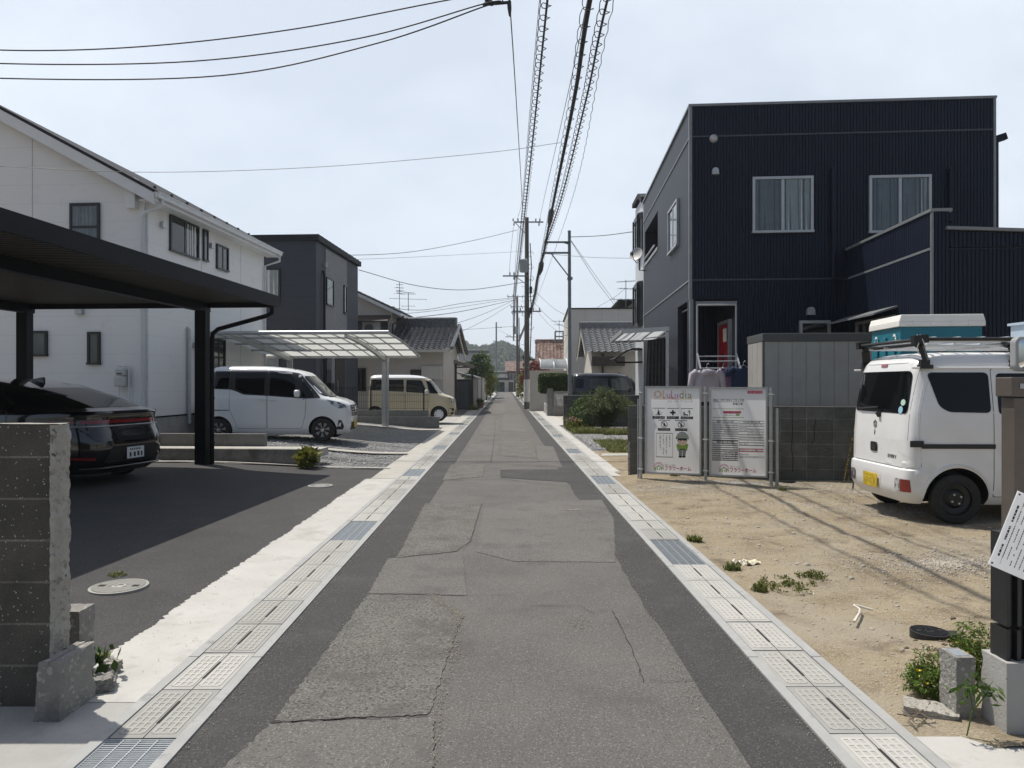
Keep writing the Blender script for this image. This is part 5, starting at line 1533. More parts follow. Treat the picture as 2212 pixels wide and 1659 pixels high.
# ------------------------------------------------------------ right boundary wall
wa, wb_ = gnd(1357, 1028, .02), gnd(1870, 1041, .02)
th_w = math.atan2(wa.y - wb_.y, wb_.x - wa.x)
BW = Frame(wa.x, wa.y, th_w)
t = thing('block_wall', 'grey concrete block wall with a broken end behind the sign boards', 'wall', tuple(BW.o), -th_w)
wl2 = (wb_ - wa).length + .9
wz2 = BW.fy(1700, 880)[1]
mb = MB(); mb.box(.12, wl2, 0, .12, -.05, wz2); mb.box(.0, .12, 0, .12, -.05, .30); mb.box(.02, .12, 0, .12, .30, .56); mb.box(-.01, .12, .0, .12, .56, wz2 - .03)
mb.prism([(.02, wz2 - .03), (.12, wz2 - .03), (.12, wz2)], lambda u, v, w: (u, w, v), 0, .12)
mb.build('block_courses', K['block_mid'], t)
mb = MB(); mb.grid(6, 40, lambda u, v: (-.004 + .03 * u + .012 * wob(v * 20, 1), -.004 + .0 * u, .05 + .55 * v)); mb.build('broken_edge', K['mortar'], t)
mb = MB(); mb.box(.0, wl2, -.006, .126, wz2 + .001, wz2 + .012); mb.build('coping', K['block_mid'], t)
mb = MB()
for (a, b) in (((1712, 884), (1712, 1020)), ((1760, 905), (1756, 960)), ((1640, 900), (1645, 950))):
    u0, v0 = BW.fy(*a); u1, v1 = BW.fy(*b); k = 8
    pts = [(u0 + (u1 - u0) * i / k + .02 * random.uniform(-1, 1), -.003, v0 + (v1 - v0) * i / k) for i in range(k + 1)]
    mb.tube(pts, .006, 4)
mb.build('crack', K['crack'], t)
# roof sheet shed
SH = Frame(at(1648, 800, 12.35).x, 12.35, .07)
t = thing('storage_shed', 'grey beige steel storage shed behind the boundary wall', 'shed', (SH.o.x, SH.o.y, .5), -.07)
sx1 = SH.fy(1893, 800)[0]; sz1 = SH.fy(1648, 738)[1] - .5; szt = SH.fy(1648, 720)[1] - .5
mb = MB(); 
def panels(mb, fm, u0, u1, v0, v1, n):
    p = (u1 - u0) / n
    for i in range(n):
        mb.box(u0 + p * i + .006, u0 + p * (i + 1) - .006, v0, v1, .0, .009, mp=fm)
mb.box(0, sx1, 0, .95, 0, sz1); panels(mb, F_front(0), .02, sx1, 0, sz1, 8); panels(mb, F_left(0), .02, .93, 0, sz1, 3); mb.build('wall', K['shed'], t)
mb = MB(); mb.box(-.015, sx1 + .02, -.035, .98, sz1, szt); mb.build('roof', K['shed_dark'], t, bevel=.01)
mb = MB(); mb.box(-.005, .02, -.022, 0.0, 0, sz1); mb.build('corner_trim', K['shed_dark'], t)

# ------------------------------------------------------------ the two sign boards
SG = Frame(gnd(1384.5, 1036, .05).x, gnd(1384.5, 1036, .05).y, .247)
def zp_(zx, zy): return ((1580 + zx / 5.82) * .864, (940 + zy / 5.82) * .864)
sfm = lambda u, v, w: SG.wld((u, -.05 - w, v))
def S(zx, zy): return SG.fy(*zp_(zx, zy), -.05)
def rect(z): (a, b), (c, d) = S(z[0], z[3]), S(z[2], z[1]); return a, c, b, d
def board(label, zf):
    u0, u1, v0, v1 = rect(zf)
    t = thing('sign_board', label, 'sign', tuple(SG.wld((u0, -.05, 0))), -SG.th)
    fm = lambda u, v, w: (u - u0, -w, v)
    mb = MB(); mb.grid(1, 1, lambda a, b: fm(u0 + (u1 - u0) * a, v0 + (v1 - v0) * b, .010)); mb.build('sign_face', K['sign_white'], t)
    mb = MB(); b = .026
    mb.box(u0 - b, u0 - .001, v0 - b, v1 + b, -.018, .016, mp=fm); mb.box(u1 + .001, u1 + b, v0 - b, v1 + b, -.018, .016, mp=fm)
    mb.box(u0, u1, v0 - b, v0 - .001, -.018, .0155, mp=fm); mb.box(u0, u1, v1 + .001, v1 + b, -.018, .0155, mp=fm)
    mb.build('sign_frame', K['pipe'], t)
    return t, fm
PR = {k: i for i, k in enumerate(('ink', 'print_red', 'print_green', 'print_olive', 'print_orange', 'print_pink', 'print_grey', 'print_skin', 'sign_white'))}
PM = [K[k] for k in PR]
W1, W2, W3, W4 = .0115, .0125, .0135, .0145
class Print:
    def __init__(s, fm): s.mb = MB(); s.fm = fm
    def txt(s, body, z, m='ink', w=W2, bold=0.0): u0, u1, v0, v1 = rect(z); text_in(s.mb, body, s.fm, u0, u1, v0, v1, w, PR[m], bold)
    def box(s, z, m='ink', w=W1): u0, u1, v0, v1 = rect(z); flat(s.mb, s.fm, [(u0, v0), (u1, v0), (u1, v1), (u0, v1)], w, PR[m])
    def frame(s, z, m='ink', t=2.0, w=W1):
        x0, y0, x1, y1 = z
        s.box((x0, y0, x1, y0 + t), m, w); s.box((x0, y1 - t, x1, y1), m, w); s.box((x0, y0 + t, x0 + t, y1 - t), m, w); s.box((x1 - t, y0 + t, x1, y1 - t), m, w)
    def poly(s, pts, m='ink', w=W2): flat(s.mb, s.fm, [S(*p) for p in pts], w, PR[m])
    def disc(s, x, y, rx, ry, m='ink', w=W2, r_in=None, n=20, a0=0, a1=2 * math.pi):
        (u, v), (u2, v2) = S(x, y), S(x + rx, y - ry); disc(s.mb, s.fm, u, v, u2 - u, v2 - v, w, PR[m], n, r_in, a0, a1)
def brand_block(P, x, y):
    """flower-like rays over a green roof, and the firm's two lines of writing"""
    for i in range(13):
        a = math.pi * (i + .5) / 13
        cx, cy = x + 76, y + 82
        P.poly([(cx + 48 * math.cos(a - .05), cy - 50 * math.sin(a - .05)), (cx + 48 * math.cos(a + .05), cy - 50 * math.sin(a + .05)), (cx + 78 * math.cos(a + .07), cy - 82 * math.sin(a + .07)), (cx + 78 * math.cos(a - .07), cy - 82 * math.sin(a - .07))], 'print_pink')
    P.poly([(x, y + 100), (x + 76, y + 42), (x + 152, y + 100), (x + 136, y + 118), (x + 136, y + 100), (x + 76, y + 62), (x + 18, y + 100), (x + 18, y + 118), (x + 8, y + 118)], 'print_green')
    for dx in (34, 58, 92, 116): P.box((x + dx - 8, y + 84, x + dx + 4, y + 120), 'print_green')
    P.txt('暮らしに花を', (x + 166, y + 32, x + 320, y + 58), 'print_grey')
    P.txt('フラワーホーム', (x + 166, y + 70, x + 544, y + 122), 'print_red', bold=.022)
t1, fm1 = board('white construction sign board with round pictograms and a bowing worker, left of two', (212, 172, 982, 1395))
P = Print(fm1)
for i in range(26):
    a = 2 * math.pi * i / 26; ca, sa = math.cos(a), math.sin(a); ca2, sa2 = math.cos(a + .13), math.sin(a + .13)
    r0 = 30 + 6 * math.cos(a - .8)
    P.poly([(372 + r0 * ca, 262 + r0 * sa), (372 + r0 * ca2, 262 + r0 * sa2), (377 + 58 * ca2, 266 + 54 * sa2), (377 + 58 * ca, 266 + 54 * sa)], 'print_orange')
for ch, x0, x1, y0, m in (('L', 450, 492, 212, 'print_orange'), ('u', 505, 558, 262, 'print_pink'), ('L', 572, 612, 212, 'print_red'), ('u', 622, 672, 262, 'print_pink'), ('d', 690, 752, 210, 'print_olive'), ('i', 776, 790, 222, 'print_green'), ('a', 808, 872, 262, 'print_olive')):
    P.txt(ch, (x0, y0, x1, 328), m)
P.box((315, 335, 875, 339), 'print_orange'); P.txt('ルルーディアシリーズ', (518, 350, 880, 386), 'print_grey')
for x0, x1, y in ((303, 480, 465), (507, 685, 468), (712, 888, 471), (383, 558, 639), (628, 805, 643)): P.box((x0, y, x1, y + 7))
# sweeping figure
P.disc(385, 497, 10, 10); P.poly([(372, 512), (398, 512), (400, 545), (394, 572), (386, 572), (384, 548), (380, 572), (371, 572), (370, 545)]); P.poly([(404, 500), (408, 500), (410, 548), (416, 572), (396, 572), (404, 548)]); P.poly([(343, 556), (362, 556), (359, 573), (346, 573)])
for a, b in ((348, 495), (430, 545), (438, 525), (425, 560)): P.disc(a, b, 5, 5)
P.box((583, 495, 608, 572)); P.box((555, 520, 583, 546)); P.box((608, 520, 635, 546))
# stacking figure
for a, b in ((750, 530), (750, 552), (772, 552), (794, 552 + 4), (750, 520 + 2)): P.box((a, b, a + 19, b + 24 if b > 525 else b + 6), 'ink')
P.disc(838, 503, 9, 9); P.poly([(822, 512), (848, 516), (852, 545), (840, 552), (838, 580), (828, 580), (830, 550), (838, 540), (836, 525), (812, 530), (812, 520)])
for (z, s_) in (((300, 585, 478, 622), '清潔清掃'), ((506, 587, 683, 625), '安全第一'), ((711, 590, 888, 627), '整理整頓'), ((380, 760, 557, 796), '火気厳禁'), ((628, 763, 803, 800), '立入禁止')):
    P.box(z); P.txt(s_, (z[0] + (16 if s_ != '立入禁止' else 60), z[1] + 8, z[2] - 12, z[3] - 8), 'sign_white', bold=.02)
P.txt('関係者以外', (636, 772, 682, 790), 'sign_white')
for cx, cy in ((470, 702), (716, 706)):
    P.disc(cx, cy, 49, 48, r_in=.84, n=28); P.poly([(cx - 38, cy - 30), (cx - 30, cy - 38), (cx + 38, cy + 30), (cx + 30, cy + 38)], w=W3)
P.disc(472, 712, 16, 20); P.poly([(462, 705), (474, 672), (486, 706)]); P.disc(716, 682, 8, 8); P.poly([(704, 694), (728, 694), (726, 740), (706, 740)])
P.frame((352, 832, 595, 1180), t=4)
for k, s_ in enumerate(('工事中につき、', 'ご迷惑をおかけします。', '今しばらく、ご協力を', 'お願い致します。')):
    x = 552 - 45 * k
    for i, ch in enumerate(s_):
        y = 858 + 28.5 * i
        if ch in '、。': P.disc(x + 4, y + 6, 3, 3)
        else: P.txt(ch, (x - 15, y, x + 8, y + 24), bold=.01)
# the bowing site worker
P.poly([(690, 1065), (730, 1065), (729, 1165), (684, 1165), (678, 1075)], 'print_grey', W2); P.poly([(734, 1065), (780, 1065), (790, 1075), (776, 1165), (736, 1165)], 'print_grey', W2)
P.disc(706, 1174, 28, 14, 'ink', W3); P.disc(756, 1174, 26, 14, 'ink', W3)
P.poly([(668, 985), (700, 965), (770, 965), (802, 985), (820, 1000), (800, 1090), (780, 1085), (782, 1060), (682, 1060), (685, 1085), (666, 1090), (645, 1000)], 'print_green', W2)
P.box((690, 1060, 778, 1072), 'ink', W3); P.poly([(720, 1008), (745, 1008), (738, 1060), (728, 1060)], 'print_olive', W3)
P.disc(733, 945, 72, 58, 'ink', W3); P.disc(733, 955, 68, 54, 'print_skin', W4)
P.poly([(665, 945), (672, 915), (796, 915), (802, 945), (780, 935), (760, 945), (735, 930), (705, 945), (690, 932)], 'ink', W4 + .001)
P.disc(700, 962, 14, 8, 'ink', W4 + .001, .7, 10, math.pi, 2 * math.pi); P.disc(762, 962, 14, 8, 'ink', W4 + .001, .7, 10, math.pi, 2 * math.pi); P.box((722, 986, 748, 990), 'ink', W4 + .001)
P.disc(733, 915, 92, 102, 'ink', W4 + .001, None, 16, 0, math.pi); P.disc(733, 913, 87, 96, 'sign_white', W4 + .002, None, 16, 0, math.pi)
P.box((640, 908, 828, 917), 'ink', W4 + .003); P.box((662, 876, 702, 884), 'print_green', W4 + .003); P.box((764, 876, 804, 884), 'print_green', W4 + .003); P.box((727, 868, 741, 896), 'print_green', W4 + .003); P.box((718, 877, 727, 887), 'print_green', W4 + .003); P.box((741, 877, 750, 887), 'print_green', W4 + .003)
brand_block(P, 315, 1250)
P.mb.build('sign_print', PM, t1, fix=False)
t2, fm2 = board('white construction sign board filled with tables of small print, right of two', (1150, 188, 1943, 1430))
P = Print(fm2)
P.box((1680, 216, 1897, 255), 'print_red'); P.txt('各物件 随時見学可能', (1690, 224, 1888, 247), 'sign_white', bold=.01)
P.txt('㈱BJC 三原市皆実６丁目１号棟', (1182, 334, 1628, 370), bold=.008); P.box((1180, 375, 1630, 378)); P.txt('新築工事', (1468, 390, 1612, 424), bold=.015)
P.box((1175, 476, 1630, 480), 'print_olive'); P.box((1175, 603, 1630, 607), 'print_olive')
P.disc(1336, 527, 15, 15, 'print_red'); P.disc(1574, 527, 15, 15, 'print_red'); P.box((1336, 512, 1574, 542), 'print_red', W1 + .0004); P.txt('ホームページをご覧ください', (1340, 518, 1570, 536), 'sign_white', W3)
P.frame((1340, 548, 1510, 579), t=2); P.txt('フラワーホーム', (1350, 555, 1475, 572)); P.box((1514, 548, 1566, 579), 'print_green'); P.txt('検索', (1522, 555, 1558, 573), 'sign_white', W3)
lrows = ['確認年月日番号', '確認済証交付者', '建築主氏名', '設計者氏名', '工事監理者氏名', '工事施工者氏名', '現場管理者氏名', 'その他の事項']
def table(x0, x1, xm, y0, title, rows, rh, vals):
    P.frame((x0, y0, x1, y0 + 36 + rh * len(rows)), t=2.4)
    P.txt(title, (x0 + 66, y0 + 7, x1 - 60, y0 + 30), bold=.012)
    for i, r_ in enumerate(rows):
        y = y0 + 36 + rh * i
        P.box((x0, y, x1, y + 2)); P.txt(r_, (x0 + 8, y + rh * .3, xm - 8, y + rh * .68))
        if vals[i % len(vals)]: P.txt(vals[i % len(vals)], (xm + 8, y + rh * .28, x1 - 12, y + rh * .7))
    P.box((xm, y0 + 36, xm + 2, y0 + 36 + rh * len(rows)))
table(1172, 1545, 1300, 645, '建築基準法による確認済', lrows, 32, ['第1号 令和6年', '広島県三原市', '株式会社BJC', '一級建築士事務所', '一級建築士事務所', '株式会社BJC', '', ''])
table(1166, 1540, 1296, 942, '建設業の許可票', ['商号又は名称', '代表者の氏名', '主任技術者', '資格名', '一般又は特定', '許可を受けた建設業', '許可番号', '許可年月日'], 31, ['株式会社BJC', '', '', '建築施工管理技士', '一般建設業', '建築工事業', '広島県知事', '令和6年'])
table(1553, 1925, 1680, 655, '労災保険関係成立票', ['保険関係成立年月日', '労働保険番号', '事業の期間', '', '注文者の氏名', '事業主の住所氏名', '', '氏名'], 40, ['令和6年', '', '令和6年から', '令和6年まで', '株式会社BJC', '広島市西区西観音町', '', ''])
P.box((1550, 1060, 1915, 1064), 'print_red'); P.txt('関係者以外の立入りはご遠慮ください', (1552, 1070, 1913, 1093), bold=.012); P.box((1550, 1098, 1915, 1102), 'print_red')
P.txt('株式会社BJC', (1550, 1128, 1700, 1153)); P.txt('広島県広島市西区西観音町10-4 3F', (1550, 1166, 1925, 1191))
brand_block(P, 1262, 1276)
P.mb.build('sign_print', PM, t2, fix=False)
for k, (zx, zb, zt_) in enumerate(((128, 1505, 145), (1072, 1535, 155), (2025, 1570, 170), (2112, 1575, 470))):
    u, vt = SG.fy(*zp_(zx, zt_)); b = SG.wld((u, 0, 0))
    t = thing('scaffold_pipe', ('upright steel pipe at the left edge of the left sign board', 'upright steel pipe between the two sign boards', 'tall upright steel pipe at the right edge of the right sign board', 'short steel pipe stake right of the sign boards')[k], 'pipe', (b.x, b.y, .02), -SG.th)
    mb = MB(); mb.cyl((0, 0, -.05), (0, 0, vt - .02), .0245, 14); mb.build('pipe', K['pipe'], t, smooth=50)
    if k < 3:
        for z in (vt * .92, vt * .45, .2):
            mb = MB(); mb.box(-.03, .03, -.03, .03, z - .012, z + .012); mb.tube([(-.045, -.03, z), (.045, -.03, z)], .006, 6); mb.build('clamp', K['silver'], t)
# a thinner stay beside the left pipe
b = SG.wld((-.045, .02, 0)); t = thing('scaffold_pipe', 'thin steel stay beside the left pipe of the sign boards', 'pipe', (b.x, b.y, .02), 0)
mb = MB(); mb.cyl((0, 0, -.05), (0, 0, 1.3), .012, 8); mb.build('pipe', K['pipe'], t, smooth=50)

# ------------------------------------------------------------ near right: gate, blocks, notice, mirror
g = gnd(2072, 1566)
t = lump('concrete_post', 'short square concrete stump in front of the weeds at the right edge', 'concrete post', (2.098, 3.295, 0), (.088, .125, .305), K['concrete_old'], 2.2, .007)
mb = MB(); mb.box(-.03, .03, -.04, .04, .301, .307); mb.build('boundary_plate', K['galv'], t)
g = gnd(2160, 1597)
lump('concrete_block', 'pale concrete block under the black ribbed gate foot', 'concrete block', (2.30, 3.172, 0), (.235, .165, .335), K['concrete'], 6.2, .008)
lump('paving_stone', 'flat broken concrete piece at the foot of the stump', 'stone', (gnd(2010, 1560).x + .03, gnd(2010, 1560).y + .05, 0), (.22, .12, .05), K['mortar'], 4.4, .015, rz=-.5)
GY = 3.17
gx = 2.20
t = thing('folding_gate', 'brown aluminium folding gate post on a black ribbed foot at the right edge', 'gate', (gx, GY, .33), 0)
zt7 = at(2160, 815, GY).z - .33
mb = MB()
n = 9
pts = []
for i in range(n + 1):
    x = .0 + .42 * i / n
    pts += [(x, -.055), (x + .42 / n * .35, -.055), (x + .42 / n * .5, -.03), (x + .42 / n * .9, -.03)]
pts += [(.42, .05), (0, .05)]
mb.prism(pts, lambda u, v, w: (u, v, w), .0, .14); mb.prism(pts, lambda u, v, w: (u + .003, v + .002, w), .155, .56)
mb.build('ribbed_foot', K['black_plastic'], t)
zf_ = .5
mb = MB(); mb.box(.035, .10, -.055, .03, zf_, zt7 - .09); mb.box(.105, .165, -.05, .03, zf_, zt7 - .04); mb.box(.17, .235, -.055, .03, zf_, zt7 - .09); mb.box(.3, .36, -.05, .03, zf_, zt7 - .04); mb.box(.5, .56, -.05, .03, -.31, zt7 - .04)
mb.box(.015, .6, -.065, .04, zt7 - .085, zt7 - .0)
mb.build('gate_post', K['brown_metal'], t, bevel=.004)
mb = MB(); mb.box(.05, .10, -.069, -.0655, zt7 - .05, zt7 - .028); mb.build('latch_plate', K['silver'], t)
mb = MB()
for i in range(7):
    x = .6 + i * .16; mb.bar((x, 0, -.31), (x, 0, zt7 - .1), .03, .03); mb.bar((x, .02, .3), (x + .16, .02, zt7 - .3), .02, .008); mb.bar((x, .02, zt7 - .3), (x + .16, .02, .3), .02, .008)
mb.build('lattice', K['brown_metal'], t)
mY = GY + .06
t = thing('garage_mirror', 'rounded rectangular convex mirror above the brown gate post', 'mirror', (at(2183, 765, mY).x + .125, mY, at(2195, 765, mY).z), .12)
def rrect(w, h, r, n=6):
    out = []
    for cx, cy, a0 in ((w - r, h - r, 0), (-w + r, h - r, 90), (-w + r, -h + r, 180), (w - r, -h + r, 270)):
        out += [(cx + r * math.cos(R(a0 + 90 * i / n)), cy + r * math.sin(R(a0 + 90 * i / n))) for i in range(n + 1)]
    return out
mb = MB(); mb.prism(rrect(.125, .079, .03), lambda u, v, w: (u, -w, v), -.02, .015); mb.build('mirror_frame', K['grey_plastic'], t, bevel=.006)
K['mirror'] = mat('mirror', (.8, .82, .83), .03, metal=1.0)
mb = MB(); ou = rrect(.112, .066, .024)
rings = [(1.0, .0155), (.8, .022), (.5, .028), (.2, .031)]
vs = [(u * q, -w, v * q) for q, w in rings for u, v in ou]; k = len(ou)
fs = [(r_ * k + i, r_ * k + (i + 1) % k, (r_ + 1) * k + (i + 1) % k, (r_ + 1) * k + i) for r_ in range(3) for i in range(k)] + [tuple(3 * k + i for i in range(k))]
mb.add(vs, fs); mb.build('mirror_glass', K['mirror'], t, smooth=180)
mb = MB(); mb.cyl((.02, .01, -.079), (.02, .01, -.16), .012, 8); mb.build('bracket', K['brown_metal'], t)
# tilted notice
nY = GY - .2
A_, B_, C_ = at(2199, 1060, nY), at(2135, 1219, nY - .01), at(2190, 1298, nY)
e1 = A_ - B_; e2 = B_ - C_
nw, nh = e1.length, e2.length * 2.0
e1.normalize(); e2 = (e2 - e1 * e2.dot(e1)).normalized(); e3 = e1.cross(e2)
if e3.y > 0: e3 = -e3
nm_ = lambda u, v, w: e1 * u - e2 * v + e3 * w
t = thing('notice_board', 'white notice sheet tilted against the gate post at the right edge', 'notice', tuple(B_), 0)
mb = MB(); mb.box(0, nw, 0, nh, -.003, 0, mp=nm_); mb.build('notice_sheet', K['sign_white'], t)
mb = MB()
rnd = random.Random(5)
for i in range(15):
    v = .022 + i * nh / 17.5
    u = .03 if i > 2 else .05
    big = i in (0,)
    while u < nw * (.93 if i % 4 else .8):
        l = rnd.uniform(.004, .012) * (1.3 if big else 1)
        flat(mb, nm_, [(u, v), (u + l, v), (u + l, v + (.009 if big else .0042)), (u, v + (.009 if big else .0042))], .0008, 0)
        u += l + (rnd.uniform(.0015, .003) if rnd.random() < .85 else .02)
for (a, b, c, d) in ((.02, nw - .02, .045, .0462), (.02, nw - .02, nh - .02, nh - .0188)): flat(mb, nm_, [(a, c), (b, c), (b, d), (a, d)], .0008, 0)
flat(mb, nm_, [(.06, nh * .72), (.17, nh * .72), (.16, nh * .80), (.07, nh * .79)], .001, 0)
mb.build('notice_print', K['ink'], t, fix=False)
mb = MB()
for u, v in ((.012, .012), (nw - .012, .012), (.012, nh * .5), (.012, nh - .012)): mb.cyl(nm_(u, v, 0), nm_(u, v, .003), .004, 8)
mb.build('screw', K['black_plastic'], t)

# ------------------------------------------------------------ vehicles
class Body:
    """car body as a vertical stack of rounded plan outlines: (z, x_rear, x_front, half width, corner power rear, corner power front)"""
    def __init__(s, levels):
        s.L = levels; s.z = [l[0] for l in levels]
    def row(s, z):
        return [float(np.interp(z, s.z, [l[i] for l in s.L])) for i in range(1, 6)]
    def side(s, x, z):
        xr, xf, hw, nr, nf = s.row(z); xm = (xr + xf) / 2; h = (xf - xr) / 2
        t = min(.9995, abs(x - xm) / h); n = nf if x > xm else nr
        return hw * (1 - t ** n) ** (1 / n)
    def front(s, y, z):
        xr, xf, hw, nr, nf = s.row(z); xm = (xr + xf) / 2
        return xm + (xf - xm) * (1 - min(.9995, abs(y) / hw) ** nf) ** (1 / nf)
    def rear(s, y, z):
        xr, xf, hw, nr, nf = s.row(z); xm = (xr + xf) / 2
        return xm - (xm - xr) * (1 - min(.9995, abs(y) / hw) ** nr) ** (1 / nr)
    def mesh(s, n=96, sub=3):
        zs = []
        for a, b in zip(s.z, s.z[1:]):
            k = max(1, int((b - a) / .05)); zs += [a + (b - a) * i / k for i in range(k)]
        zs.append(s.z[-1])
        mb = MB(); vs = []
        for z in zs:
            xr, xf, hw, nr, nf = s.row(z); xm = (xr + xf) / 2
            for i in range(n):
                a = 2 * math.pi * (i + .5) / n; c, q = math.cos(a), math.sin(a)
                m_ = nf if c > 0 else nr
                vs.append((xm + ((xf - xm) if c > 0 else (xm - xr)) * math.copysign(abs(c) ** (2 / m_), c), hw * math.copysign(abs(q) ** (2 / m_), q), z))
        fs = [(r_ * n + i, r_ * n + (i + 1) % n, (r_ + 1) * n + (i + 1) % n, (r_ + 1) * n + i) for r_ in range(len(zs) - 1) for i in range(n)]
        fs.append(tuple(range(n - 1, -1, -1)))
        top = (len(zs) - 1) * n
        fs.append(tuple(top + i for i in range(n)))
        mb.add(vs, fs); return mb

def rpoly(pts, r=.05, n=5):
    """round the corners of an outline"""
    out = []; k = len(pts)
    for i in range(k):
        p, a, b = Vector(pts[i]), Vector(pts[i - 1]), Vector(pts[(i + 1) % k])
        da, db = (a - p), (b - p)
        q = min(r, da.length * .45, db.length * .45)
        p0, p1 = p + da.normalized() * q, p + db.normalized() * q
        out += [tuple(p0.lerp(p, t / n).lerp(p.lerp(p1, t / n), t / n)) for t in range(n + 1)]
    return out

def panel(name, pts, fn, m, parent, off=.004, cell=.09, smooth=True):
    """outline in surface coordinates, cut fine and laid on the body; fn(a, b, off) -> point"""
    bm = bmesh.new()
    f = bm.faces.new([bm.verts.new((p[0], p[1], 0)) for p in pts])
    a0, a1 = min(p[0] for p in pts), max(p[0] for p in pts); b0, b1 = min(p[1] for p in pts), max(p[1] for p in pts)
    for ax, lo, hi in ((0, a0, a1), (1, b0, b1)):
        k = int((hi - lo) / cell)
        for i in range(1, k + 1):
            c = [0, 0, 0]; c[ax] = lo + (hi - lo) * i / (k + 1); nn = [0, 0, 0]; nn[ax] = 1
            bmesh.ops.bisect_plane(bm, geom=bm.verts[:] + bm.edges[:] + bm.faces[:], plane_co=c, plane_no=nn)
    for v in bm.verts: v.co = Vector(fn(v.co.x, v.co.y, off))
    me = bpy.data.meshes.new(name); bm.to_mesh(me); bm.free(); me.materials.append(m)
    if smooth: me.polygons.foreach_set('use_smooth', [True] * len(me.polygons))
    o = bpy.data.objects.new(name, me); COL.objects.link(o); o.parent = parent
    return o

def cut_arches(o, wheels, r, hw, depth=.3):
    """wheel openings cut out of the body"""
    mb = MB()
    for x, z in wheels:
        for s in (-1, 1): mb.cyl((x, s * (hw - depth), z), (x, s * (hw + .3), z), r, 40)
    cu = mb.build('cutter', K['black_plastic'], o.parent)
    bpy.context.view_layer.update()
    md = o.modifiers.new('arches', 'BOOLEAN'); md.operation = 'DIFFERENCE'; md.object = cu; md.solver = 'EXACT'
    try: md.material_mode = 'TRANSFER'
    except Exception: pass
    dg = bpy.context.evaluated_depsgraph_get(); dg.update()
    me = bpy.data.meshes.new_from_object(o.evaluated_get(dg))
    o.modifiers.clear(); old = o.data; o.data = me; me.name = old.name
    bpy.data.meshes.remove(old); cm = cu.data; bpy.data.objects.remove(cu); bpy.data.meshes.remove(cm)
    me.polygons.foreach_set('use_smooth', [True] * len(me.polygons)); me.set_sharp_from_angle(angle=R(32))

def wheel(parent, x, y, z, r, wd, side, rim='rim', style='spoke'):
    mp = lambda a, b, h: (x + a, y + side * h, z + b)
    mb = MB(); rr = r * .66
    mb.lathe([(rr, -wd * .6), (r * .93, -wd * .6), (r, -wd * .45), (r, -.03), (r * .985, -.012), (r * .93, .0), (rr + .012, .002), (rr, -.006), (rr, -wd * .6)], mp, 40, 0, False)
    w = mb.build('wheel', K['black_rubber'], parent, smooth=35)
    mb = MB()
    if style == 'spoke':
        mb.lathe([(rr, -.004), (rr * .94, .0), (rr * .92, -.03), (rr * .9, -.05), (.01, -.055)], mp, 32, 1, False)
        for i in range(7):
            a = 2 * math.pi * i / 7 + .2
            for s in (-1, 1):
                d = s * .13
                p = [(.22 * rr, a + d * 1.6), (.93 * rr, a + d * .35 - .0), (.93 * rr, a + d * 1.6), (.22 * rr, a + d * .2)]
                vs = [mp(q * math.cos(t), q * math.sin(t), -.012) for q, t in p] + [mp(q * math.cos(t), q * math.sin(t), -.045) for q, t in p]
                mb.add(vs, [(0, 1, 2, 3), (7, 6, 5, 4), (0, 4, 5, 1), (1, 5, 6, 2), (2, 6, 7, 3), (3, 7, 4, 0)], 0)
        mb.lathe([(rr * .26, -.045), (rr * .26, -.008), (rr * .1, -.004)], mp, 20, 0)
    elif style == 'cap':
        mb.lathe([(rr, -.004), (rr * .97, .008), (rr * .6, .012), (rr * .3, .018), (.01, .02)], mp, 36, 0)
        for i in range(9):
            a = 2 * math.pi * i / 9 + .1; q = rr * .76; b_ = rr * (.11 if i % 2 else .075)
            mb.lathe([(b_, .0), (b_, .0155)], lambda u, v, h: mp(q * math.cos(a) + u, q * math.sin(a) + v, h), 12, 1)
    else:
        mb.lathe([(rr, -.004), (rr * .93, .002), (rr * .9, -.03), (rr * .6, -.045), (rr * .42, -.015), (.01, -.012)], mp, 36, 1, False)
        for i in range(4):
            a = math.pi / 2 * i + .5; q = rr * .3
            mb.lathe([(.011, -.012), (.011, .004)], lambda u, v, h: mp(q * math.cos(a) + u, q * math.sin(a) + v, h), 10, 0)
    mb.build('rim', [K[rim], K['rim_dark']], w, smooth=35)
    return w

def side_fn(B, s): return lambda a, b, o: (a, s * (B.side(a, b) + o), b)
def front_fn(B): return lambda a, b, o: (B.front(a, b) + o, a, b)
def rear_fn(B): return lambda a, b, o: (B.rear(a, b) - o, a, b)

def grow(pts, d):
    c = Vector((sum(p[0] for p in pts) / len(pts), sum(p[1] for p in pts) / len(pts)))
    return [tuple(Vector(p) + (Vector(p) - c).normalized() * d) for p in pts]

def door_on(B, root, pts, s, paint, handle=None, r=.05):
    rp = rpoly(pts, r)
    d = panel('door', rp, side_fn(B, s), K[paint], root, .0035)
    panel('door_seam', grow(rp, .009), side_fn(B, s), K['black_plastic'], d, .0015)
    if handle:
        hx, hz = handle; y = B.side(hx, hz)
        mb = MB(); mb.bar((hx - .09, s * (y + .03), hz), (hx + .09, s * (y + .03), hz), .03, .028); 
        for q in (-.075, .075): mb.bar((hx + q, s * (y + .002), hz), (hx + q, s * (y + .03), hz), .025, .025)
        mb.build('handle', K[paint], d, bevel=.005)
    return d

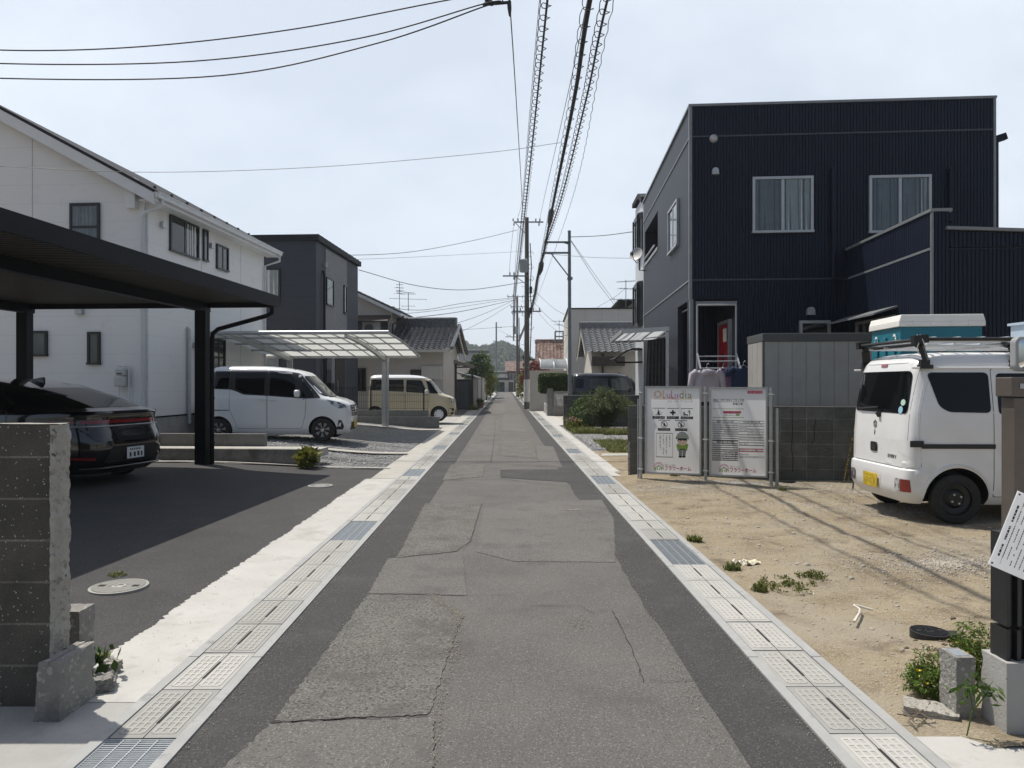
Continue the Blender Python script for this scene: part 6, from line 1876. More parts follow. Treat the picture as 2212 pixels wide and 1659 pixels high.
def mirror_on(root, x, y, z, s, paint):
    mb = MB(); mb.bar((x - .0, s * (y + .04), z - .08), (x, s * (y + .12), z - .06), .06, .05); m1 = mb.build('mirror_arm', K['black_plastic'], root)
    bm = bmesh.new(); bmesh.ops.create_uvsphere(bm, u_segments=18, v_segments=12, radius=1)
    for v in bm.verts:
        c = v.co; f = lambda q: math.copysign(abs(q) ** .55, q)
        v.co = Vector((x + f(c.x) * .06, s * (y + .19) + f(c.y) * .11, z + f(c.z) * .085))
    me = bpy.data.meshes.new('door_mirror'); bm.to_mesh(me); bm.free(); me.materials.append(K[paint]); me.polygons.foreach_set('use_smooth', [True] * len(me.polygons))
    o = bpy.data.objects.new('door_mirror', me); COL.objects.link(o); o.parent = root

def new_body(B, root, paint, wheels, ra, name='body', depth=.3):
    o = B.mesh().build(name, K[paint], root)
    cut_arches(o, wheels, ra, max(l[3] for l in B.L), depth)
    return o

# --- white one box work van on the right
van = thing('van', 'white work van with ladders on its roof rack and a dented tailgate', 'van', (4.42, 8.5, .02), R(-1.0))
B = Body([(.20, .08, 3.30, .64, 12, 6), (.27, .02, 3.36, .70, 12, 6), (.34, 0, 3.39, .725, 13, 6), (.50, 0, 3.395, .7375, 13, 6), (.575, .008, 3.39, .7375, 13, 7), (.59, .035, 3.385, .737, 13, 7),
          (.90, .04, 3.36, .7375, 13, 8), (1.02, .05, 3.31, .7375, 13, 8), (1.10, .055, 3.20, .735, 13, 8), (1.22, .065, 3.06, .73, 13, 8), (1.70, .135, 2.62, .668, 12, 7),
          (1.765, .155, 2.55, .652, 11, 6), (1.82, .185, 2.48, .625, 9, 5), (1.86, .235, 2.40, .585, 7, 5), (1.885, .32, 2.28, .50, 5, 4), (1.895, .5, 2.0, .36, 4, 4)])
WH = [(.54, .27), (2.94, .27)]
new_body(B, van, 'paint_van', WH, .345)
for x, z in WH:
    for s in (-1, 1): wheel(van, x, s * .712, z, .275, .15, s, 'silver', 'steel')
rf_ = rear_fn(B); mb = MB()
wp = rpoly([(-.60, 1.20), (.60, 1.20), (.575, 1.68), (-.575, 1.68)], .07)
tg = panel('tailgate', rpoly([(-.705, .60), (.705, .60), (.69, 1.2), (.645, 1.765), (-.645, 1.765), (-.69, 1.2)], .04), rf_, K['paint_van'], van, .004)
tg['label'] = 'tailgate with a dent low on its right'
panel('tailgate_seam', grow(rpoly([(-.705, .60), (.705, .60), (.69, 1.2), (.645, 1.765), (-.645, 1.765), (-.69, 1.2)], .04), .010), rf_, K['black_plastic'], tg, .0015)
panel('rear_window', wp, rf_, K['glass_car'], tg, .008)
for (y, z, rx, rz, m, nm) in ((-.47, 1.24, .045, .043, 'print_blue', 'sticker'), (-.50, 1.325, .045, .036, 'print_pale', 'sticker')):
    if m not in K: K[m] = mat(m, (.28, .48, .62) if m == 'print_blue' else (.42, .6, .5), .5)
    panel(nm, [(y + rx * math.cos(a), z + rz * math.sin(a)) for a in np.linspace(0, 2 * math.pi, 20, endpoint=False)], rf_, K[m], tg, .010)
mb = MB(); y0 = .08
pz_ = [rf_(-.02, 1.17, .03), rf_(-.02, 1.26, .035), rf_(.45, 1.225, .02)]
mb.tube(pz_, .011, 8); mb.bar(rf_(-.02, 1.15, .0), rf_(-.02, 1.2, .03), .05, .05); mb.bar(rf_(.1, 1.255, .02), rf_(.52, 1.225, .016), .012, .02); mb.build('wiper', K['black_plastic'], tg)
mb = MB(); hp = rpoly([(-.01, .73), (.15, .73), (.15, .84), (-.01, .84)], .025)
panel('handle', hp, rf_, K['black_plastic'], tg, .012); panel('handle_pull', rpoly([(.01, .745), (.13, .745), (.13, .79), (.01, .79)], .015), rf_, K['black_rubber'], tg, .02)
# emblem, keyhole plate and name
mb = MB(); ef = lambda u, v, w: rf_(.07 - u, 1.055 + v, .006 + w)
for pts in ([(-.045, .02), (.0, .055), (.045, .02), (.02, .004), (.0, .022), (-.018, .012), (.045, -.03), (.03, -.042), (-.045, .0)], [(.045, -.012), (0, -.055), (-.045, -.018), (-.022, -.004), (0, -.026), (.018, -.013), (.0, .0), (.03, .01)]):
    flat(mb, ef, pts, .002, 0)
mb.build('emblem', K['chrome'], tg, fix=False)
mb = MB(); flat(mb, lambda u, v, w: rf_(.07 - u, .955 + v, .007), [(-.014, .03), (.014, .03), (.014, -.01), (0, -.035), (-.014, -.01)], 0, 0); mb.build('keyhole_plate', K['chrome'], tg, fix=False)
mb = MB(); tf = lambda u, v, w: rf_(-u, v, .007)
text_in(mb, 'EVERY', tf, .25, .44, .685, .725, 0, 0, .02)
mb.build('lettering', K['ink'], tg, fix=False)
# dent: shallow dished panel that bends the paint
def dent(a, b, o):
    d2 = ((a + .47) / .13) ** 2 + ((b - .665) / .055) ** 2; d3 = ((a + .38) / .05) ** 2 + ((b - .74) / .09) ** 2
    return rf_(a, b, .0055 - .022 * math.exp(-d2) + .016 * math.exp(-(((a + .56) / .06) ** 2 + ((b - .655) / .02) ** 2)) - .012 * math.exp(-d3) + .010 * math.exp(-(((a + .44) / .16) ** 2 + ((b - .63) / .02) ** 2)))
panel('dent', [(-.69, .612), (-.18, .612), (-.18, .90), (-.685, .90)], dent, K['paint_van'], tg, 0, .014)
st = rpoly([(-.03, 1.735), (.11, 1.735), (.11, 1.772), (-.03, 1.772)], .012)
panel('stop_lamp', st, rf_, K['red_lamp'], van, .012)
for s in (-1, 1):
    q = (lambda a: [(a_, b_) for a_, b_ in a]) 
    a, b, c = (.47, .575, .68)
    red = rpoly([(s * b, .335), (s * c, .335), (s * c, .475), (s * b, .475)], .012); clr = rpoly([(s * a, .335), (s * (b - .004), .335), (s * (b - .004), .475), (s * a, .475)], .012)
    tl = panel('tail_lamp', red, rf_, K['red_lamp'], van, .009); panel('reversing_lens', clr, rf_, K['clear_lamp'], tl, .009)
panel('plate_recess', rpoly([(-.16, .30), (.30, .30), (.28, .50), (-.14, .50)], .03), rf_, K['paint_van'], van, .002)
mb = MB(); pf = lambda u, v, w: (B.rear(.06, .39) - .02 - w, .06 - u, .39 + v)
mb.box(-.165, .165, -.082, .082, .0, .006, mp=pf); lp = mb.build('number_plate', K['yellow_plate'], van, bevel=.008)
K['plate_smudge'] = mat('smudged plate print', (.34, .24, .012), .5, (.66, .5, .06), 30, 3)
mb = MB()
for x_, w_ in ((-.10, .05), (-.03, .03), (.03, .05), (.10, .04)): flat(mb, pf, [(x_ - w_ / 2, -.05), (x_ + w_ / 2, -.045), (x_ + w_ / 2, .025), (x_ - w_ / 2, .02)], .007, 0)
flat(mb, pf, [(-.08, .04), (.06, .045), (.06, .06), (-.08, .06)], .007, 0)
mb.build('plate_print', K['plate_smudge'], lp, fix=False)
for s in (-1, 1):
    sf = side_fn(B, s)
    wq = rpoly([(.24, 1.66), (.90, 1.66), (.90, 1.215), (.44, 1.225), (.345, 1.29)], .06)
    panel('quarter_window', wq, sf, K['glass_car'], van, .005)
    mb = MB(); mb.bar((.03, s * (B.side(.2, .855) + .008), .875), (.17, s * (B.side(.2, .855) + .008), .875), .02, .07); mb.bar((.15, s * (B.side(.3, .85) + .004), .85), (.94, s * (B.side(.6, .85) + .004), .85), .014, .05)
    mb.build('door_rail', K['black_plastic'], van)
    d = door_on(B, van, [(.93, .30), (1.85, .30), (1.85, 1.70), (.93, 1.70)], s, 'paint_van', (1.74, .95), .03)
    panel('window', rpoly([(.98, 1.2), (1.80, 1.2), (1.80, 1.65), (.98, 1.65)], .05), sf, K['glass_car'], d, .006)
    d = door_on(B, van, [(1.88, .34), (2.62, .34), (2.72, .62), (2.95, .72), (2.92, 1.15), (2.50, 1.68), (1.88, 1.70)], s, 'paint_van', (2.0, .95), .04)
    panel('window', rpoly([(1.93, 1.19), (2.82, 1.12), (2.45, 1.64), (1.93, 1.65)], .05), sf, K['glass_car'], d, .006)
    mirror_on(van, 2.75, .70, 1.22, s, 'paint_van')
    mb = MB(); mb.tube([(.08, s * (B.side(.3, 1.70) + .012), 1.71), (2.5, s * (B.side(2.2, 1.70) + .012), 1.71)], .012, 8); mb.build('drip_rail', K['paint_van'], van)
    # bulge round the arch
    mb = MB(); pts = [(.54 + .365 * math.cos(a), .27 + .375 * math.sin(a)) for a in np.linspace(.05, math.pi - .05, 24)]
    mb.tube([(a, s * (B.side(a, b) + .0), b) for a, b in pts], .014, 6); mb.build('arch_lip', K['paint_van'], van, smooth=60)
panel('windscreen', rpoly([(-.60, 1.16), (.60, 1.16), (.55, 1.66), (-.55, 1.66)], .06), front_fn(B), K['glass_car'], van, .005)
for s in (-1, 1): panel('headlight', rpoly([(s * .45, .72), (s * .68, .74), (s * .68, .95), (s * .5, .9)], .04), front_fn(B), K['clear_lamp'], van, .006)
# roof rack
rk = MB()
for x in (.22, 1.2, 2.1):
    for s in (-1, 1):
        yy = .655
        rk.bar((x, s * yy, 1.70), (x, s * (yy - .0), 1.80), .1, .05); rk.bar((x + .02, s * (yy + .01), 1.78), (x - .02, s * (yy - .03), 1.95), .085, .045); rk.bar((x - .02, s * (yy - .03), 1.95), (x - .03, s * (yy - .12), 1.985), .08, .04)
        rk.box(x - .06, x + .08, s * yy - .035, s * yy + .035, 1.70, 1.745)
    rk.tube([(x - .02, -.66, 1.975), (x - .02, .66, 1.975)], .020, 8)
for s in (-1, 1):
    rk.tube([(.14, s * .64, 2.03), (2.5, s * .64, 2.03)], .02, 8); rk.bar((.1, s * .64, 2.02), (.26, s * .64, 2.035), .07, .09)
rk.tube([(.14, -.64, 2.02), (.14, .64, 2.02)], .02, 8)
rk.build('roof_rack', K['black_plastic'], van, smooth=40)
vr = Matrix.Rotation(R(-1.0), 3, 'Z')
def vanw(x, y, z): p = vr @ Vector((x, y, 0)); return (4.42 + p.x, 8.5 + p.y, .02 + z)
for k, (y0, x0, ln, w, lab) in enumerate(((-.40, .2, 2.2, .34, 'bright aluminium ladder tied on the camera side of the roof rack'), (.22, .14, 2.0, .36, 'bright aluminium ladder on the far side of the roof rack'))):
    t = thing('ladder', lab, 'ladder', vanw(x0, y0, 1.945), R(-1.0))
    mb = MB()
    for z in (.0, .058):
        for s in (-1, 1): mb.box(0, ln, s * w / 2 - .016, s * w / 2 + .016, z, z + .026)
    for i in range(8):
        mb.tube([(.12 + i * .29, -w / 2 + .01, .03), (.12 + i * .29, w / 2 - .01, .03)], .016, 8); mb.tube([(.2 + i * .27, -w / 2 + .01, .105), (.2 + i * .27, w / 2 - .01, .105)], .016, 8)
    mb.build('frame', K['alu'], t)
t = props(MB().tube([vanw(.14, -.66, 2.08), vanw(.15, -.67, 1.98), vanw(.12, -.68, 1.9), vanw(.16, -.68, 1.86)], .007, 6).tube([vanw(.17, -.66, 2.08), vanw(.2, -.675, 2.0), vanw(.22, -.68, 1.93)], .007, 6).build('cord', K['rope_white']), 'white cord hanging from the roof rack of the work van', 'cord')
t = thing('crate', 'pale blue plastic crate standing on the roof rack at the frame edge', 'crate', vanw(1.95, .05, 2.09), R(-1))
mb = MB(); mb.box(-.2, .2, -.15, .15, 0, .15); mb.box(-.225, .225, -.175, .175, .15, .18)
K['pale_blue'] = mat('pale blue plastic', (.42, .5, .58), .5); mb.build('box', K['pale_blue'], t)

# --- white tall minivan on the gravel
vz = .205
mv = thing('minivan', 'white minivan with chrome grille and alloy wheels parked on gravel', 'minivan', (at(692, 900, 16.65).x - 2.76, 17.4, vz), R(1.5))
B = Body([(.15, .12, 3.25, .62, 8, 5), (.22, .04, 3.34, .69, 8, 5), (.35, .0, 3.385, .725, 8, 5.5), (.55, .0, 3.395, .7375, 9, 6), (.72, .01, 3.385, .7375, 9, 6), (.84, .015, 3.355, .7375, 9, 6), (.92, .02, 3.29, .7375, 9, 6), (.99, .025, 3.12, .737, 9, 6), (1.03, .028, 2.93, .735, 9, 6),
          (1.12, .04, 2.80, .728, 9, 5.5), (1.56, .11, 2.36, .655, 8, 6), (1.63, .12, 2.26, .635, 8, 6), (1.70, .10, 2.0, .60, 8, 5), (1.745, .14, 1.75, .54, 7, 4.5), (1.77, .25, 1.5, .44, 6, 4), (1.782, .5, 1.2, .28, 4, 4)])
WH = [(.33, .27), (2.76, .27)]
new_body(B, mv, 'paint_white', WH, .325)
for x, z in WH:
    for s in (-1, 1): wheel(mv, x, s * .715, z, .275, .16, s, 'rim', 'spoke')
for s in (-1, 1):
    sf = side_fn(B, s)
    bandp = [(.06, 1.655), (.055, 1.24), (.62, 1.22), (.74, 1.18), (.92, 1.10), (1.42, 1.075), (2.36, 1.005), (2.72, 1.02), (2.22, 1.60), (1.95, 1.65)]
    d1 = door_on(B, mv, [(.78, .31), (1.46, .31), (1.46, 1.66), (.60, 1.665), (.595, .75), (.66, .62)], s, 'paint_white', (1.36, 1.0), .05)
    d2 = door_on(B, mv, [(1.48, .31), (2.28, .31), (2.36, .62), (2.38, 1.03), (2.25, 1.58), (1.48, 1.66)], s, 'paint_white', (1.60, .985), .05)
    panel('window_band', rpoly(bandp, .04), sf, K['black_plastic'], mv, .006)
    panel('quarter_window', rpoly([(.10, 1.63), (.09, 1.26), (.56, 1.245), (.58, 1.63)], .04), sf, K['glass_car'], mv, .009)
    panel('window', rpoly([(.72, 1.60), (.72, 1.24), (.95, 1.13), (1.40, 1.10), (1.40, 1.61)], .04), sf, K['glass_car'], d1, .010)
    panel('window', rpoly([(1.53, 1.61), (1.53, 1.095), (2.14, 1.05), (2.14, 1.25), (2.0, 1.59)], .04), sf, K['glass_car'], d2, .010)
    panel('front_quarter', rpoly([(2.22, 1.05), (2.58, 1.05), (2.30, 1.42)], .03), sf, K['glass_car'], mv, .010)
    mb = MB(); mb.bar((.06, s * (B.side(.3, .78) + .003), .735), (.58, s * (B.side(.4, .78) + .003), .735), .012, .018); mb.build('door_rail', K['black_plastic'], mv)
    mirror_on(mv, 2.22, .715, 1.13, s, 'paint_white')
    panel('tail_lamp', rpoly([(.03, .98), (.14, 1.10), (.06, 1.22), (.03, 1.22)], .02), sf, K['clear_lamp'], mv, .008)
    panel('headlight', rpoly([(2.84, .985), (3.12, .93), (3.27, .86), (3.30, .78), (3.12, .77), (2.98, .86)], .02), sf, K['clear_lamp'], mv, .007)
    panel('fog_lamp', rpoly([(s * .58, .27), (s * .66, .27), (s * .68, .5), (s * .66, .5)], .02), front_fn(B), K['black_plastic'], mv, .006)
ff = front_fn(B)
panel('windscreen', rpoly([(-.63, 1.055), (.63, 1.055), (.575, 1.545), (-.575, 1.545)], .07), ff, K['glass_car'], mv, .006)
gr = panel('grille', rpoly([(-.36, .58), (.36, .58), (.40, .85), (-.40, .85)], .04), ff, K['black_plastic'], mv, .006)
mb = MB()
for z in (.62, .68, .74, .80): mb.tube([ff(y, z, .018) for y in np.linspace(-.37, .37, 13)], .012, 6)
mb.lathe([(.06, 0), (.06, .012), (.045, .014)], lambda a, b, h: (B.front(0, .72) + .02 + h, a, .72 + b), 20); mb.build('grille_bar', K['chrome'], gr, smooth=50)
panel('bumper_intake', rpoly([(-.36, .24), (.36, .24), (.40, .44), (-.40, .44)], .03), ff, K['black_plastic'], mv, .006)
mb = MB(); xp = B.front(0, .42) + .015; mb.box(xp, xp + .006, -.165, .165, .30, .465); mb.build('number_plate', K['yellow_plate'], mv, bevel=.006)
mb = MB()
for y in (-.10, -.03, .04, .11): mb.box(xp + .0062, xp + .0072, y - .02, y + .02, .325, .405)
mb.build('plate_print', K['plate_smudge'], mv)
mb = MB(); mb.tube([(2.05, -.25, 1.66), (1.93, -.25, 1.80)], [.012, .004], 6); mb.build('aerial', K['black_plastic'], mv)
mb = MB(); mb.tube([ff(y, 1.06, .02) for y in np.linspace(-.5, .1, 8)], .009, 6); mb.build('wiper', K['black_plastic'], mv)

# --- cream and white box car behind the mesh fence
mv = thing('minivan', 'cream minivan with a white roof parked behind the black mesh fence', 'minivan', (at(946, 890, 27.0).x - 2.76, 27.75, .13), R(2))
B = Body([(.17, .10, 3.25, .63, 8, 5), (.24, .03, 3.34, .70, 8, 5), (.36, .0, 3.385, .73, 8, 5), (.55, .0, 3.395, .7375, 9, 5), (.80, .01, 3.375, .7375, 9, 5), (.90, .015, 3.31, .7375, 9, 5), (.98, .02, 3.14, .735, 9, 5.5), (1.03, .03, 2.95, .732, 9, 6),
          (1.12, .04, 2.85, .725, 9, 6), (1.60, .10, 2.42, .655, 8, 6), (1.66, .11, 2.30, .635, 8, 6)])
Bt = Body([(1.655, .105, 2.33, .645, 8, 6), (1.72, .12, 2.15, .60, 7, 5), (1.76, .18, 1.95, .52, 6, 4.5), (1.785, .35, 1.6, .38, 5, 4)])
new_body(B, mv, 'paint_cream', WH, .325); Bt.mesh().build('roof', K['paint_white'], mv, smooth=32)
for x, z in WH:
    for s in (-1, 1): wheel(mv, x, s * .715, z, .272, .16, s, 'paint_white', 'cap')
for s in (-1, 1):
    sf = side_fn(B, s)
    d1 = door_on(B, mv, [(.78, .31), (1.46, .31), (1.46, 1.62), (.60, 1.62), (.595, .75), (.66, .62)], s, 'paint_cream', (1.36, .95), .05)
    d2 = door_on(B, mv, [(1.48, .31), (2.28, .31), (2.36, .62), (2.40, 1.05), (2.27, 1.6), (1.48, 1.62)], s, 'paint_cream', (1.60, .94), .05)
    panel('quarter_window', rpoly([(.10, 1.60), (.09, 1.20), (.57, 1.18), (.58, 1.60)], .05), sf, K['glass_car'], mv, .009)
    panel('window', rpoly([(.66, 1.59), (.66, 1.17), (1.42, 1.13), (1.42, 1.59)], .05), sf, K['glass_car'], d1, .010)
    panel('window', rpoly([(1.52, 1.59), (1.52, 1.125), (2.32, 1.07), (2.10, 1.57)], .05), sf, K['glass_car'], d2, .010)
    panel('front_quarter', rpoly([(2.42, 1.07), (2.74, 1.07), (2.40, 1.52), (2.26, 1.56)], .03), sf, K['glass_car'], mv, .010)
    mirror_on(mv, 2.30, .715, 1.13, s, 'paint_white')
    panel('headlight', rpoly([(s * .36, .70), (s * .66, .72), (s * .69, .88), (s * .45, .92), (s * .36, .88)], .06), front_fn(B), K['clear_lamp'], mv, .006)
    panel('fog_lamp', rpoly([(s * .50, .26), (s * .64, .28), (s * .66, .50), (s * .52, .50)], .03), front_fn(B), K['black_plastic'], mv, .006)
ff = front_fn(B)
panel('windscreen', rpoly([(-.62, 1.075), (.62, 1.075), (.575, 1.58), (-.575, 1.58)], .07), ff, K['glass_mid'], mv, .006)
panel('grille', rpoly([(-.32, .74), (.32, .74), (.32, .87), (-.32, .87)], .03), ff, K['black_plastic'], mv, .006)
panel('bumper_intake', rpoly([(-.40, .26), (.40, .26), (.40, .44), (-.40, .44)], .03), ff, K['black_plastic'], mv, .006)
mb = MB(); xp = B.front(0, .42) + .015; mb.box(xp, xp + .006, -.165, .165, .34, .5); mb.build('number_plate', K['yellow_plate'], mv, bevel=.006)

# --- dark wagon behind the wall on the right
mv = thing('minivan', 'dark blue black boxy wagon behind the grey wall and feathery bush', 'minivan', (at(1236, 840, 28.3).x, 29.1, .22), R(-2))
new_body(B, mv, 'paint_navy', WH, .325); Bt.mesh().build('roof', K['paint_navy'], mv, smooth=32)
for x, z in WH:
    for s in (-1, 1): wheel(mv, x, s * .715, z, .272, .16, s, 'rim', 'spoke')
for s in (-1, 1):
    sf = side_fn(B, s)
    panel('quarter_window', rpoly([(.18, 1.55), (.17, 1.18), (.5, 1.16), (.52, 1.55)], .08), sf, K['glass_car'], mv, .006)
    panel('window', rpoly([(.70, 1.57), (.72, 1.15), (1.45, 1.12), (1.45, 1.57)], .05), sf, K['glass_mid'], mv, .006)
    panel('window', rpoly([(1.56, 1.57), (1.60, 1.11), (2.36, 1.08), (2.16, 1.57)], .05), sf, K['glass_mid'], mv, .006)
    panel('front_quarter', rpoly([(2.44, 1.07), (2.74, 1.07), (2.42, 1.5)], .03), sf, K['glass_car'], mv, .006)
    mirror_on(mv, 2.36, .715, 1.15, s, 'paint_navy'); panel('headlight', rpoly([(s * .4, .7), (s * .66, .72), (s * .69, .88), (s * .4, .88)], .05), front_fn(B), K['clear_lamp'], mv, .006)
panel('windscreen', rpoly([(-.62, 1.075), (.62, 1.075), (.575, 1.58), (-.575, 1.58)], .07), front_fn(B), K['glass_car'], mv, .006)
mb = MB(); mb.tube([(2.05, -.3, 1.69), (1.85, -.3, 1.88)], [.012, .004], 6); mb.build('aerial', K['black_plastic'], mv)

# --- black fastback under the carport (front points away to the left)
cx, cy = -5.36, 10.30
phi = R(166)
car = thing('car', 'black fastback car with a full width tail lamp under the black carport', 'car', (cx, cy, .10), phi)
B = Body([(.20, .16, 4.75, .74, 5, 4), (.28, .07, 4.85, .86, 5, 4), (.40, .03, 4.89, .905, 5, 4), (.60, .0, 4.90, .92, 4.6, 4), (.72, .02, 4.88, .92, 4.6, 4), (.84, .075, 4.80, .915, 4.6, 4), (.98, .10, 4.55, .905, 4.4, 4), (1.03, .085, 4.2, .895, 4.4, 4), (1.075, .10, 3.75, .87, 4.2, 5), (1.10, .30, 3.55, .84, 4.5, 6),
          (1.20, .62, 3.36, .80, 5, 6), (1.32, 1.02, 3.12, .745, 5.5, 6), (1.42, 1.42, 2.92, .69, 6, 6), (1.48, 1.72, 2.78, .645, 6, 5), (1.52, 2.0, 2.6, .58, 5, 4), (1.54, 2.2, 2.45, .45, 4, 4)])
WH = [(1.02, .355), (3.87, .355)]
new_body(B, car, 'paint_black', WH, .40, depth=.32)
for x, z in WH:
    for s in (-1, 1): wheel(car, x, s * .885, z, .355, .21, s, 'rim', 'spoke')
rf_ = rear_fn(B)
panel('rear_window', rpoly([(-.66, 1.12), (.66, 1.12), (.60, 1.40), (-.60, 1.40)], .05), rf_, K['glass_car'], car, .006)
bl = rpoly([(-.60, .66), (.60, .66), (.74, .86), (.72, 1.03), (-.72, 1.03), (-.74, .86)], .05); bo = panel('bootlid', bl, rf_, K['paint_black'], car, .004); panel('bootlid_seam', grow(bl, .012), rf_, K['black_rubber'], bo, .002)
mb = MB(); mb.tube([rf_(.24 * math.cos(a) * (1 if abs(math.cos(a)) < .9 else .97), .765 + .055 * math.sin(a), .008) for a in np.linspace(0, 6.283, 30)], .005, 5); mb.build('emblem_ring', K['rim_dark'], bo, smooth=60)
tl = panel('tail_lamp', rpoly([(-.84, .905), (.84, .905), (.85, .95), (-.85, .95)], .018), rf_, K['red_lamp'], car, .008)
mb = MB(); mb.tube([rf_(y, .868, .012) for y in np.linspace(-.83, .83, 30)], .009, 6); mb.build('chrome_strip', K['silver'], tl, smooth=60)
panel('bootlid_lip', [(y, 1.035 + .012 * math.cos(y)) for y in np.linspace(-.8, .8, 20)] + [(y, 1.065) for y in np.linspace(.8, -.8, 20)], rf_, K['paint_black'], car, .035)
panel('plate_recess', rpoly([(-.52, .36), (.52, .36), (.40, .585), (-.40, .585)], .04), rf_, K['black_plastic'], car, .004)
mb = MB(); pf = lambda u, v, w: (B.rear(0, .46) - .02 - w, -u, .47 + v); mb.box(-.165, .165, -.082, .082, 0, .006, mp=pf); lp = mb.build('number_plate', K['white_plate'], car, bevel=.006)
mb = MB()
for x_, w_, h0 in ((-.10, .035, -.06), (-.02, .04, -.06), (.05, .04, -.055), (.115, .03, -.06)): flat(mb, pf, [(x_ - w_ / 2, h0), (x_ + w_ / 2, h0), (x_ + w_ / 2, h0 + .06), (x_ - w_ / 2, h0 + .07)], .0068, 0)
for i in range(6): flat(mb, pf, [(-.11 + i * .035, .035), (-.088 + i * .035, .035), (-.088 + i * .035, .06), (-.11 + i * .035, .06)], .0068, 0)
mb.build('plate_print', K['ink'], lp, fix=False)
for s in (-1, 1):
    sf = side_fn(B, s)
    panel('reflector', rpoly([(s * .62, .40), (s * .80, .42), (s * .80, .45), (s * .62, .44)], .008), rf_, K['red_lamp'], car, .008)
    panel('window', rpoly([(1.25, 1.12), (2.0, 1.10), (2.05, 1.43), (1.72, 1.42)], .05), sf, K['glass_car'], car, .006)
    panel('window', rpoly([(2.08, 1.10), (3.3, 1.08), (2.85, 1.41), (2.12, 1.43)], .05), sf, K['glass_car'], car, .006)
    door_on(B, car, [(1.55, .34), (2.1, .34), (2.1, 1.07), (1.32, 1.08), (1.3, .8)], s, 'paint_black', (1.5, .92), .05); door_on(B, car, [(2.13, .34), (3.25, .34), (3.4, 1.02), (2.13, 1.07)], s, 'paint_black', (2.3, .92), .05)
    mirror_on(car, 3.1, .86, 1.1, s, 'paint_black'); panel('headlight', rpoly([(s * .45, .66), (s * .86, .70), (s * .84, .76), (s * .45, .74)], .02), front_fn(B), K['clear_lamp'], car, .006)
panel('windscreen', rpoly([(-.70, 1.12), (.70, 1.12), (.60, 1.46), (-.60, 1.46)], .06), front_fn(B), K['glass_car'], car, .006)
mb = MB(); mb.tube([rf_(y, .285, .03) for y in np.linspace(-.72, .72, 24)], .014, 6); mb.build('bumper_lip', K['paint_black'], car, smooth=60)
mb = MB(); mb.prism([(1.62, 1.46), (1.92, 1.515), (1.66, 1.555), (1.63, 1.555)], lambda u, v, w: (u, w, v), -.022, .022); mb.build('shark_fin', K['paint_black'], car, bevel=.008)

# ------------------------------------------------------------ poles
def crossarm(t, z, x0, x1, y=-.16, m='steel_pole', name='crossarm'):
    mb = MB(); mb.bar((x0, y, z), (x1, y, z), .075, .075); o = mb.build(name, K[m], t); return o
def insulators(t, arm, z, xs, y=-.16, down=False):
    for x in xs:
        mb = MB(); s = -1 if down else 1
        mb.lathe([(.02, 0), (.05, .04), (.03, .07), (.055, .1), (.03, .14), (.045, .17), (.02, .2)], lambda a, b, h: (x + a, y + b, z + s * (.04 + h)), 10); mb.build('insulator', K['insul'], arm, smooth=40)
Y2 = 44.0
p2 = gnd(1138, 884); X2, Y2 = p2.x, p2.y
t = thing('utility_pole', 'thick concrete utility pole with a pale wrap and a grey transformer beside the road', 'utility pole', (X2, Y2, 0), 0)
zt = at(1138, 470, Y2).z
mb = MB(); mb.cyl((0, 0, -.2), (0, 0, zt), .185, 20, 0, .12); mb.build('pole', K['pole'], t, smooth=50)
z0, z1 = at(1138, 868, Y2).z, at(1138, 820, Y2).z
mb = MB(); mb.cyl((0, 0, z0), (0, 0, z1), .196, 20, 0, .19); mb.build('pole_wrap', K['pole_white'], t, smooth=50)
mb = MB()
for z in (z1 + .02, z0 + .4, z0 + 1.0, 2.6, 4.2, 5.5, 6.6, 7.8): mb.cyl((0, 0, z - .02), (0, 0, z + .02), .19 - .006 * z + .008, 16)
for i in range(16):
    z = 2.2 + i * .45; s = 1 if i % 2 else -1; mb.bar((s * .12, 0, z), (s * .34, 0, z), .02, .02)
mb.build('step_bolts', K['steel_pole'], t)
za_ = at(1138, 481, Y2).z
arm = crossarm(t, za_, at(1110, 480, Y2).x - X2, at(1170, 480, Y2).x - X2 + .1); insulators(t, arm, za_, [-.85, -.55, .55, .8]); insulators(t, arm, za_, [.75, -.8], down=True)
zb_ = at(1138, 597, Y2).z
arm = crossarm(t, zb_, at(1086, 597, Y2).x - X2, .1); insulators(t, arm, zb_, [-1.05, -.8]); insulators(t, arm, zb_, [-.8], down=True)
mb = MB(); mb.bar((-.7, -.1, za_ - .03), (-.05, -.1, za_ - .75), .04, .04); mb.build('brace', K['steel_pole'], t); mb = MB(); mb.bar((-.7, -.1, zb_ - .02), (-.05, -.1, zb_ - .5), .04, .04); mb.build('brace', K['steel_pole'], t)
zc0, zc1 = at(1133, 590, Y2).z, at(1133, 562, Y2).z
mb = MB(); cx_ = -.2; mb.lathe([(.22, zc0), (.25, zc0 + .05), (.25, zc1 - .08), (.26, zc1 - .05), (.2, zc1), (.05, zc1 + .02)], lambda a, b, h: (cx_ + a, -.36 + b, h), 20)
for i in range(10): a = math.pi + math.pi * i / 9; mb.bar((cx_ + .25 * math.cos(a), -.36 + .25 * math.sin(a), zc0 + .1), (cx_ + .25 * math.cos(a), -.36 + .25 * math.sin(a), zc1 - .15), .02, .03)
mb.build('transformer', K['transformer'], t, smooth=50)
mb = MB(); mb.tube([(.2, -.1, zt - 1.6), (.28, -.15, zt - 3), (.2, -.15, zt - 4.5), (.3, -.12, zt - 6), (.19, -.1, 3)], .03, 6)
for i in range(7):
    z = zt - 2.3 - i * .75; a0 = i * 1.3
    mb.tube([(.2 + .16 * math.cos(a) + .05, -.15, z + .16 * math.sin(a)) for a in np.linspace(a0, a0 + 5.0, 12)], .012, 5)
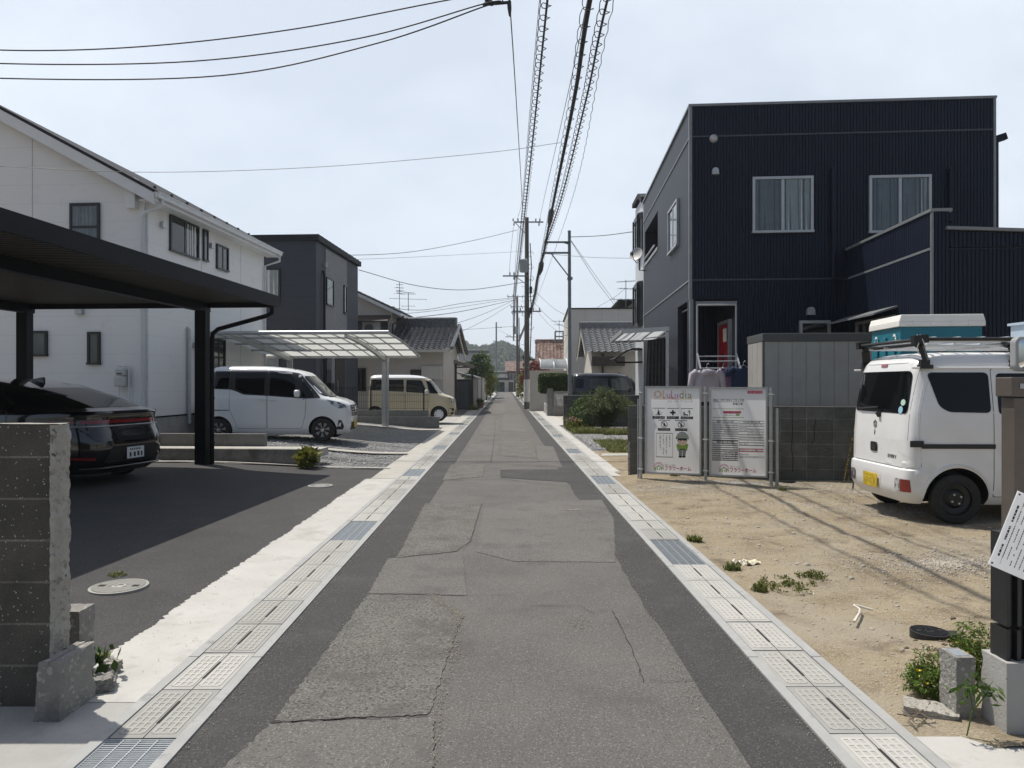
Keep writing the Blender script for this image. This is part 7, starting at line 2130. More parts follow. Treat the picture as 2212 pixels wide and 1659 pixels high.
mb.box(.16, .32, -.25, -.1, zt - 4.7, zt - 4.3); mb.box(.15, .28, -.22, -.1, zt - 5.9, zt - 5.6)
mb.build('riser_cable', K['cable'], t)
zd_ = at(1138, 672, Y2).z
arm = crossarm(t, zd_, -.9, .9, .15); insulators(t, arm, zd_, [-.8, -.4, .4, .8], .15)
# grey steel pole on the right with two brackets
p3 = gnd(1231, 914); X3, Y3 = p3.x, p3.y
t = thing('utility_pole', 'slim grey steel pole with brackets and a black and yellow band on the right', 'utility pole', (X3, Y3, 0), 0)
zt = at(1228, 500, Y3).z
mb = MB(); mb.cyl((0, 0, -.1), (-.02, 0, zt), .082, 16, 0, .062); mb.lathe([(.07, zt - .01), (.066, zt + .03), (.01, zt + .05)], lambda a, b, h: (-.02 + a, b, h), 14); mb.build('pole', K['steel_pole'], t, smooth=50)
z0, z1 = at(1231, 894, Y3).z, at(1231, 852, Y3).z
mb = MB(); mb.cyl((0, 0, z0), (0, 0, z1), .088, 20); bd = mb.build('warning_band', K['black_plastic'], t, smooth=50)
K['yellow'] = mat('yellow reflective strip', (.62, .3, .02), .4)
mb = MB()
for a in (-115, -65, 65, 115):
    for q in range(3):
        b0, b1 = R(a - 13 + q * 9), R(a - 13 + q * 9 + 9)
        mb.add([(.0895 * math.cos(b0), .0895 * math.sin(b0), z0 + .04), (.0895 * math.cos(b1), .0895 * math.sin(b1), z0 + .04), (.0895 * math.cos(b1), .0895 * math.sin(b1), z1 - .04), (.0895 * math.cos(b0), .0895 * math.sin(b0), z1 - .04)], [(0, 1, 2, 3)])
mb.build('yellow_stripe', K['yellow'], bd, fix=False)
for py in (524, 547):
    z = at(1200, py, Y3).z; xl_ = at(1175, py, Y3).x - X3
    mb = MB(); mb.bar((0, -.08, z), (xl_, -.08, z), .06, .07)
    if py == 547: mb.bar((xl_ * .72, -.08, z - .03), (-.04, -.08, z - .95), .035, .045); mb.box(-.1, .1, -.1, .1, z - 1.06, z - .96)
    else: mb.prism([(0, z - .12), (-.3, z - .02), (0, z)], lambda u, v, w: (u, w, v), -.11, -.06)
    mb.build('bracket', K['steel_pole'], t)
# third and fourth poles
p4 = gnd(1118, 857.5); X4, Y4 = p4.x, p4.y
t = thing('utility_pole', 'farther concrete utility pole with crossarms seen behind the thick one', 'utility pole', (X4, Y4, 0), 0)
zt = at(1116, 640, Y4).z
mb = MB(); mb.cyl((0, 0, -.2), (-.05, 0, zt), .19, 16, 0, .12); mb.build('pole', K['pole'], t, smooth=50)
mb = MB(); mb.cyl((0, 0, at(1118, 852, Y4).z), (0, 0, at(1118, 828, Y4).z), .205, 16, 0, .2); mb.build('pole_wrap', K['pole_white'], t, smooth=50)
for py, xa, xb in ((641, -1.3, 2.0), (663, -.9, 1.4), (676, -.8, 1.0)):
    z = at(1116, py, Y4).z; arm = crossarm(t, z, xa, xb, -.2); insulators(t, arm, z, list(np.linspace(xa + .1, xb - .1, 6)), -.2); insulators(t, arm, z, [xa + .2, .6, 1.2][:2 if xb < 1.2 else 3], -.2, down=True)
z = at(1100, 728, Y4).z; arm = crossarm(t, z, -1.5, .1, -.2); insulators(t, arm, z, [-1.2, -.9], -.2)
mb = MB(); z0 = at(1116, 722, Y4).z; mb.lathe([(.25, z0), (.27, z0 + .1), (.27, z0 + .85), (.2, z0 + .95)], lambda a, b, h: (-.25 + a, -.35 + b, h), 16); mb.build('transformer', K['transformer'], t, smooth=50)
mb = MB(); mb.tube([(.2, -.2, z0 - 5), (.25, -.2, z0 - 3), (.18, -.2, z0 + 2)], .05, 6); mb.box(.6, 1.0, -.3, 0, z0 - 3.0, z0 - 2.6); mb.bar((.1, -.15, z0 - 2.8), (.7, -.15, z0 - 2.8), .05, .05); mb.build('riser_cable', K['cable'], t)
p5 = at(1072, 696, 118)
t = thing('utility_pole', 'slender far utility pole on the left against the hill', 'utility pole', (p5.x, 118, 0), 0)
mb = MB(); mb.cyl((0, 0, -.2), (0, 0, p5.z), .17, 14, 0, .12); mb.build('pole', K['steel_pole'], t, smooth=50)
arm = crossarm(t, p5.z - .9, -.2, .9); insulators(t, arm, p5.z - .9, [.3, .8]); arm = crossarm(t, p5.z - 3.2, -.5, .3); insulators(t, arm, p5.z - 3.2, [-.4])

# ------------------------------------------------------------ overhead lines
def crv(P, n):
    """smooth path through points"""
    P = [Vector(p) for p in P]
    Q = [P[0] * 2 - P[1]] + P + [P[-1] * 2 - P[-2]]
    out = []
    for i in range(len(P) - 1):
        a, b, c, d = Q[i:i + 4]
        for k in range(n):
            s = k / n
            out.append(.5 * ((2 * b) + (c - a) * s + (2 * a - 5 * b + 4 * c - d) * s * s + (3 * b - 3 * c + d - a) * s ** 3))
    out.append(P[-1]); return out

def wire(label, P, r, mk='cable', name='overhead_wire', n=14, group=None, coil=None, twist=0.0):
    pts = crv(P, n)
    mb = MB()
    if twist:
        L = 0; q = []
        for i, p in enumerate(pts): q.append(p)
        dense = crv(q, 10); t = 0
        out = []
        for i, p in enumerate(dense):
            if i: t += (p - dense[i - 1]).length
            out.append(p + Vector((math.cos(t * 9), 0, math.sin(t * 9))) * twist)
        pts = out
    mb.tube(pts, r, 6)
    o = mb.build(name, K[mk], None, smooth=180)
    props(o, label, 'cable', group)
    if coil:
        cr_, pitch, cw = coil
        d = []; acc = 0.0
        dense = crv(pts, 6)
        hel = []
        for i, p in enumerate(dense):
            if i: acc += (p - dense[i - 1]).length
        total = acc; acc = 0; i = 0
        steps = int(min(total / pitch * 11, 2600))
        cum = [0]
        for i in range(1, len(dense)): cum.append(cum[-1] + (dense[i] - dense[i - 1]).length)
        for k in range(steps + 1):
            s = total * k / steps
            hel.append(s)
        arr = np.array([tuple(q) for q in dense])
        cx = np.interp(hel, cum, arr[:, 0]); cy = np.interp(hel, cum, arr[:, 1]); cz = np.interp(hel, cum, arr[:, 2])
        ang = np.array(hel) / pitch * 2 * np.pi
        hp = [(cx[k] - .3 * cr_ + cr_ * math.cos(ang[k]), cy[k] + .06 * math.sin(2 * ang[k]), cz[k] - cr_ * .8 + cr_ * math.sin(ang[k])) for k in range(len(hel))]
        hb_ = MB(); hb_.tube(hp, cw, 5); hb_.build('spiral_hanger', K[mk], o, smooth=180)
    return o
Z = lambda px, py, Y: tuple(at(px, py, Y))
# thick bundle and its neighbours, running with the street from over the camera
wire('thick black cable bundle rising along the right side of the street', [(1.02, 3.0, 6.62), Z(1274, 0, 9.4), Z(1240, 215, 13.2), Z(1197, 430, 20), Z(1174, 548, Y3 - .08)], .036, coil=(.085, .5, .006), n=10)
wire('cable span sagging from the bracket pole towards the thick concrete pole', [Z(1174, 548, Y3 - .08), Z(1160, 605, 34), Z(1149, 665, 43.5), Z(1135, 705, 64), Z(1121, 728, 85)], .05)
wire('black cable hung with spiral loops on the far right of the bundle', [(1.42, 3.0, 7.05), Z(1312, 0, 10), Z(1266, 215, 14.2), Z(1212, 430, 22), Z(1180, 524, Y3 - .08)], .019, coil=(.085, .36, .007), n=10)
wire('cable hung with spiral loops leading from the bracket pole down the street', [Z(1180, 524, Y3 - .08), Z(1163, 600, 35), Z(1150, 660, 44.5), Z(1122, 735, 85)], .03, coil=(.09, .5, .008))
wire('cable hung with spiral loops nearest the middle of the street', [(.58, 3.0, 6.98), Z(1182.5, 0, 9.9), Z(1160, 215, 13.6), Z(1137, 430, 20.5), Z(1122, 560, 30), Z(1112, 650, 44), Z(1110, 735, 85)], .017, coil=(.08, .33, .007), n=10)
wire('twisted thin wire on the outer right of the cables', [(1.7, 3, 7.4), Z(1327, 0, 11), Z(1236, 430, 25), Z(1155, 660, 44.6)], .007, twist=.012)
wire('thin straight wire just left of the thick bundle', [(1.2, 3, 8.6), Z(1269, 0, 13), Z(1175, 430, 33), Z(1165, 478, 44)], .008)
wire('thin wire left of the spiral cable over the street', [(.8, 3, 9.7), Z(1165.5, 0, 17.2), Z(1128, 427, 40), Z(1117, 475, 44)], .009)
wire('messenger wire from the cable clamp to the left end of the top crossarm', [Z(1101, 2, 17), Z(1115, 215, 24), Z(1128, 440, 41), Z(1126, 478, 44)], .016)
wire('the same messenger line continuing overhead', [(.12, 3, 11.2), Z(1101, 2, 17)], .016)
for k, (a, b, c, d) in enumerate((((0, 108), (300, 101), (640, 62), (1040, -12)), ((0, 137), (420, 132), (780, 82), (1046, 8)), ((0, 169), (480, 163), (820, 92), (1052, 12)))):
    wire(('uppermost of the three service wires crossing the upper left sky', 'middle one of the three service wires crossing the upper left sky', 'lowest of the three service wires crossing the upper left sky')[k],
         [(-14, 16.6, at(0, a[1], 16.6).z + .25), Z(*a, 16.6), Z(*b, 16.6), Z(*c, 16.7), Z(*d, 16.9), Z(1090, 6, 17)], .016, n=10)
t = thing('cable_clamp', 'black strain clamp joining the side wires to the messenger wire at the top', 'cable clamp', Z(1088, 8, 17), 0)
mb = MB(); mb.tube([(-.5, -.05, -.05), (-.38, -.03, .0), (-.25, 0, -.03)], [.03, .055, .03], 8); mb.tube([(-.45, -.05, .06), (-.3, -.03, .03), (-.2, 0, .0)], [.03, .045, .02], 8); mb.build('dead_end', K['cable'], t)
mb = MB(); mb.bar((-.25, 0, 0), (.12, 0, .03), .04, .06); mb.tube([(.13, 0, .06), (.14, 0, -.12), (.15, 0, -.3)], [.05, .05, .025], 8); mb.build('clamp_body', K['cable'], t)
for lab, nm, P, r, mm in (('splice sleeve', 'first', (Z(1192, 452, 22.6), Z(1186, 490, 25.0)), .09, 0), ('', 'second', (Z(1170, 566, 30.6), Z(1166, 592, 32)), .12, 0)):
    mb = MB(); a, b = Vector(P[0]), Vector(P[1]); mb.tube([a, a.lerp(b, .15), a.lerp(b, .6), b], [r * .5, r, r, r * .4], 10)
    props(mb.build('cable_splice', K['cable'], None, smooth=40), f'black splice sleeve on the thick cable bundle, {"before the bracket pole" if nm == "first" else "just past the bracket pole"}', 'splice')
# side service drops
drops = [
    ('long thin wire crossing from the left edge to the cable bundle', [Z(-60, 355, 15), Z(0, 359, 15), Z(330, 372, 16), Z(700, 360, 17.5), Z(1050, 330, 18.3), Z(1212, 308, 18.5)], .006),
    ('service wire from the navy and grey house gable to the thick pole', [Z(597, 541, 27.8), Z(720, 551, 31), Z(880, 545, 36), Z(1020, 520, 41), Z(1117, 497, 44)], .014),
    ('thin wire above the tiled roofs reaching the thick pole from the left', [Z(680, 563, 30), Z(880, 556, 36), Z(1130, 543, 44)], .008),
    ('sagging service wire from the bracket on the grey siding', [Z(775, 583, 33), Z(900, 617, 37), Z(1010, 626, 41), Z(1130, 610, 44)], .018),
    ('upper of the wires fanning left from the farther pole', [Z(760, 648, 50), Z(900, 670, 62), Z(1000, 655, 72), Z(1110, 643, 85)], .025),
    ('second wire fanning left from the farther pole', [Z(800, 680, 50), Z(930, 672, 62), Z(1110, 645, 85)], .02),
    ('third wire fanning left from the farther pole', [Z(880, 688, 52), Z(1000, 672, 66), Z(1110, 648, 85)], .03),
    ('low wire sloping left from the farther pole to the tiled roof', [Z(958, 707, 60), Z(1040, 680, 72), Z(1112, 648, 85)], .022),
    ('steep wire sloping left from the farther pole', [Z(985, 722, 66), Z(1050, 690, 76), Z(1112, 652, 85)], .02),
    ('wire from the slender far pole towards the concrete apartment block', [Z(985, 800, 100), Z(1030, 770, 110), Z(1069, 748, 118)], .03),
    ('straight grey wire to the slender far pole from the left', [Z(900, 716, 90), Z(1000, 712, 100), Z(1112, 705, 100)], .022),
    ('wire from the slender far pole down to the farther pole', [Z(1076, 712, 118), Z(1100, 725, 100), Z(1116, 738, 86)], .02),
    ('service wire to the bay window house from the bracket pole', [Z(1229, 512, Y3), Z(1300, 509, 27.5), Z(1372, 500, 24.6)], .014),
    ('thin wire from the thick bundle to the navy house wall', [Z(1176, 548, Y3), Z(1280, 556, 27), Z(1378, 558, 24.4)], .007),
    ('paired wire falling from the bracket pole to the tan house', [Z(1234, 520, Y3), Z(1290, 600, 36), Z(1340, 668, 45.6)], .010),
    ('second wire falling from the bracket pole to the box house', [Z(1234, 522, Y3), Z(1285, 602, 34), Z(1330, 662, 39)], .010),
    ('service wire from the farther pole to the box house roof edge', [Z(1160, 633, 60), Z(1195, 665, 50), Z(1225, 682, 39.4)], .014),
    ('second service wire from the farther pole to the box house', [Z(1155, 655, 60), Z(1190, 690, 50), Z(1226, 709, 39.4)], .014),
    ('lower drooping service wire beside the box house', [Z(1150, 660, 60), Z(1185, 700, 50), Z(1215, 722, 40.5), Z(1226, 724, 39.4)], .012),
    ('wire running from behind the thick pole to the aerial mast', [Z(1150, 735, 90), Z(1210, 742, 70), Z(1260, 760, 50)], .014),
    ('high wire from the box house roof to the satellite aerial', [Z(1290, 664, 39.3), Z(1330, 640, 39.2), Z(1352, 622, 39.2)], .009),
    ('left vertical jumper wire under the top crossarm', [Z(1109, 490, 44), Z(1103, 550, 44), Z(1100, 592, 44)], .010),
    ('right vertical jumper wire under the top crossarm', [Z(1120, 490, 44), Z(1114, 560, 44), Z(1110, 640, 44)], .010),
]
for lab, P, r in drops: wire(lab, P, r, 'cable_grey', 'service_wire', n=10)

# ------------------------------------------------------------ television aerials
def yagi(name, label, loc, h, arms, m='insul', mast=.02):
    t = thing(name, label, 'aerial', loc)
    mb = MB(); mb.cyl((0, 0, 0), (0, 0, h), mast, 8); mb.build('mast', K[m], t)
    for z, ln, n, w, rz in arms:
        mb = MB(); c, s = math.cos(rz), math.sin(rz)
        f = lambda a, b: (a * c - b * s, a * s + b * c, z)
        mb.bar(f(-ln / 2, 0), f(ln / 2, 0), .025, .025)
        for i in range(n):
            a = -ln / 2 + ln * i / (n - 1); q = w * (1 - .4 * i / n); mb.bar(f(a, -q / 2), f(a, q / 2), .014, .014)
        mb.build('antenna', K[m], t)
    return t
p = at(863, 742, 44); yagi('television_aerial', 'tall television aerial with a clustered head above the tiled ridge', (p.x, 44, p.z - .3), at(863, 608, 44).z - p.z + .3, [(3.75, .5, 4, .5, .6), (3.55, .6, 4, .5, 1.8), (3.95, .4, 3, .4, .2), (3.4, .5, 3, .5, .9)])
p = at(882, 672, 50); yagi('television_aerial', 'wide branching television aerial right of the tall one', (p.x, 50, p.z), at(882, 632, 50).z - p.z + .0, [(.35, .9, 2, 1.0, 0), (.85, 2.6, 3, .6, .25), (1.2, 1.0, 2, .7, 0), (1.3, .8, 6, .5, .6)], mast=.025)
p = at(1352, 700, 39.2); yagi('television_aerial', 'television aerial beside the tan house top on the right', (p.x, 39.2, p.z - .4), at(1352, 605, 39.2).z - p.z + .4, [(2.75, 1.0, 9, .55, 2.7), (2.35, .8, 5, .6, .3), (1.75, 1.6, 5, .9, .2), (1.2, 1.3, 3, .8, .1)])
p = at(1210, 738, 60); t = yagi('television_aerial', 'square lattice aerial stand above the red brown roof', (p.x, 61, p.z), 1.9, [(1.8, 1.2, 4, 1.0, .3), (1.5, .8, 3, .8, 1.2)])
mb = MB()
for x in (-.35, .35):
    for y in (-.35, .35): mb.bar((x, y, 0), (x, y, .95), .08, .08)
for z in (.05, .5, .93):
    for s in (-1, 1): mb.bar((-.35, s * .35, z), (.35, s * .35, z), .06, .06); mb.bar((s * .35, -.35, z), (s * .35, .35, z), .06, .06)
mb.build('stand', K['steel_pole'], t)

# ------------------------------------------------------------ right middle ground: canopy, curtain, laundry, tank
LY = 15.5
pa, pb = at(1442, 706, 15.6), at(1320, 738, 17.2)
t = thing('canopy', 'thin silver canopy with sheet roof against the road side of the navy house', 'canopy', (0, 0, 0), 0)
q = [Vector(at(1443, 710, 15.4)), Vector(at(1345, 716, 15.6)), Vector(at(1320, 737, 17.6)), Vector(at(1412, 734, 19.0))]
mb = MB(); mb.add([tuple(v) for v in q], [(0, 1, 2, 3)]); mb.build('roof_sheet', K['frost_grey'], t)
mb = MB()
for a, b in ((0, 1), (1, 2), (2, 3), (3, 0)): mb.bar(q[a], q[b], .06, .09)
for f in (.33, .66): mb.bar(q[0].lerp(q[1], f), q[3].lerp(q[2], f), .04, .06)
mb.build('roof_frame', K['silver'], t)
for (px, Yp) in ((1441, 15.45), (1404, 18.6)):
    b = at(px, 800, Yp); mb = MB(); mb.box(b.x - .03, b.x + .03, Yp - .03, Yp + .03, .5, at(px, 712 if px > 1420 else 734, Yp).z - .05); mb.build('post', K['silver'], t)
t = thing('curtain', 'dark grey curtain hanging from the canopy rail beside the navy house', 'curtain', (0, 0, 0), 0)
mb = MB(); c0, c1 = at(1399, 733, 15.75), at(1438, 727, 15.55)
mb.grid(60, 6, lambda u, v: (c0.x + (c1.x - c0.x) * u - .05 * v * (1 - u), c0.y + (c1.y - c0.y) * u + .035 * math.sin(u * 34 + .5 * math.sin(v * 3)) * (.6 + .5 * v), c0.z - .02 + (c1.z - c0.z) * u - 1.55 * v))
K['dark_cloth'] = mat('dark grey cloth', (.03, .031, .032), .9, (.045, .046, .047), 9, 4); mb.build('cloth', K['dark_cloth'], t, smooth=180)
mb = MB(); mb.tube([c0 + Vector((-.05, 0, .02)), c1 + Vector((.05, 0, .02))], .012, 6); mb.build('rail', K['silver'], t)
# laundry rack in front of the porch
LR = Frame(H.wld((0, -.45, 0)).x, H.wld((0, -.45, 0)).y, .072)
ux0, zt_ = LR.fy(1506, 659); ux1 = LR.fy(1590, 659)[0]
t = thing('laundry_rack', 'tall grey laundry rack with crossbars in front of the porch', 'laundry rack', (LR.o.x, LR.o.y, G_), -.072)
mb = MB()
for x in (ux0, ux1): mb.tube([(x, 0, 0), (x, 0, zt_ - G_)], .022, 8)
mb.tube([(ux0, 0, zt_ - G_), (ux1, 0, zt_ - G_)], .022, 8); mb.build('frame', K['silver'], t)
zl = [LR.fy(1540, y)[1] - G_ for y in (770, 781, 796)]
for i, z in enumerate(zl):
    mb = MB(); mb.tube([(ux0 - .02, -.06 - .12 * i, z), (ux1 + .02, -.06 - .12 * i, z)], .014, 8); mb.build('crossbar', K['silver'], t)
mb = MB()
for x in (ux0, ux1): mb.bar((x, 0, zl[0] + .06), (x, -.34, zl[2] - .02), .03, .05)
mb.build('bar_bracket', K['silver'], t)
def shirt(label, px, py0, py1, w, mk, yk, sleeves=.3, hood=False, lean=0):
    u, z = LR.fy(px, py0, yk); z1 = LR.fy(px, py1, yk)[1]
    p = LR.wld((u, yk, z))
    t = thing('shirt', label, 'clothing', tuple(p), -.072)
    hgt = z - z1
    mb = MB()
    def body(a, v):            # flat draped tube; a runs round, v down
        an = a * 2 * math.pi
        ww = w * (.62 + .38 * min(1, v * 6) + .06 * v)
        if v < .02: ww = w * .25
        dd = .055 + .03 * math.sin(an * 3 + v * 4) * v
        return (ww / 2 * math.cos(an) + lean * v, dd * math.sin(an), -hgt * v - .03 * (1 - abs(math.cos(an))) * (v < .05))
    mb.grid(28, 14, body)
    mb.build('cloth', K[mk], t, smooth=60)
    for s in (-1, 1):
        mb = MB(); L = hgt * sleeves * 2
        mb.tube([(s * w * .40, 0, -hgt * .08), (s * (w * .58), .0, -hgt * .18), (s * (w * .66), .01, -hgt * .18 - L * .5), (s * (w * .64), .02, -hgt * .15 - L)], [.07, .075, .06, .05], 10); mb.build('sleeve', K[mk], t, smooth=60)
    if hood:
        mb = MB(); mb.lathe([(.11, .0), (.13, .05), (.09, .1), (.02, .12)], lambda a, b, h: (a, -.07 + b * .6, -.12 + h), 12); mb.build('hood', K[mk], t, smooth=60)
    mb = MB(); mb.tube([(-w * .38, 0, -.05), (0, 0, .03), (w * .38, 0, -.05)], .008, 6); mb.tube([(0, 0, .03), (0, 0, .09), (.03, 0, .12), (.05, 0, .09)], .006, 6); mb.build('hanger', K['silver'], t)
    return t
K['cloth_lilac'] = mat('pale lilac grey jersey', (.42, .39, .44), .9, (.36, .335, .38), 6, 4); K['cloth_mauve'] = mat('mauve jersey', (.28, .2, .32), .9); K['cloth_navy'] = mat('navy jersey', (.018, .03, .075), .9)
shirt('pale lilac hooded sweatshirt on a hanger above the gap between the sign boards', 1527, 797, 868, .50, 'cloth_lilac', -.30, .36, True)
shirt('mauve long sleeved top hanging right of the lilac sweatshirt', 1562, 797, 862, .36, 'cloth_mauve', -.18, .34)
shirt('navy T shirt hanging beside the grey shed', 1606, 792, 845, .46, 'cloth_navy', -.30, .12)
# teal portable toilet behind the van
TO = Frame(at(1945, 800, 9.75).x, 9.75, .10)
t = thing('portable_toilet', 'teal portable toilet with a cream roof standing behind the white work van', 'portable toilet', (TO.o.x, TO.o.y, .03), -.10)
tw = TO.fy(2122, 720)[0]; td = .95; ztop = TO.fy(1945, 680)[1] - .03; zrf = TO.fy(1945, 706)[1] - .03
mb = MB(); mb.box(0, tw, 0, td, 0, zrf)
for i in range(4): mb.box(.1 + i * (tw - .2) / 4 + .03, .1 + (i + 1) * (tw - .2) / 4 - .03, -.02, -.001, .25, zrf - .16)
for i in range(3): mb.box(-.02, -.001, .08 + i * .28, .30 + i * .28, .2, zrf - .42)
mb.build('cabin', K['teal'], t, bevel=.012)
mb = MB()
for i in range(3): mb.box(-.03, -.002, .13 + i * .28, .22 + i * .28, zrf - .40, zrf - .12)
mb.build('side_rib', K['teal'], t, bevel=.01)
mb = MB(); mb.box(-.03, tw + .03, -.03, td + .03, zrf + .002, zrf + .07); mb.prism([(-.03, zrf + .07), (tw + .03, zrf + .07), (tw + .0, ztop), (.0, ztop)], lambda u, v, w: (u, w, v), -.03, td + .03)
for i in range(4): mb.box(tw * (i + .6) / 4.4, tw * (i + .6) / 4.4 + .05, -.045, -.03, zrf + .02, zrf + .07)
mb.build('roof', K['cream_plastic'], t, bevel=.02)
for y in (.14, .74):
    mb = MB(); fm = lambda u, v, w: (-.022 - w, y + u, zrf - .2 + v)
    disc(mb, fm, 0, 0, .065, .115, .0, 0, 24)
    vg = mb.build('vent_grille', K['cream_plastic'], t, fix=False)
    mb = MB()
    for i in range(5): mb.box(-.04, .04, -.07 + i * .034, -.062 + i * .034, .001, .004, mp=fm)
    mb.build('vent_slot', K['teal'], vg)
mb = MB(); mb.box(-.03, -.0205, .3, .6, zrf - .5, zrf - .4); mb.build('label_plate', K['cream_plastic'], t)

# iron pegs, yellow and black rope by the van
for k, (px, py) in enumerate(((1822, 1040), (1842, 1052))):
    g = gnd(px, py, .04)
    t = props(MB().tube([(g.x, g.y, -.05), (g.x + .01, g.y, .16), (g.x + .0, g.y, .19), (g.x - .05, g.y, .19), (g.x - .06, g.y, .13)], .011, 6).build('ground_peg', K['brown_dark'], None, smooth=50), ('rusty hooked peg at the foot of the wall holding the striped rope', 'rusty leaning peg nearer the white van')[k], 'peg')
K['rope_yb'] = mat('black and yellow rope', (.35, .24, .02), .8, (.02, .02, .02), 26, 2, .45, .55)
a, b, c = gnd(1823, 1040, .1), at(1836, 975, 9.6), at(1850, 905, 9.2)
props(MB().tube(crv([a, b, c], 10), .009, 6).build('rope', K['rope_yb'], None, smooth=60), 'black and yellow rope slanting from a peg up to the van', 'rope')
# scrap on the sand
g0, g1, g2, g3 = gnd(1845, 1362), gnd(1858, 1338), gnd(1845, 1328), gnd(1885, 1335)
props(MB().tube(crv([(g0.x, g0.y, .055), (g1.x, g1.y, .06), (g2.x, g2.y, .065), (g3.x, g3.y, .055)], 8), .008, 6).build('rope_scrap', K['rope_white'], None, smooth=60), 'short piece of white rope lying on the sandy soil', 'rope')
for k, (px, py) in enumerate(((1600, 1212), (1625, 1215))):
    g = gnd(px, py, .03); mb = MB(); mb.grid(6, 5, lambda u, v: (g.x - .06 + .12 * u, g.y - .05 + .1 * v, sand_z(g.x, g.y) + .015 + .025 * math.sin(u * 9 + k) * math.cos(v * 7 + k)))
    props(mb.build('crumpled_scrap', K['paper'] if k else K['rope_white'], None), ('crumpled pale wrapper by the right gutter grating', 'second crumpled wrapper lying just right of the first')[k], 'litter')
for k in range(9):
    g = gnd(1985 + random.uniform(-25, 25), 1545 + random.uniform(-12, 12), .03); a = random.uniform(0, 3.1)
    props(MB().tube([(g.x - .05 * math.cos(a), g.y - .05 * math.sin(a), .045), (g.x + .05 * math.cos(a), g.y + .05 * math.sin(a), .05)], .003, 5).build('twig', K['bark'], None), 'dry brown twig lying beside the flat concrete piece at the right edge', 'twig', 'dry twigs by the right gutter')

# ------------------------------------------------------------ plants
K['leaf_weed'] = leaf_mat('weed leaf', (.06, .12, .02), (.16, .22, .04))
def plant(name, label, cat, loc, group=None): return thing(name, label, cat, loc, 0, group)
def stems(t, n, h, r, mk='leaf', lean=.4, name='stem', seed=1):
    rn = random.Random(seed); mb = MB()
    for i in range(n):
        a = rn.uniform(0, 6.28); q = rn.uniform(.0, lean)
        mb.tube([(r * .3 * math.cos(a), r * .3 * math.sin(a), 0), (r * .6 * q * math.cos(a) + r * .3 * math.cos(a), r * .6 * q * math.sin(a) + r * .3 * math.sin(a), h * .5), (r * (.3 + q) * math.cos(a), r * (.3 + q) * math.sin(a), h)], [.004, .003, .0015], 5)
    return mb.build(name, K[mk], t)
# plant at the retaining wall
g = gnd(664, 1010, .05)
t = plant('shrub', 'small bright green leafy plant at the end of the low concrete wall', 'shrub', (g.x, g.y, .05))
stems(t, 9, .22, .2)
pp = crown_pts([(0, 0, .2, .2, .16, .16, 260)], .2); leaves('foliage', pp, .07, K['leaf_yellow'], t, 2.6)
# weeds by the stump
for (px, py, dx, dy, n, h, lab) in ((2028, 1535, .0, .1, 1300, .22, 'feathery green weeds with tiny yellow flowers left of the concrete stump'), (2112, 1490, .0, .06, 900, .3, 'taller feathery green weeds between the stump and the gate foot')):
    g = gnd(px, py); t = plant('weed', lab, 'weed', (g.x + dx, g.y + dy, .02))
    stems(t, 9, h * .7, .12, 'leaf_yellow', seed=n); pp = crown_pts([(0, 0, h * .35, .10, .09, h * .4, n * 2), (.03, 0, h * .7, .11, .1, h * .35, n)], .42, n); leaves('foliage', pp, .0065, K['leaf_weed'] if n > 1000 else K['leaf_weed'], t, 3.2)
    K['yellow_petal'] = K.get('yellow_petal') or mat('yellow petal', (.7, .5, .03), .6)
    for p_ in crown_pts([(0, 0, h * .55, .11, .1, h * .35, 9)], 0): leaves('flower', np.array([p_] * 3), .011, K['yellow_petal'], t, 1.2)
g = at(2085, 1508, 3.1); t = plant('weed', 'single weed sprig with cut leaves in front of the concrete stump', 'weed', (g.x, 3.09, .02))
mb = MB(); mb.tube([(0, 0, 0), (.02, -.01, .12), (.0, -.02, .2)], .003, 5); mb.tube([(.01, -.01, .1), (.08, -.02, .2)], .003, 5); mb.build('stem', K['leaf'], t)
pp = np.concatenate([rng.normal((x, -.02, z), (.03, .012, .02), (34, 3)) for x, z in ((-.02, .2), (.08, .2), (.05, .23))]); leaves('foliage', pp, .013, K['leaf'], t, 3.4)
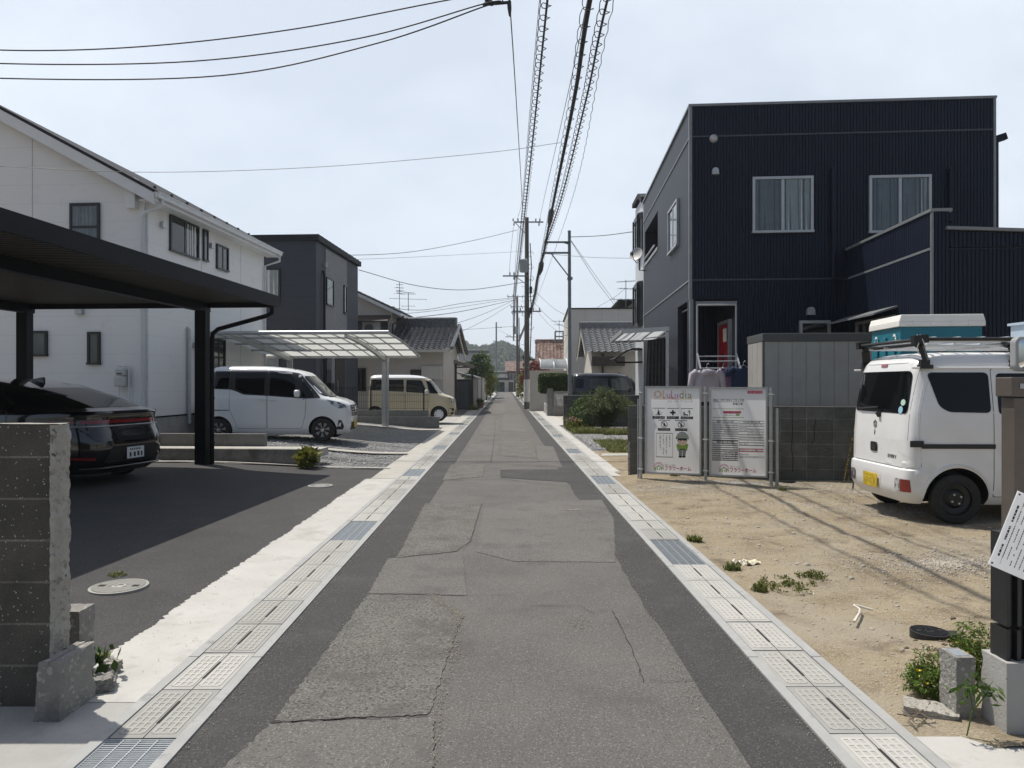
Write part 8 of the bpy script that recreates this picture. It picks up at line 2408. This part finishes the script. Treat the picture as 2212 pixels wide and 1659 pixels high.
# leaves between the broken blocks
g = gnd(205, 1470); t = plant('weed', 'small dark green vine leaves between the broken curb block and the apron', 'weed', (g.x, g.y, .02))
pp = rng.normal((0, 0, .10), (.04, .04, .05), (40, 3)); leaves('foliage', pp, .05, K['leaf_dark'], t, 1.3); stems(t, 4, .15, .08, 'leaf_dark')
for (px, py, r, h, n, lab, m) in ((215, 1420, .05, .05, 60, 'little grass tuft on the driveway edge behind the broken curb', 'grass_leaf'), (255, 1242, .07, .03, 70, 'dry grass tuft behind the near manhole cover', 'grass_leaf'),
        (1500, 1165, .07, .06, 160, 'short grass tuft beside the far end of the right gutter grating', 'grass_leaf'), (1582, 1226, .07, .06, 150, 'small grass tuft right of the gutter grating', 'grass_leaf'), (1640, 1272, .06, .06, 130, 'green weed clump on the sand beside the gutter covers', 'leaf'),
        (1700, 1262, .22, .04, 330, 'low spreading weeds on the sandy lot', 'leaf'), (1752, 1250, .12, .05, 160, 'small weed patch right of the spreading weeds', 'leaf'), (1458, 1037, .08, .06, 80, 'thin grass at the foot of the wall end', 'grass_leaf'), (1690, 1058, .06, .05, 60, 'tiny grass tuft under the right sign board', 'grass_leaf'), (2072, 1000, .1, .05, 60, 'tiny weed on the gravel before the wall right of the signs', 'grass_leaf')):
    g = gnd(px, py, .02); zf = sand_z if px > 1095 else (lambda x, y: lot_left(x, y))
    if m == 'leaf':
        t = plant('weed', lab, 'weed', (g.x, g.y, zf(g.x, g.y))); a = rng.uniform(0, 6.28, n * 3); q = r * rng.uniform(0, 1, n * 3) ** .7
        pp = np.stack([q * np.cos(a), q * np.sin(a), rng.uniform(0, h * .7, n * 3)], 1); pp = pp[np.sin(pp[:, 0] * 31) + np.cos(pp[:, 1] * 27) > -.2]
        leaves('foliage', pp, .011, K['grass_leaf'], t, 2.2, 2.0); continue
    tuft(g.x, g.y, r, h, n, lab, zf, m)
# lawn, flower bed edge and bushes beyond the wall
lw = scatter(9000, 2.35, 4.3, 15.9, 19.2, lambda x, y: .012)
o = blades('lawn_grass', lw[(np.sin(lw[:, 0] * 3) + np.cos(lw[:, 1] * 2.1) > -.9)], .09, K['grass_leaf'], lean=.9, w=.006); props(o, 'rough green grass patch in front of the broken wall end', 'grass', kind='stuff')
lw = np.concatenate([scatter(3200, 2.1, 3.0, 22.0, 25.2, lambda x, y: .01), scatter(2600, 3.0, 4.5, 21.5, 23.0, lambda x, y: .01)])
o = blades('lawn_grass', lw, .16, K['grass_leaf'], lean=.9, w=.008); props(o, 'yellowish grass along the foot of the feathery bush', 'grass', kind='stuff')
bx = at(1310, 880, 23.8)
t = thing('bush', 'big feathery grey green bush in front of the grey wall and dark wagon', 'bush', (bx.x, 24.0, 0))
arr = []
mb = MB(); rn = random.Random(4)
for i in range(150):
    a = rn.uniform(0, 6.28); q = rn.uniform(.15, 1.05); h = rn.uniform(.75, 1.42) * (1.1 - .35 * q)
    pts = [Vector((.12 * math.cos(a), .1 * math.sin(a), 0)), Vector((.35 * q * math.cos(a), .28 * q * math.sin(a), h * .6)), Vector((.8 * q * math.cos(a), .6 * q * math.sin(a), h)), Vector((1.15 * q * math.cos(a), .8 * q * math.sin(a), h * .86))]
    c = crv(pts, 7); mb.tube(c, .004, 4)
    for p in c[3:]:
        for _ in range(6): arr.append((p.x + rn.gauss(0, .06), p.y + rn.gauss(0, .06), p.z + rn.gauss(0, .06)))
mb.build('stem', K['leaf_feather'], t); leaves('foliage', np.array(arr), .017, K['leaf_feather'], t, 5.5)
def bush(label, loc, blobs, size, mk, name='bush', cat='bush', gap=.33, seed=1, asp=1.7, trunk=None, group=None):
    t = thing(name, label, cat, loc, 0, group)
    if trunk:
        h, r, lm = trunk; mb = MB(); mb.tube([(0, 0, -.05), (.03 * h, .0, h * .5), (0, .02 * h, h)], [r, r * .8, r * .55], 9); rn = random.Random(seed)
        for (cx, cy, cz, rx, ry, rz, n) in blobs[:lm]:
            mb.tube([(.0, .0, h * rn.uniform(.55, .95)), (cx * .5, cy * .5, (h + cz) * .5), (cx, cy, cz)], [r * .5, r * .35, r * .12], 6)
        mb.build('trunk', K['bark'], t, smooth=60)
    else: stems(t, 8, blobs[0][2], blobs[0][3] * .6, 'bark', seed=seed)
    leaves('crown', crown_pts(blobs, gap, seed), size, K[mk], t, asp)
    return t
p = at(1262, 900, 23.5)
bush('leafy green bush left of the big feathery bush', (p.x, 24.2, 0), [(0, 0, .55, .42, .4, .6, 900), (.25, .1, .35, .4, .35, .4, 500), (-.3, 0, .3, .3, .3, .35, 700), (.1, 0, .9, .25, .25, .3, 500)], .042, 'leaf', gap=.4)
p = at(1245, 915, 23.0)
bush('low flowering plant with pink blossom at the foot of the steel pole', (p.x, 23.6, 0), [(0, 0, .22, .3, .25, .22, 380)], .05, 'leaf_yellow', 'flowering_plant', 'plant')
K['pink'] = mat('pink petal', (.5, .25, .36), .7)
pt = bpy.data.objects['flowering_plant']; leaves('flower', rng.normal((-.12, -.1, .38), (.12, .08, .05), (60, 3)), .035, K['pink'], pt, 1.2)
K['brick_edge'] = block_mat('red brick edging', (.18, .07, .055), (.13, .05, .042), (.2, .18, .16), .2, .06)
p = at(1272, 903, 22.6); mb = MB(); mb.box(0, 2.2, 0, .1, -.02, .12); o = mb.build('brick_edging', K['brick_edge']); o.location = (p.x, 22.5, 0); props(o, 'low red brick edging along the flower bed before the bushes', 'edging')
# wall before the dark wagon
p0, p1_ = at(1217, 900, 26.0), at(1362, 900, 26.0)
t = thing('block_wall', 'dark grey rendered wall in front of the dark wagon behind the bushes', 'wall', (p0.x, 26.0, 0), -.02)
mb = MB(); mb.box(0, 5.2, 0, .15, -.02, at(1300, 855, 26).z); mb.build('wall_face', K['block_mid'], t); mb = MB(); mb.box(-.01, 5.2, -.01, .16, at(1300, 855, 26).z + .001, at(1300, 853.5, 26).z); mb.build('coping', K['concrete'], t)
# gate posts, louvre fence, hedge and arched canopy beyond
gp0 = gnd(1187, 899); GYf = gp0.y
t = thing('fence', 'grey louvre panel fence on a low concrete wall before the hedge', 'fence', (gp0.x + .0, GYf, 0), -.03)
mb = MB(); mb.box(.0, 1.15, 0, .12, 0, at(1200, 877, GYf).z); mb.build('base_wall', K['concrete_old'], t)
mb = MB(); za0, za1 = at(1200, 876, GYf).z, at(1200, 847, GYf).z
for i in range(11): z = za0 + (za1 - za0) * i / 11; mb.prism([(.01, z), (.05, z + .03), (.05, z + .04), (.01, z + .01)], lambda u, v, w: (w, u, v), .22, 1.1)
mb.box(.2, .23, .0, .06, za0, za1); mb.box(1.08, 1.11, .0, .06, za0, za1); mb.box(.2, 1.11, -.002, .062, za1 - .01, za1 + .03); mb.build('louvre_panel', K['grey_plastic'], t)
mb = MB(); mb.box(-.10, .16, -.02, .2, 0, at(1187, 839, GYf).z); mb.build('gate_pillar', K['block_grey'], t)
mb = MB(); mb.box(-.12, .0, .2, 6, 0, .5); mb.build('side_base_wall', K['concrete'], t)
mb = MB()
for i in range(34): y = .3 + i * .16; mb.bar((-.06, y, .5), (-.06, y, 1.15), .025, .025)
for z in (.52, 1.13): mb.bar((-.06, .2, z), (-.06, 5.8, z), .035, .035)
mb.build('side_rail', K['silver'], t)
def hedge(label, loc, sx, sy, z0, z1, n, seed):
    t = thing('hedge', label, 'hedge', loc)
    q = rng.uniform(-1, 1, (n, 3)); m_ = np.argmax(np.abs(q), 1); q[np.arange(n), m_] = np.sign(q[np.arange(n), m_]) * rng.uniform(.82, 1.03, n)
    p_ = np.sign(q) * np.abs(q) ** .9; nr = np.linalg.norm(p_ ** 4, axis=1, keepdims=True) ** .25; p_ = p_ / np.maximum(nr, .9)
    v = p_ * np.array([sx, sy, (z1 - z0) / 2]) + np.array([0, 0, (z0 + z1) / 2]) + rng.normal(0, .02, (n, 3))
    leaves('foliage', v, .055, K['leaf_hedge'], t, 1.5)
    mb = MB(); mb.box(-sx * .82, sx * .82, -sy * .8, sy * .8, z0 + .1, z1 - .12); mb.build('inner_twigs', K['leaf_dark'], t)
    mb = MB(); mb.cyl((0, 0, 0), (0, 0, z0 + .2), .06, 8); mb.build('trunk', K['bark'], t)
hY = GYf + 2.0
hx0, hx1 = at(1160, 830, hY).x, at(1225, 830, hY).x
hedge('clipped green box hedge behind the louvre fence', ((hx0 + hx1) / 2 + .05, hY, 0), (hx1 - hx0) / 2 - .05, .55, at(1190, 848, hY).z, at(1190, 808, hY).z, 9000, 1)
hedge('smaller rounded clipped shrub right of the box hedge', (at(1238, 830, hY).x - .05, hY - .2, 0), .24, .3, at(1230, 848, hY).z, at(1230, 813, hY).z, 2400, 2)
aY = 40.5; ax0, ax1 = at(1168, 780, aY).x, at(1285, 780, aY).x
t = thing('canopy', 'arched translucent canopy with white ribs in front of the pale box house', 'canopy', (ax0, aY, 0))
za, zb = at(1170, 796, aY).z, at(1175, 774, aY).z
def aarc(f): a = f * math.pi / 2; return (1.5 * (1 - math.cos(a)), za + (zb - za) * math.sin(a))
mb = MB(); mb.grid(12, 12, lambda u, v: ((ax1 - ax0) * u, aarc(v)[0], aarc(v)[1])); mb.build('roof_sheet', K['frost_grey'], t, smooth=180)
mb = MB()
for i in range(5):
    x = (ax1 - ax0) * i / 4
    mb.tube([(x, aarc(v)[0] - .02, aarc(v)[1] + .02) for v in np.linspace(0, 1, 9)], .035, 6)
mb.bar((0, 0, za), (ax1 - ax0, 0, za), .07, .07); mb.build('rib', K['white_paint'], t)
for x in (1.9, 2.9): mb = MB(); mb.box(x - .08, x + .08, .1, .26, 0, za + .2); mb.build('post', K['white_paint'], t)
mb = MB(); mb.box(-.6, 2.4, .5, .62, 0, at(1175, 800, aY).z); o = mb.build('garden_wall', K['beige_wall']); o.location = (ax0, aY, 0); props(o, 'beige garden wall behind the clipped hedge', 'wall')
p = at(1150, 800, 52)
bush('dark red maple tree behind the thick concrete pole', (p.x + .2, 52, 0), [(0, 0, 2.45, .95, .9, .75, 1500), (.5, 0, 2.0, .7, .7, .6, 900), (-.5, 0, 1.9, .6, .6, .5, 700)], .09, 'leaf_red', 'tree', 'tree', .3, 3, 1.6, (1.7, .07, 3))
p = at(1130, 810, 60)
bush('small green shrub with pink flowers left of the thick pole', (p.x - .1, 60, 0), [(0, 0, 1.2, .5, .5, 1.0, 900), (0, 0, 2.0, .4, .4, .5, 300)], .09, 'leaf_yellow', 'shrub', 'shrub', .3, 4)
mb = MB(); p = at(1155, 850, 50); mb.box(0, 1.9, 0, .15, 0, at(1160, 822, 50).z); mb.box(.9, 1.5, -.01, -.001, .1, .8); o = mb.build('block_wall', K['concrete']); o.location = (p.x - .35, 50, 0); props(o, 'grey concrete garden wall right of the thick pole', 'wall')
# left: gate wall, shed sides, trees towards the end of the street
for lab, px, Yw, w, z, mk, nm in (('grey concrete gate wall past the steel garage', 1033, 50, .9, 1.9, 'concrete', 'block_wall'), ('grey corrugated shed side with a brown grille past the garage', 1042, 56, 1.3, 1.95, 'shed', 'storage_shed'), ('low beige garden wall under the green trees', 1052, 68, 1.2, 1.7, 'beige_wall', 'block_wall')):
    p = at(px, 850, Yw); mb = MB(); mb.box(-w, 0, 0, 5.5, 0, z); mb.box(-w - .05, .05, -.05, 5.55, z, z + .08)
    if nm == 'storage_shed':
        t = thing(nm, lab, 'shed', (p.x, Yw, 0)); mb.build('wall', K[mk], t); g_ = MB()
        for i in range(6): g_.box(-w + .02, -w + .5, -.03, -.002, .55 + i * .16, .63 + i * .16)
        g_.build('grille', K['brown_dark'], t)
    else:
        o = mb.build(nm, K[mk]); o.location = (p.x, Yw, 0); props(o, lab, 'wall')
p = at(1000, 880, 44.5)
# brown frame carport by the tiled house
bY0, bY1 = 37.0, 44.0
q0, q1 = at(925, 767, 37.5), at(1022, 793, 43.5)
t = thing('carport', 'old brown framed carport with a corrugated roof beside the tiled house', 'carport', (0, 0, 0))
mb = MB(); mb.bar((q0.x, q0.y, q0.z), (q1.x, q1.y, q1.z), .12, .16); mb.bar((q0.x - 1.2, q0.y + 2.5, q0.z), (q1.x - 2.2, q1.y + 2.5, q1.z + .1), .1, .14)
for f in (0, .33, .66, 1): a = Vector(q0).lerp(q1, f); mb.bar(a, a + Vector((-1.6, 2.6, .05)), .07, .1)
mb.build('roof_frame', K['brown_dark'], t)
mb = MB(); n = 40
vs = []
for i in range(n + 1):
    a = Vector(q0).lerp(q1, i / n) + Vector((0, 0, .1 + .03 * (i % 2))); vs += [a, a + Vector((-1.6, 2.6, .05))]
mb.add(vs, [(2 * i, 2 * i + 2, 2 * i + 3, 2 * i + 1) for i in range(n)]); mb.build('roof_sheet', K['brown_metal'], t)
for f in (.05, .58, .98):
    a = Vector(q0).lerp(q1, f); mb = MB(); mb.box(a.x - .06, a.x + .06, a.y - .06, a.y + .06, 0, a.z - .08); mb.build('post', K['brown_dark'], t)
tr = [('layered dark pine in the garden past the garage', 1026, 60, [(0, 0, 3.3, .9, .9, .22, 700), (.35, 0, 2.75, .9, .9, .22, 700), (-.3, 0, 2.3, .8, .8, .25, 600), (.2, 0, 3.8, .5, .5, .25, 350)], 'leaf_dark', 3.4),
      ('bright green garden tree beside the pine', 1041, 64, [(0, 0, 3.6, .8, .8, .9, 1000), (.4, 0, 2.9, .7, .7, .7, 800), (-.4, .2, 2.6, .6, .6, .7, 600)], 'leaf', 2.8),
      ('yellowish leaning garden tree nearest the road on the left', 1051, 68, [(0, 0, 2.6, .6, .6, .7, 800), (.35, 0, 1.9, .55, .6, .8, 800), (.2, 0, 1.1, .5, .5, .6, 500)], 'leaf_yellow', 2.2),
      ('low dark shrub at the foot of the left garden trees', 1053, 76, [(0, 0, .9, .7, .7, .8, 700)], 'leaf_dark', .6),
      ('dense green tree at the far left end of the street', 1060, 96, [(0, 0, 2.6, 1.0, 1.0, 1.2, 900), (.5, 0, 1.5, .8, .8, .9, 600)], 'leaf', 2.0)]
for k, (lab, px, Yt, bl, mk, h) in enumerate(tr):
    p = at(px, 850, Yt); bush(lab, (p.x, Yt, 0), bl, .11, mk, 'tree', 'tree', .3, 10 + k, 1.8, (h, .07, 3))
# flower pots by the road on the left
K['terracotta'] = mat('terracotta', (.25, .11, .06), .85)
p = at(1030, 870, 47); t = plant('flower_pot', 'round brown flower pot by the grey gate wall', 'flower pot', (p.x + .25, 46.5, 0)); mb = MB(); mb.lathe([(.16, 0), (.24, .3), (.26, .33), (.2, .33)], lambda a, b, h: (a, b, h), 16); mb.build('pot', K['terracotta'], t, smooth=50); leaves('foliage', crown_pts([(0, 0, .45, .25, .25, .18, 200)], .1), .07, K['leaf'], t)
p = at(1022, 880, 43); tuft(p.x + .05, 42.6, .35, .35, 350, 'dry yellow grass clump at the corner of the steel garage', lambda x, y: .0)
p = at(1150, 880, 40); tuft(p.x + .1, 41.5, .3, .12, 250, 'small grass strip at the foot of the concrete wall right of the thick pole', lambda x, y: .0)

# ------------------------------------------------------------ wooded hills
def hill(name, prof, Yh, dep, label):
    """prof: skyline (px, py) seen at distance Yh"""
    xs = np.array([at(px, 0, Yh).x for px, py in prof]); zs = np.array([at(0, py, Yh).z for px, py in prof])
    nu, nv = 90, 26
    X = np.linspace(xs[0], xs[-1], nu + 1)
    Zc = np.interp(X, xs, zs)
    V = []
    for i, x in enumerate(X):
        for j in range(nv + 1):
            v = j / nv
            f = math.sin(min(1, v / .62) * math.pi / 2) ** 1.15 if v < .62 else math.cos((v - .62) / .38 * math.pi / 2) ** .8
            V.append((x, Yh - dep * .62 + dep * v, max(-2, (Zc[i] - 5.5) * f + 1.3 * wob(x * .05 + v * 9, 1) * f)))
    F = [(i * (nv + 1) + j, (i + 1) * (nv + 1) + j, (i + 1) * (nv + 1) + j + 1, i * (nv + 1) + j + 1) for i in range(nu) for j in range(nv)]
    V = np.array(V, float); F = np.array(F)
    props(npmesh(name, V, F, K['hill_soil'], smooth=True), kind='structure')
    # tree crowns over the slope: lumpy clusters of leaf clumps
    n = 2600
    fi = rng.integers(0, len(F), n); a, b = rng.uniform(0, 1, (2, n, 1))
    P0 = V[F[fi, 0]] * (1 - a) * (1 - b) + V[F[fi, 1]] * a * (1 - b) + V[F[fi, 2]] * a * b + V[F[fi, 3]] * (1 - a) * b
    k = 46
    d = rng.normal(size=(n, k, 3)); d /= np.linalg.norm(d, axis=2, keepdims=True); d[:, :, 2] = np.abs(d[:, :, 2]) * 1.05 - .15
    r = rng.uniform(2.0, 4.6, (n, 1, 1))
    pts = (P0[:, None] + np.array([0, 0, 1.2]) + d * r * rng.uniform(.75, 1.05, (n, k, 1))).reshape(-1, 3)
    mi = np.repeat(rng.integers(0, 3, n), k)
    o = leaves(name + '_woodland', pts, 1.25, [K['hill_leaf'], K['hill_leaf2'], K['hill_leaf3']], None, 1.3, 1.0, mi)
    props(o, label, 'woodland', kind='stuff')
K['hill_soil'] = mat('hill undergrowth', (.03, .045, .02), .95, (.05, .07, .03), .1, 6)
K['hill_leaf'] = leaf_mat('woodland leaf', (.035, .065, .022), (.065, .10, .035)); K['hill_leaf2'] = leaf_mat('woodland leaf light', (.055, .09, .03), (.10, .13, .045)); K['hill_leaf3'] = leaf_mat('woodland leaf dark', (.022, .042, .02), (.045, .07, .03))
hill('hill', [(560, 800), (700, 720), (780, 690), (850, 678), (900, 690), (960, 726), (1000, 734), (1030, 748), (1060, 742), (1090, 736), (1110, 742), (1140, 768), (1165, 790), (1230, 815), (1330, 826)], 560, 260, 'wooded green hill closing the view at the end of the street')

# ------------------------------------------------------------ air
hz = MB(); hz.box(-690, 690, -95, 890, -1.06, 95)
HZ = hz.build('haze', K['stone'])
HZ.data.materials.clear(); m = bpy.data.materials.new('haze air'); m.use_nodes = True; n = m.node_tree.nodes; n.clear()
pv = n.new("ShaderNodeVolumePrincipled"); pv.inputs['Color'].default_value = (.86, .93, 1, 1); pv.inputs['Density'].default_value = .0005; pv.inputs['Anisotropy'].default_value = .35
mo = n.new("ShaderNodeOutputMaterial"); m.node_tree.links.new(pv.outputs[0], mo.inputs['Volume']); HZ.data.materials.append(m)
props(HZ, 'faint pale haze in the air over the street and hill', 'haze', kind='stuff')
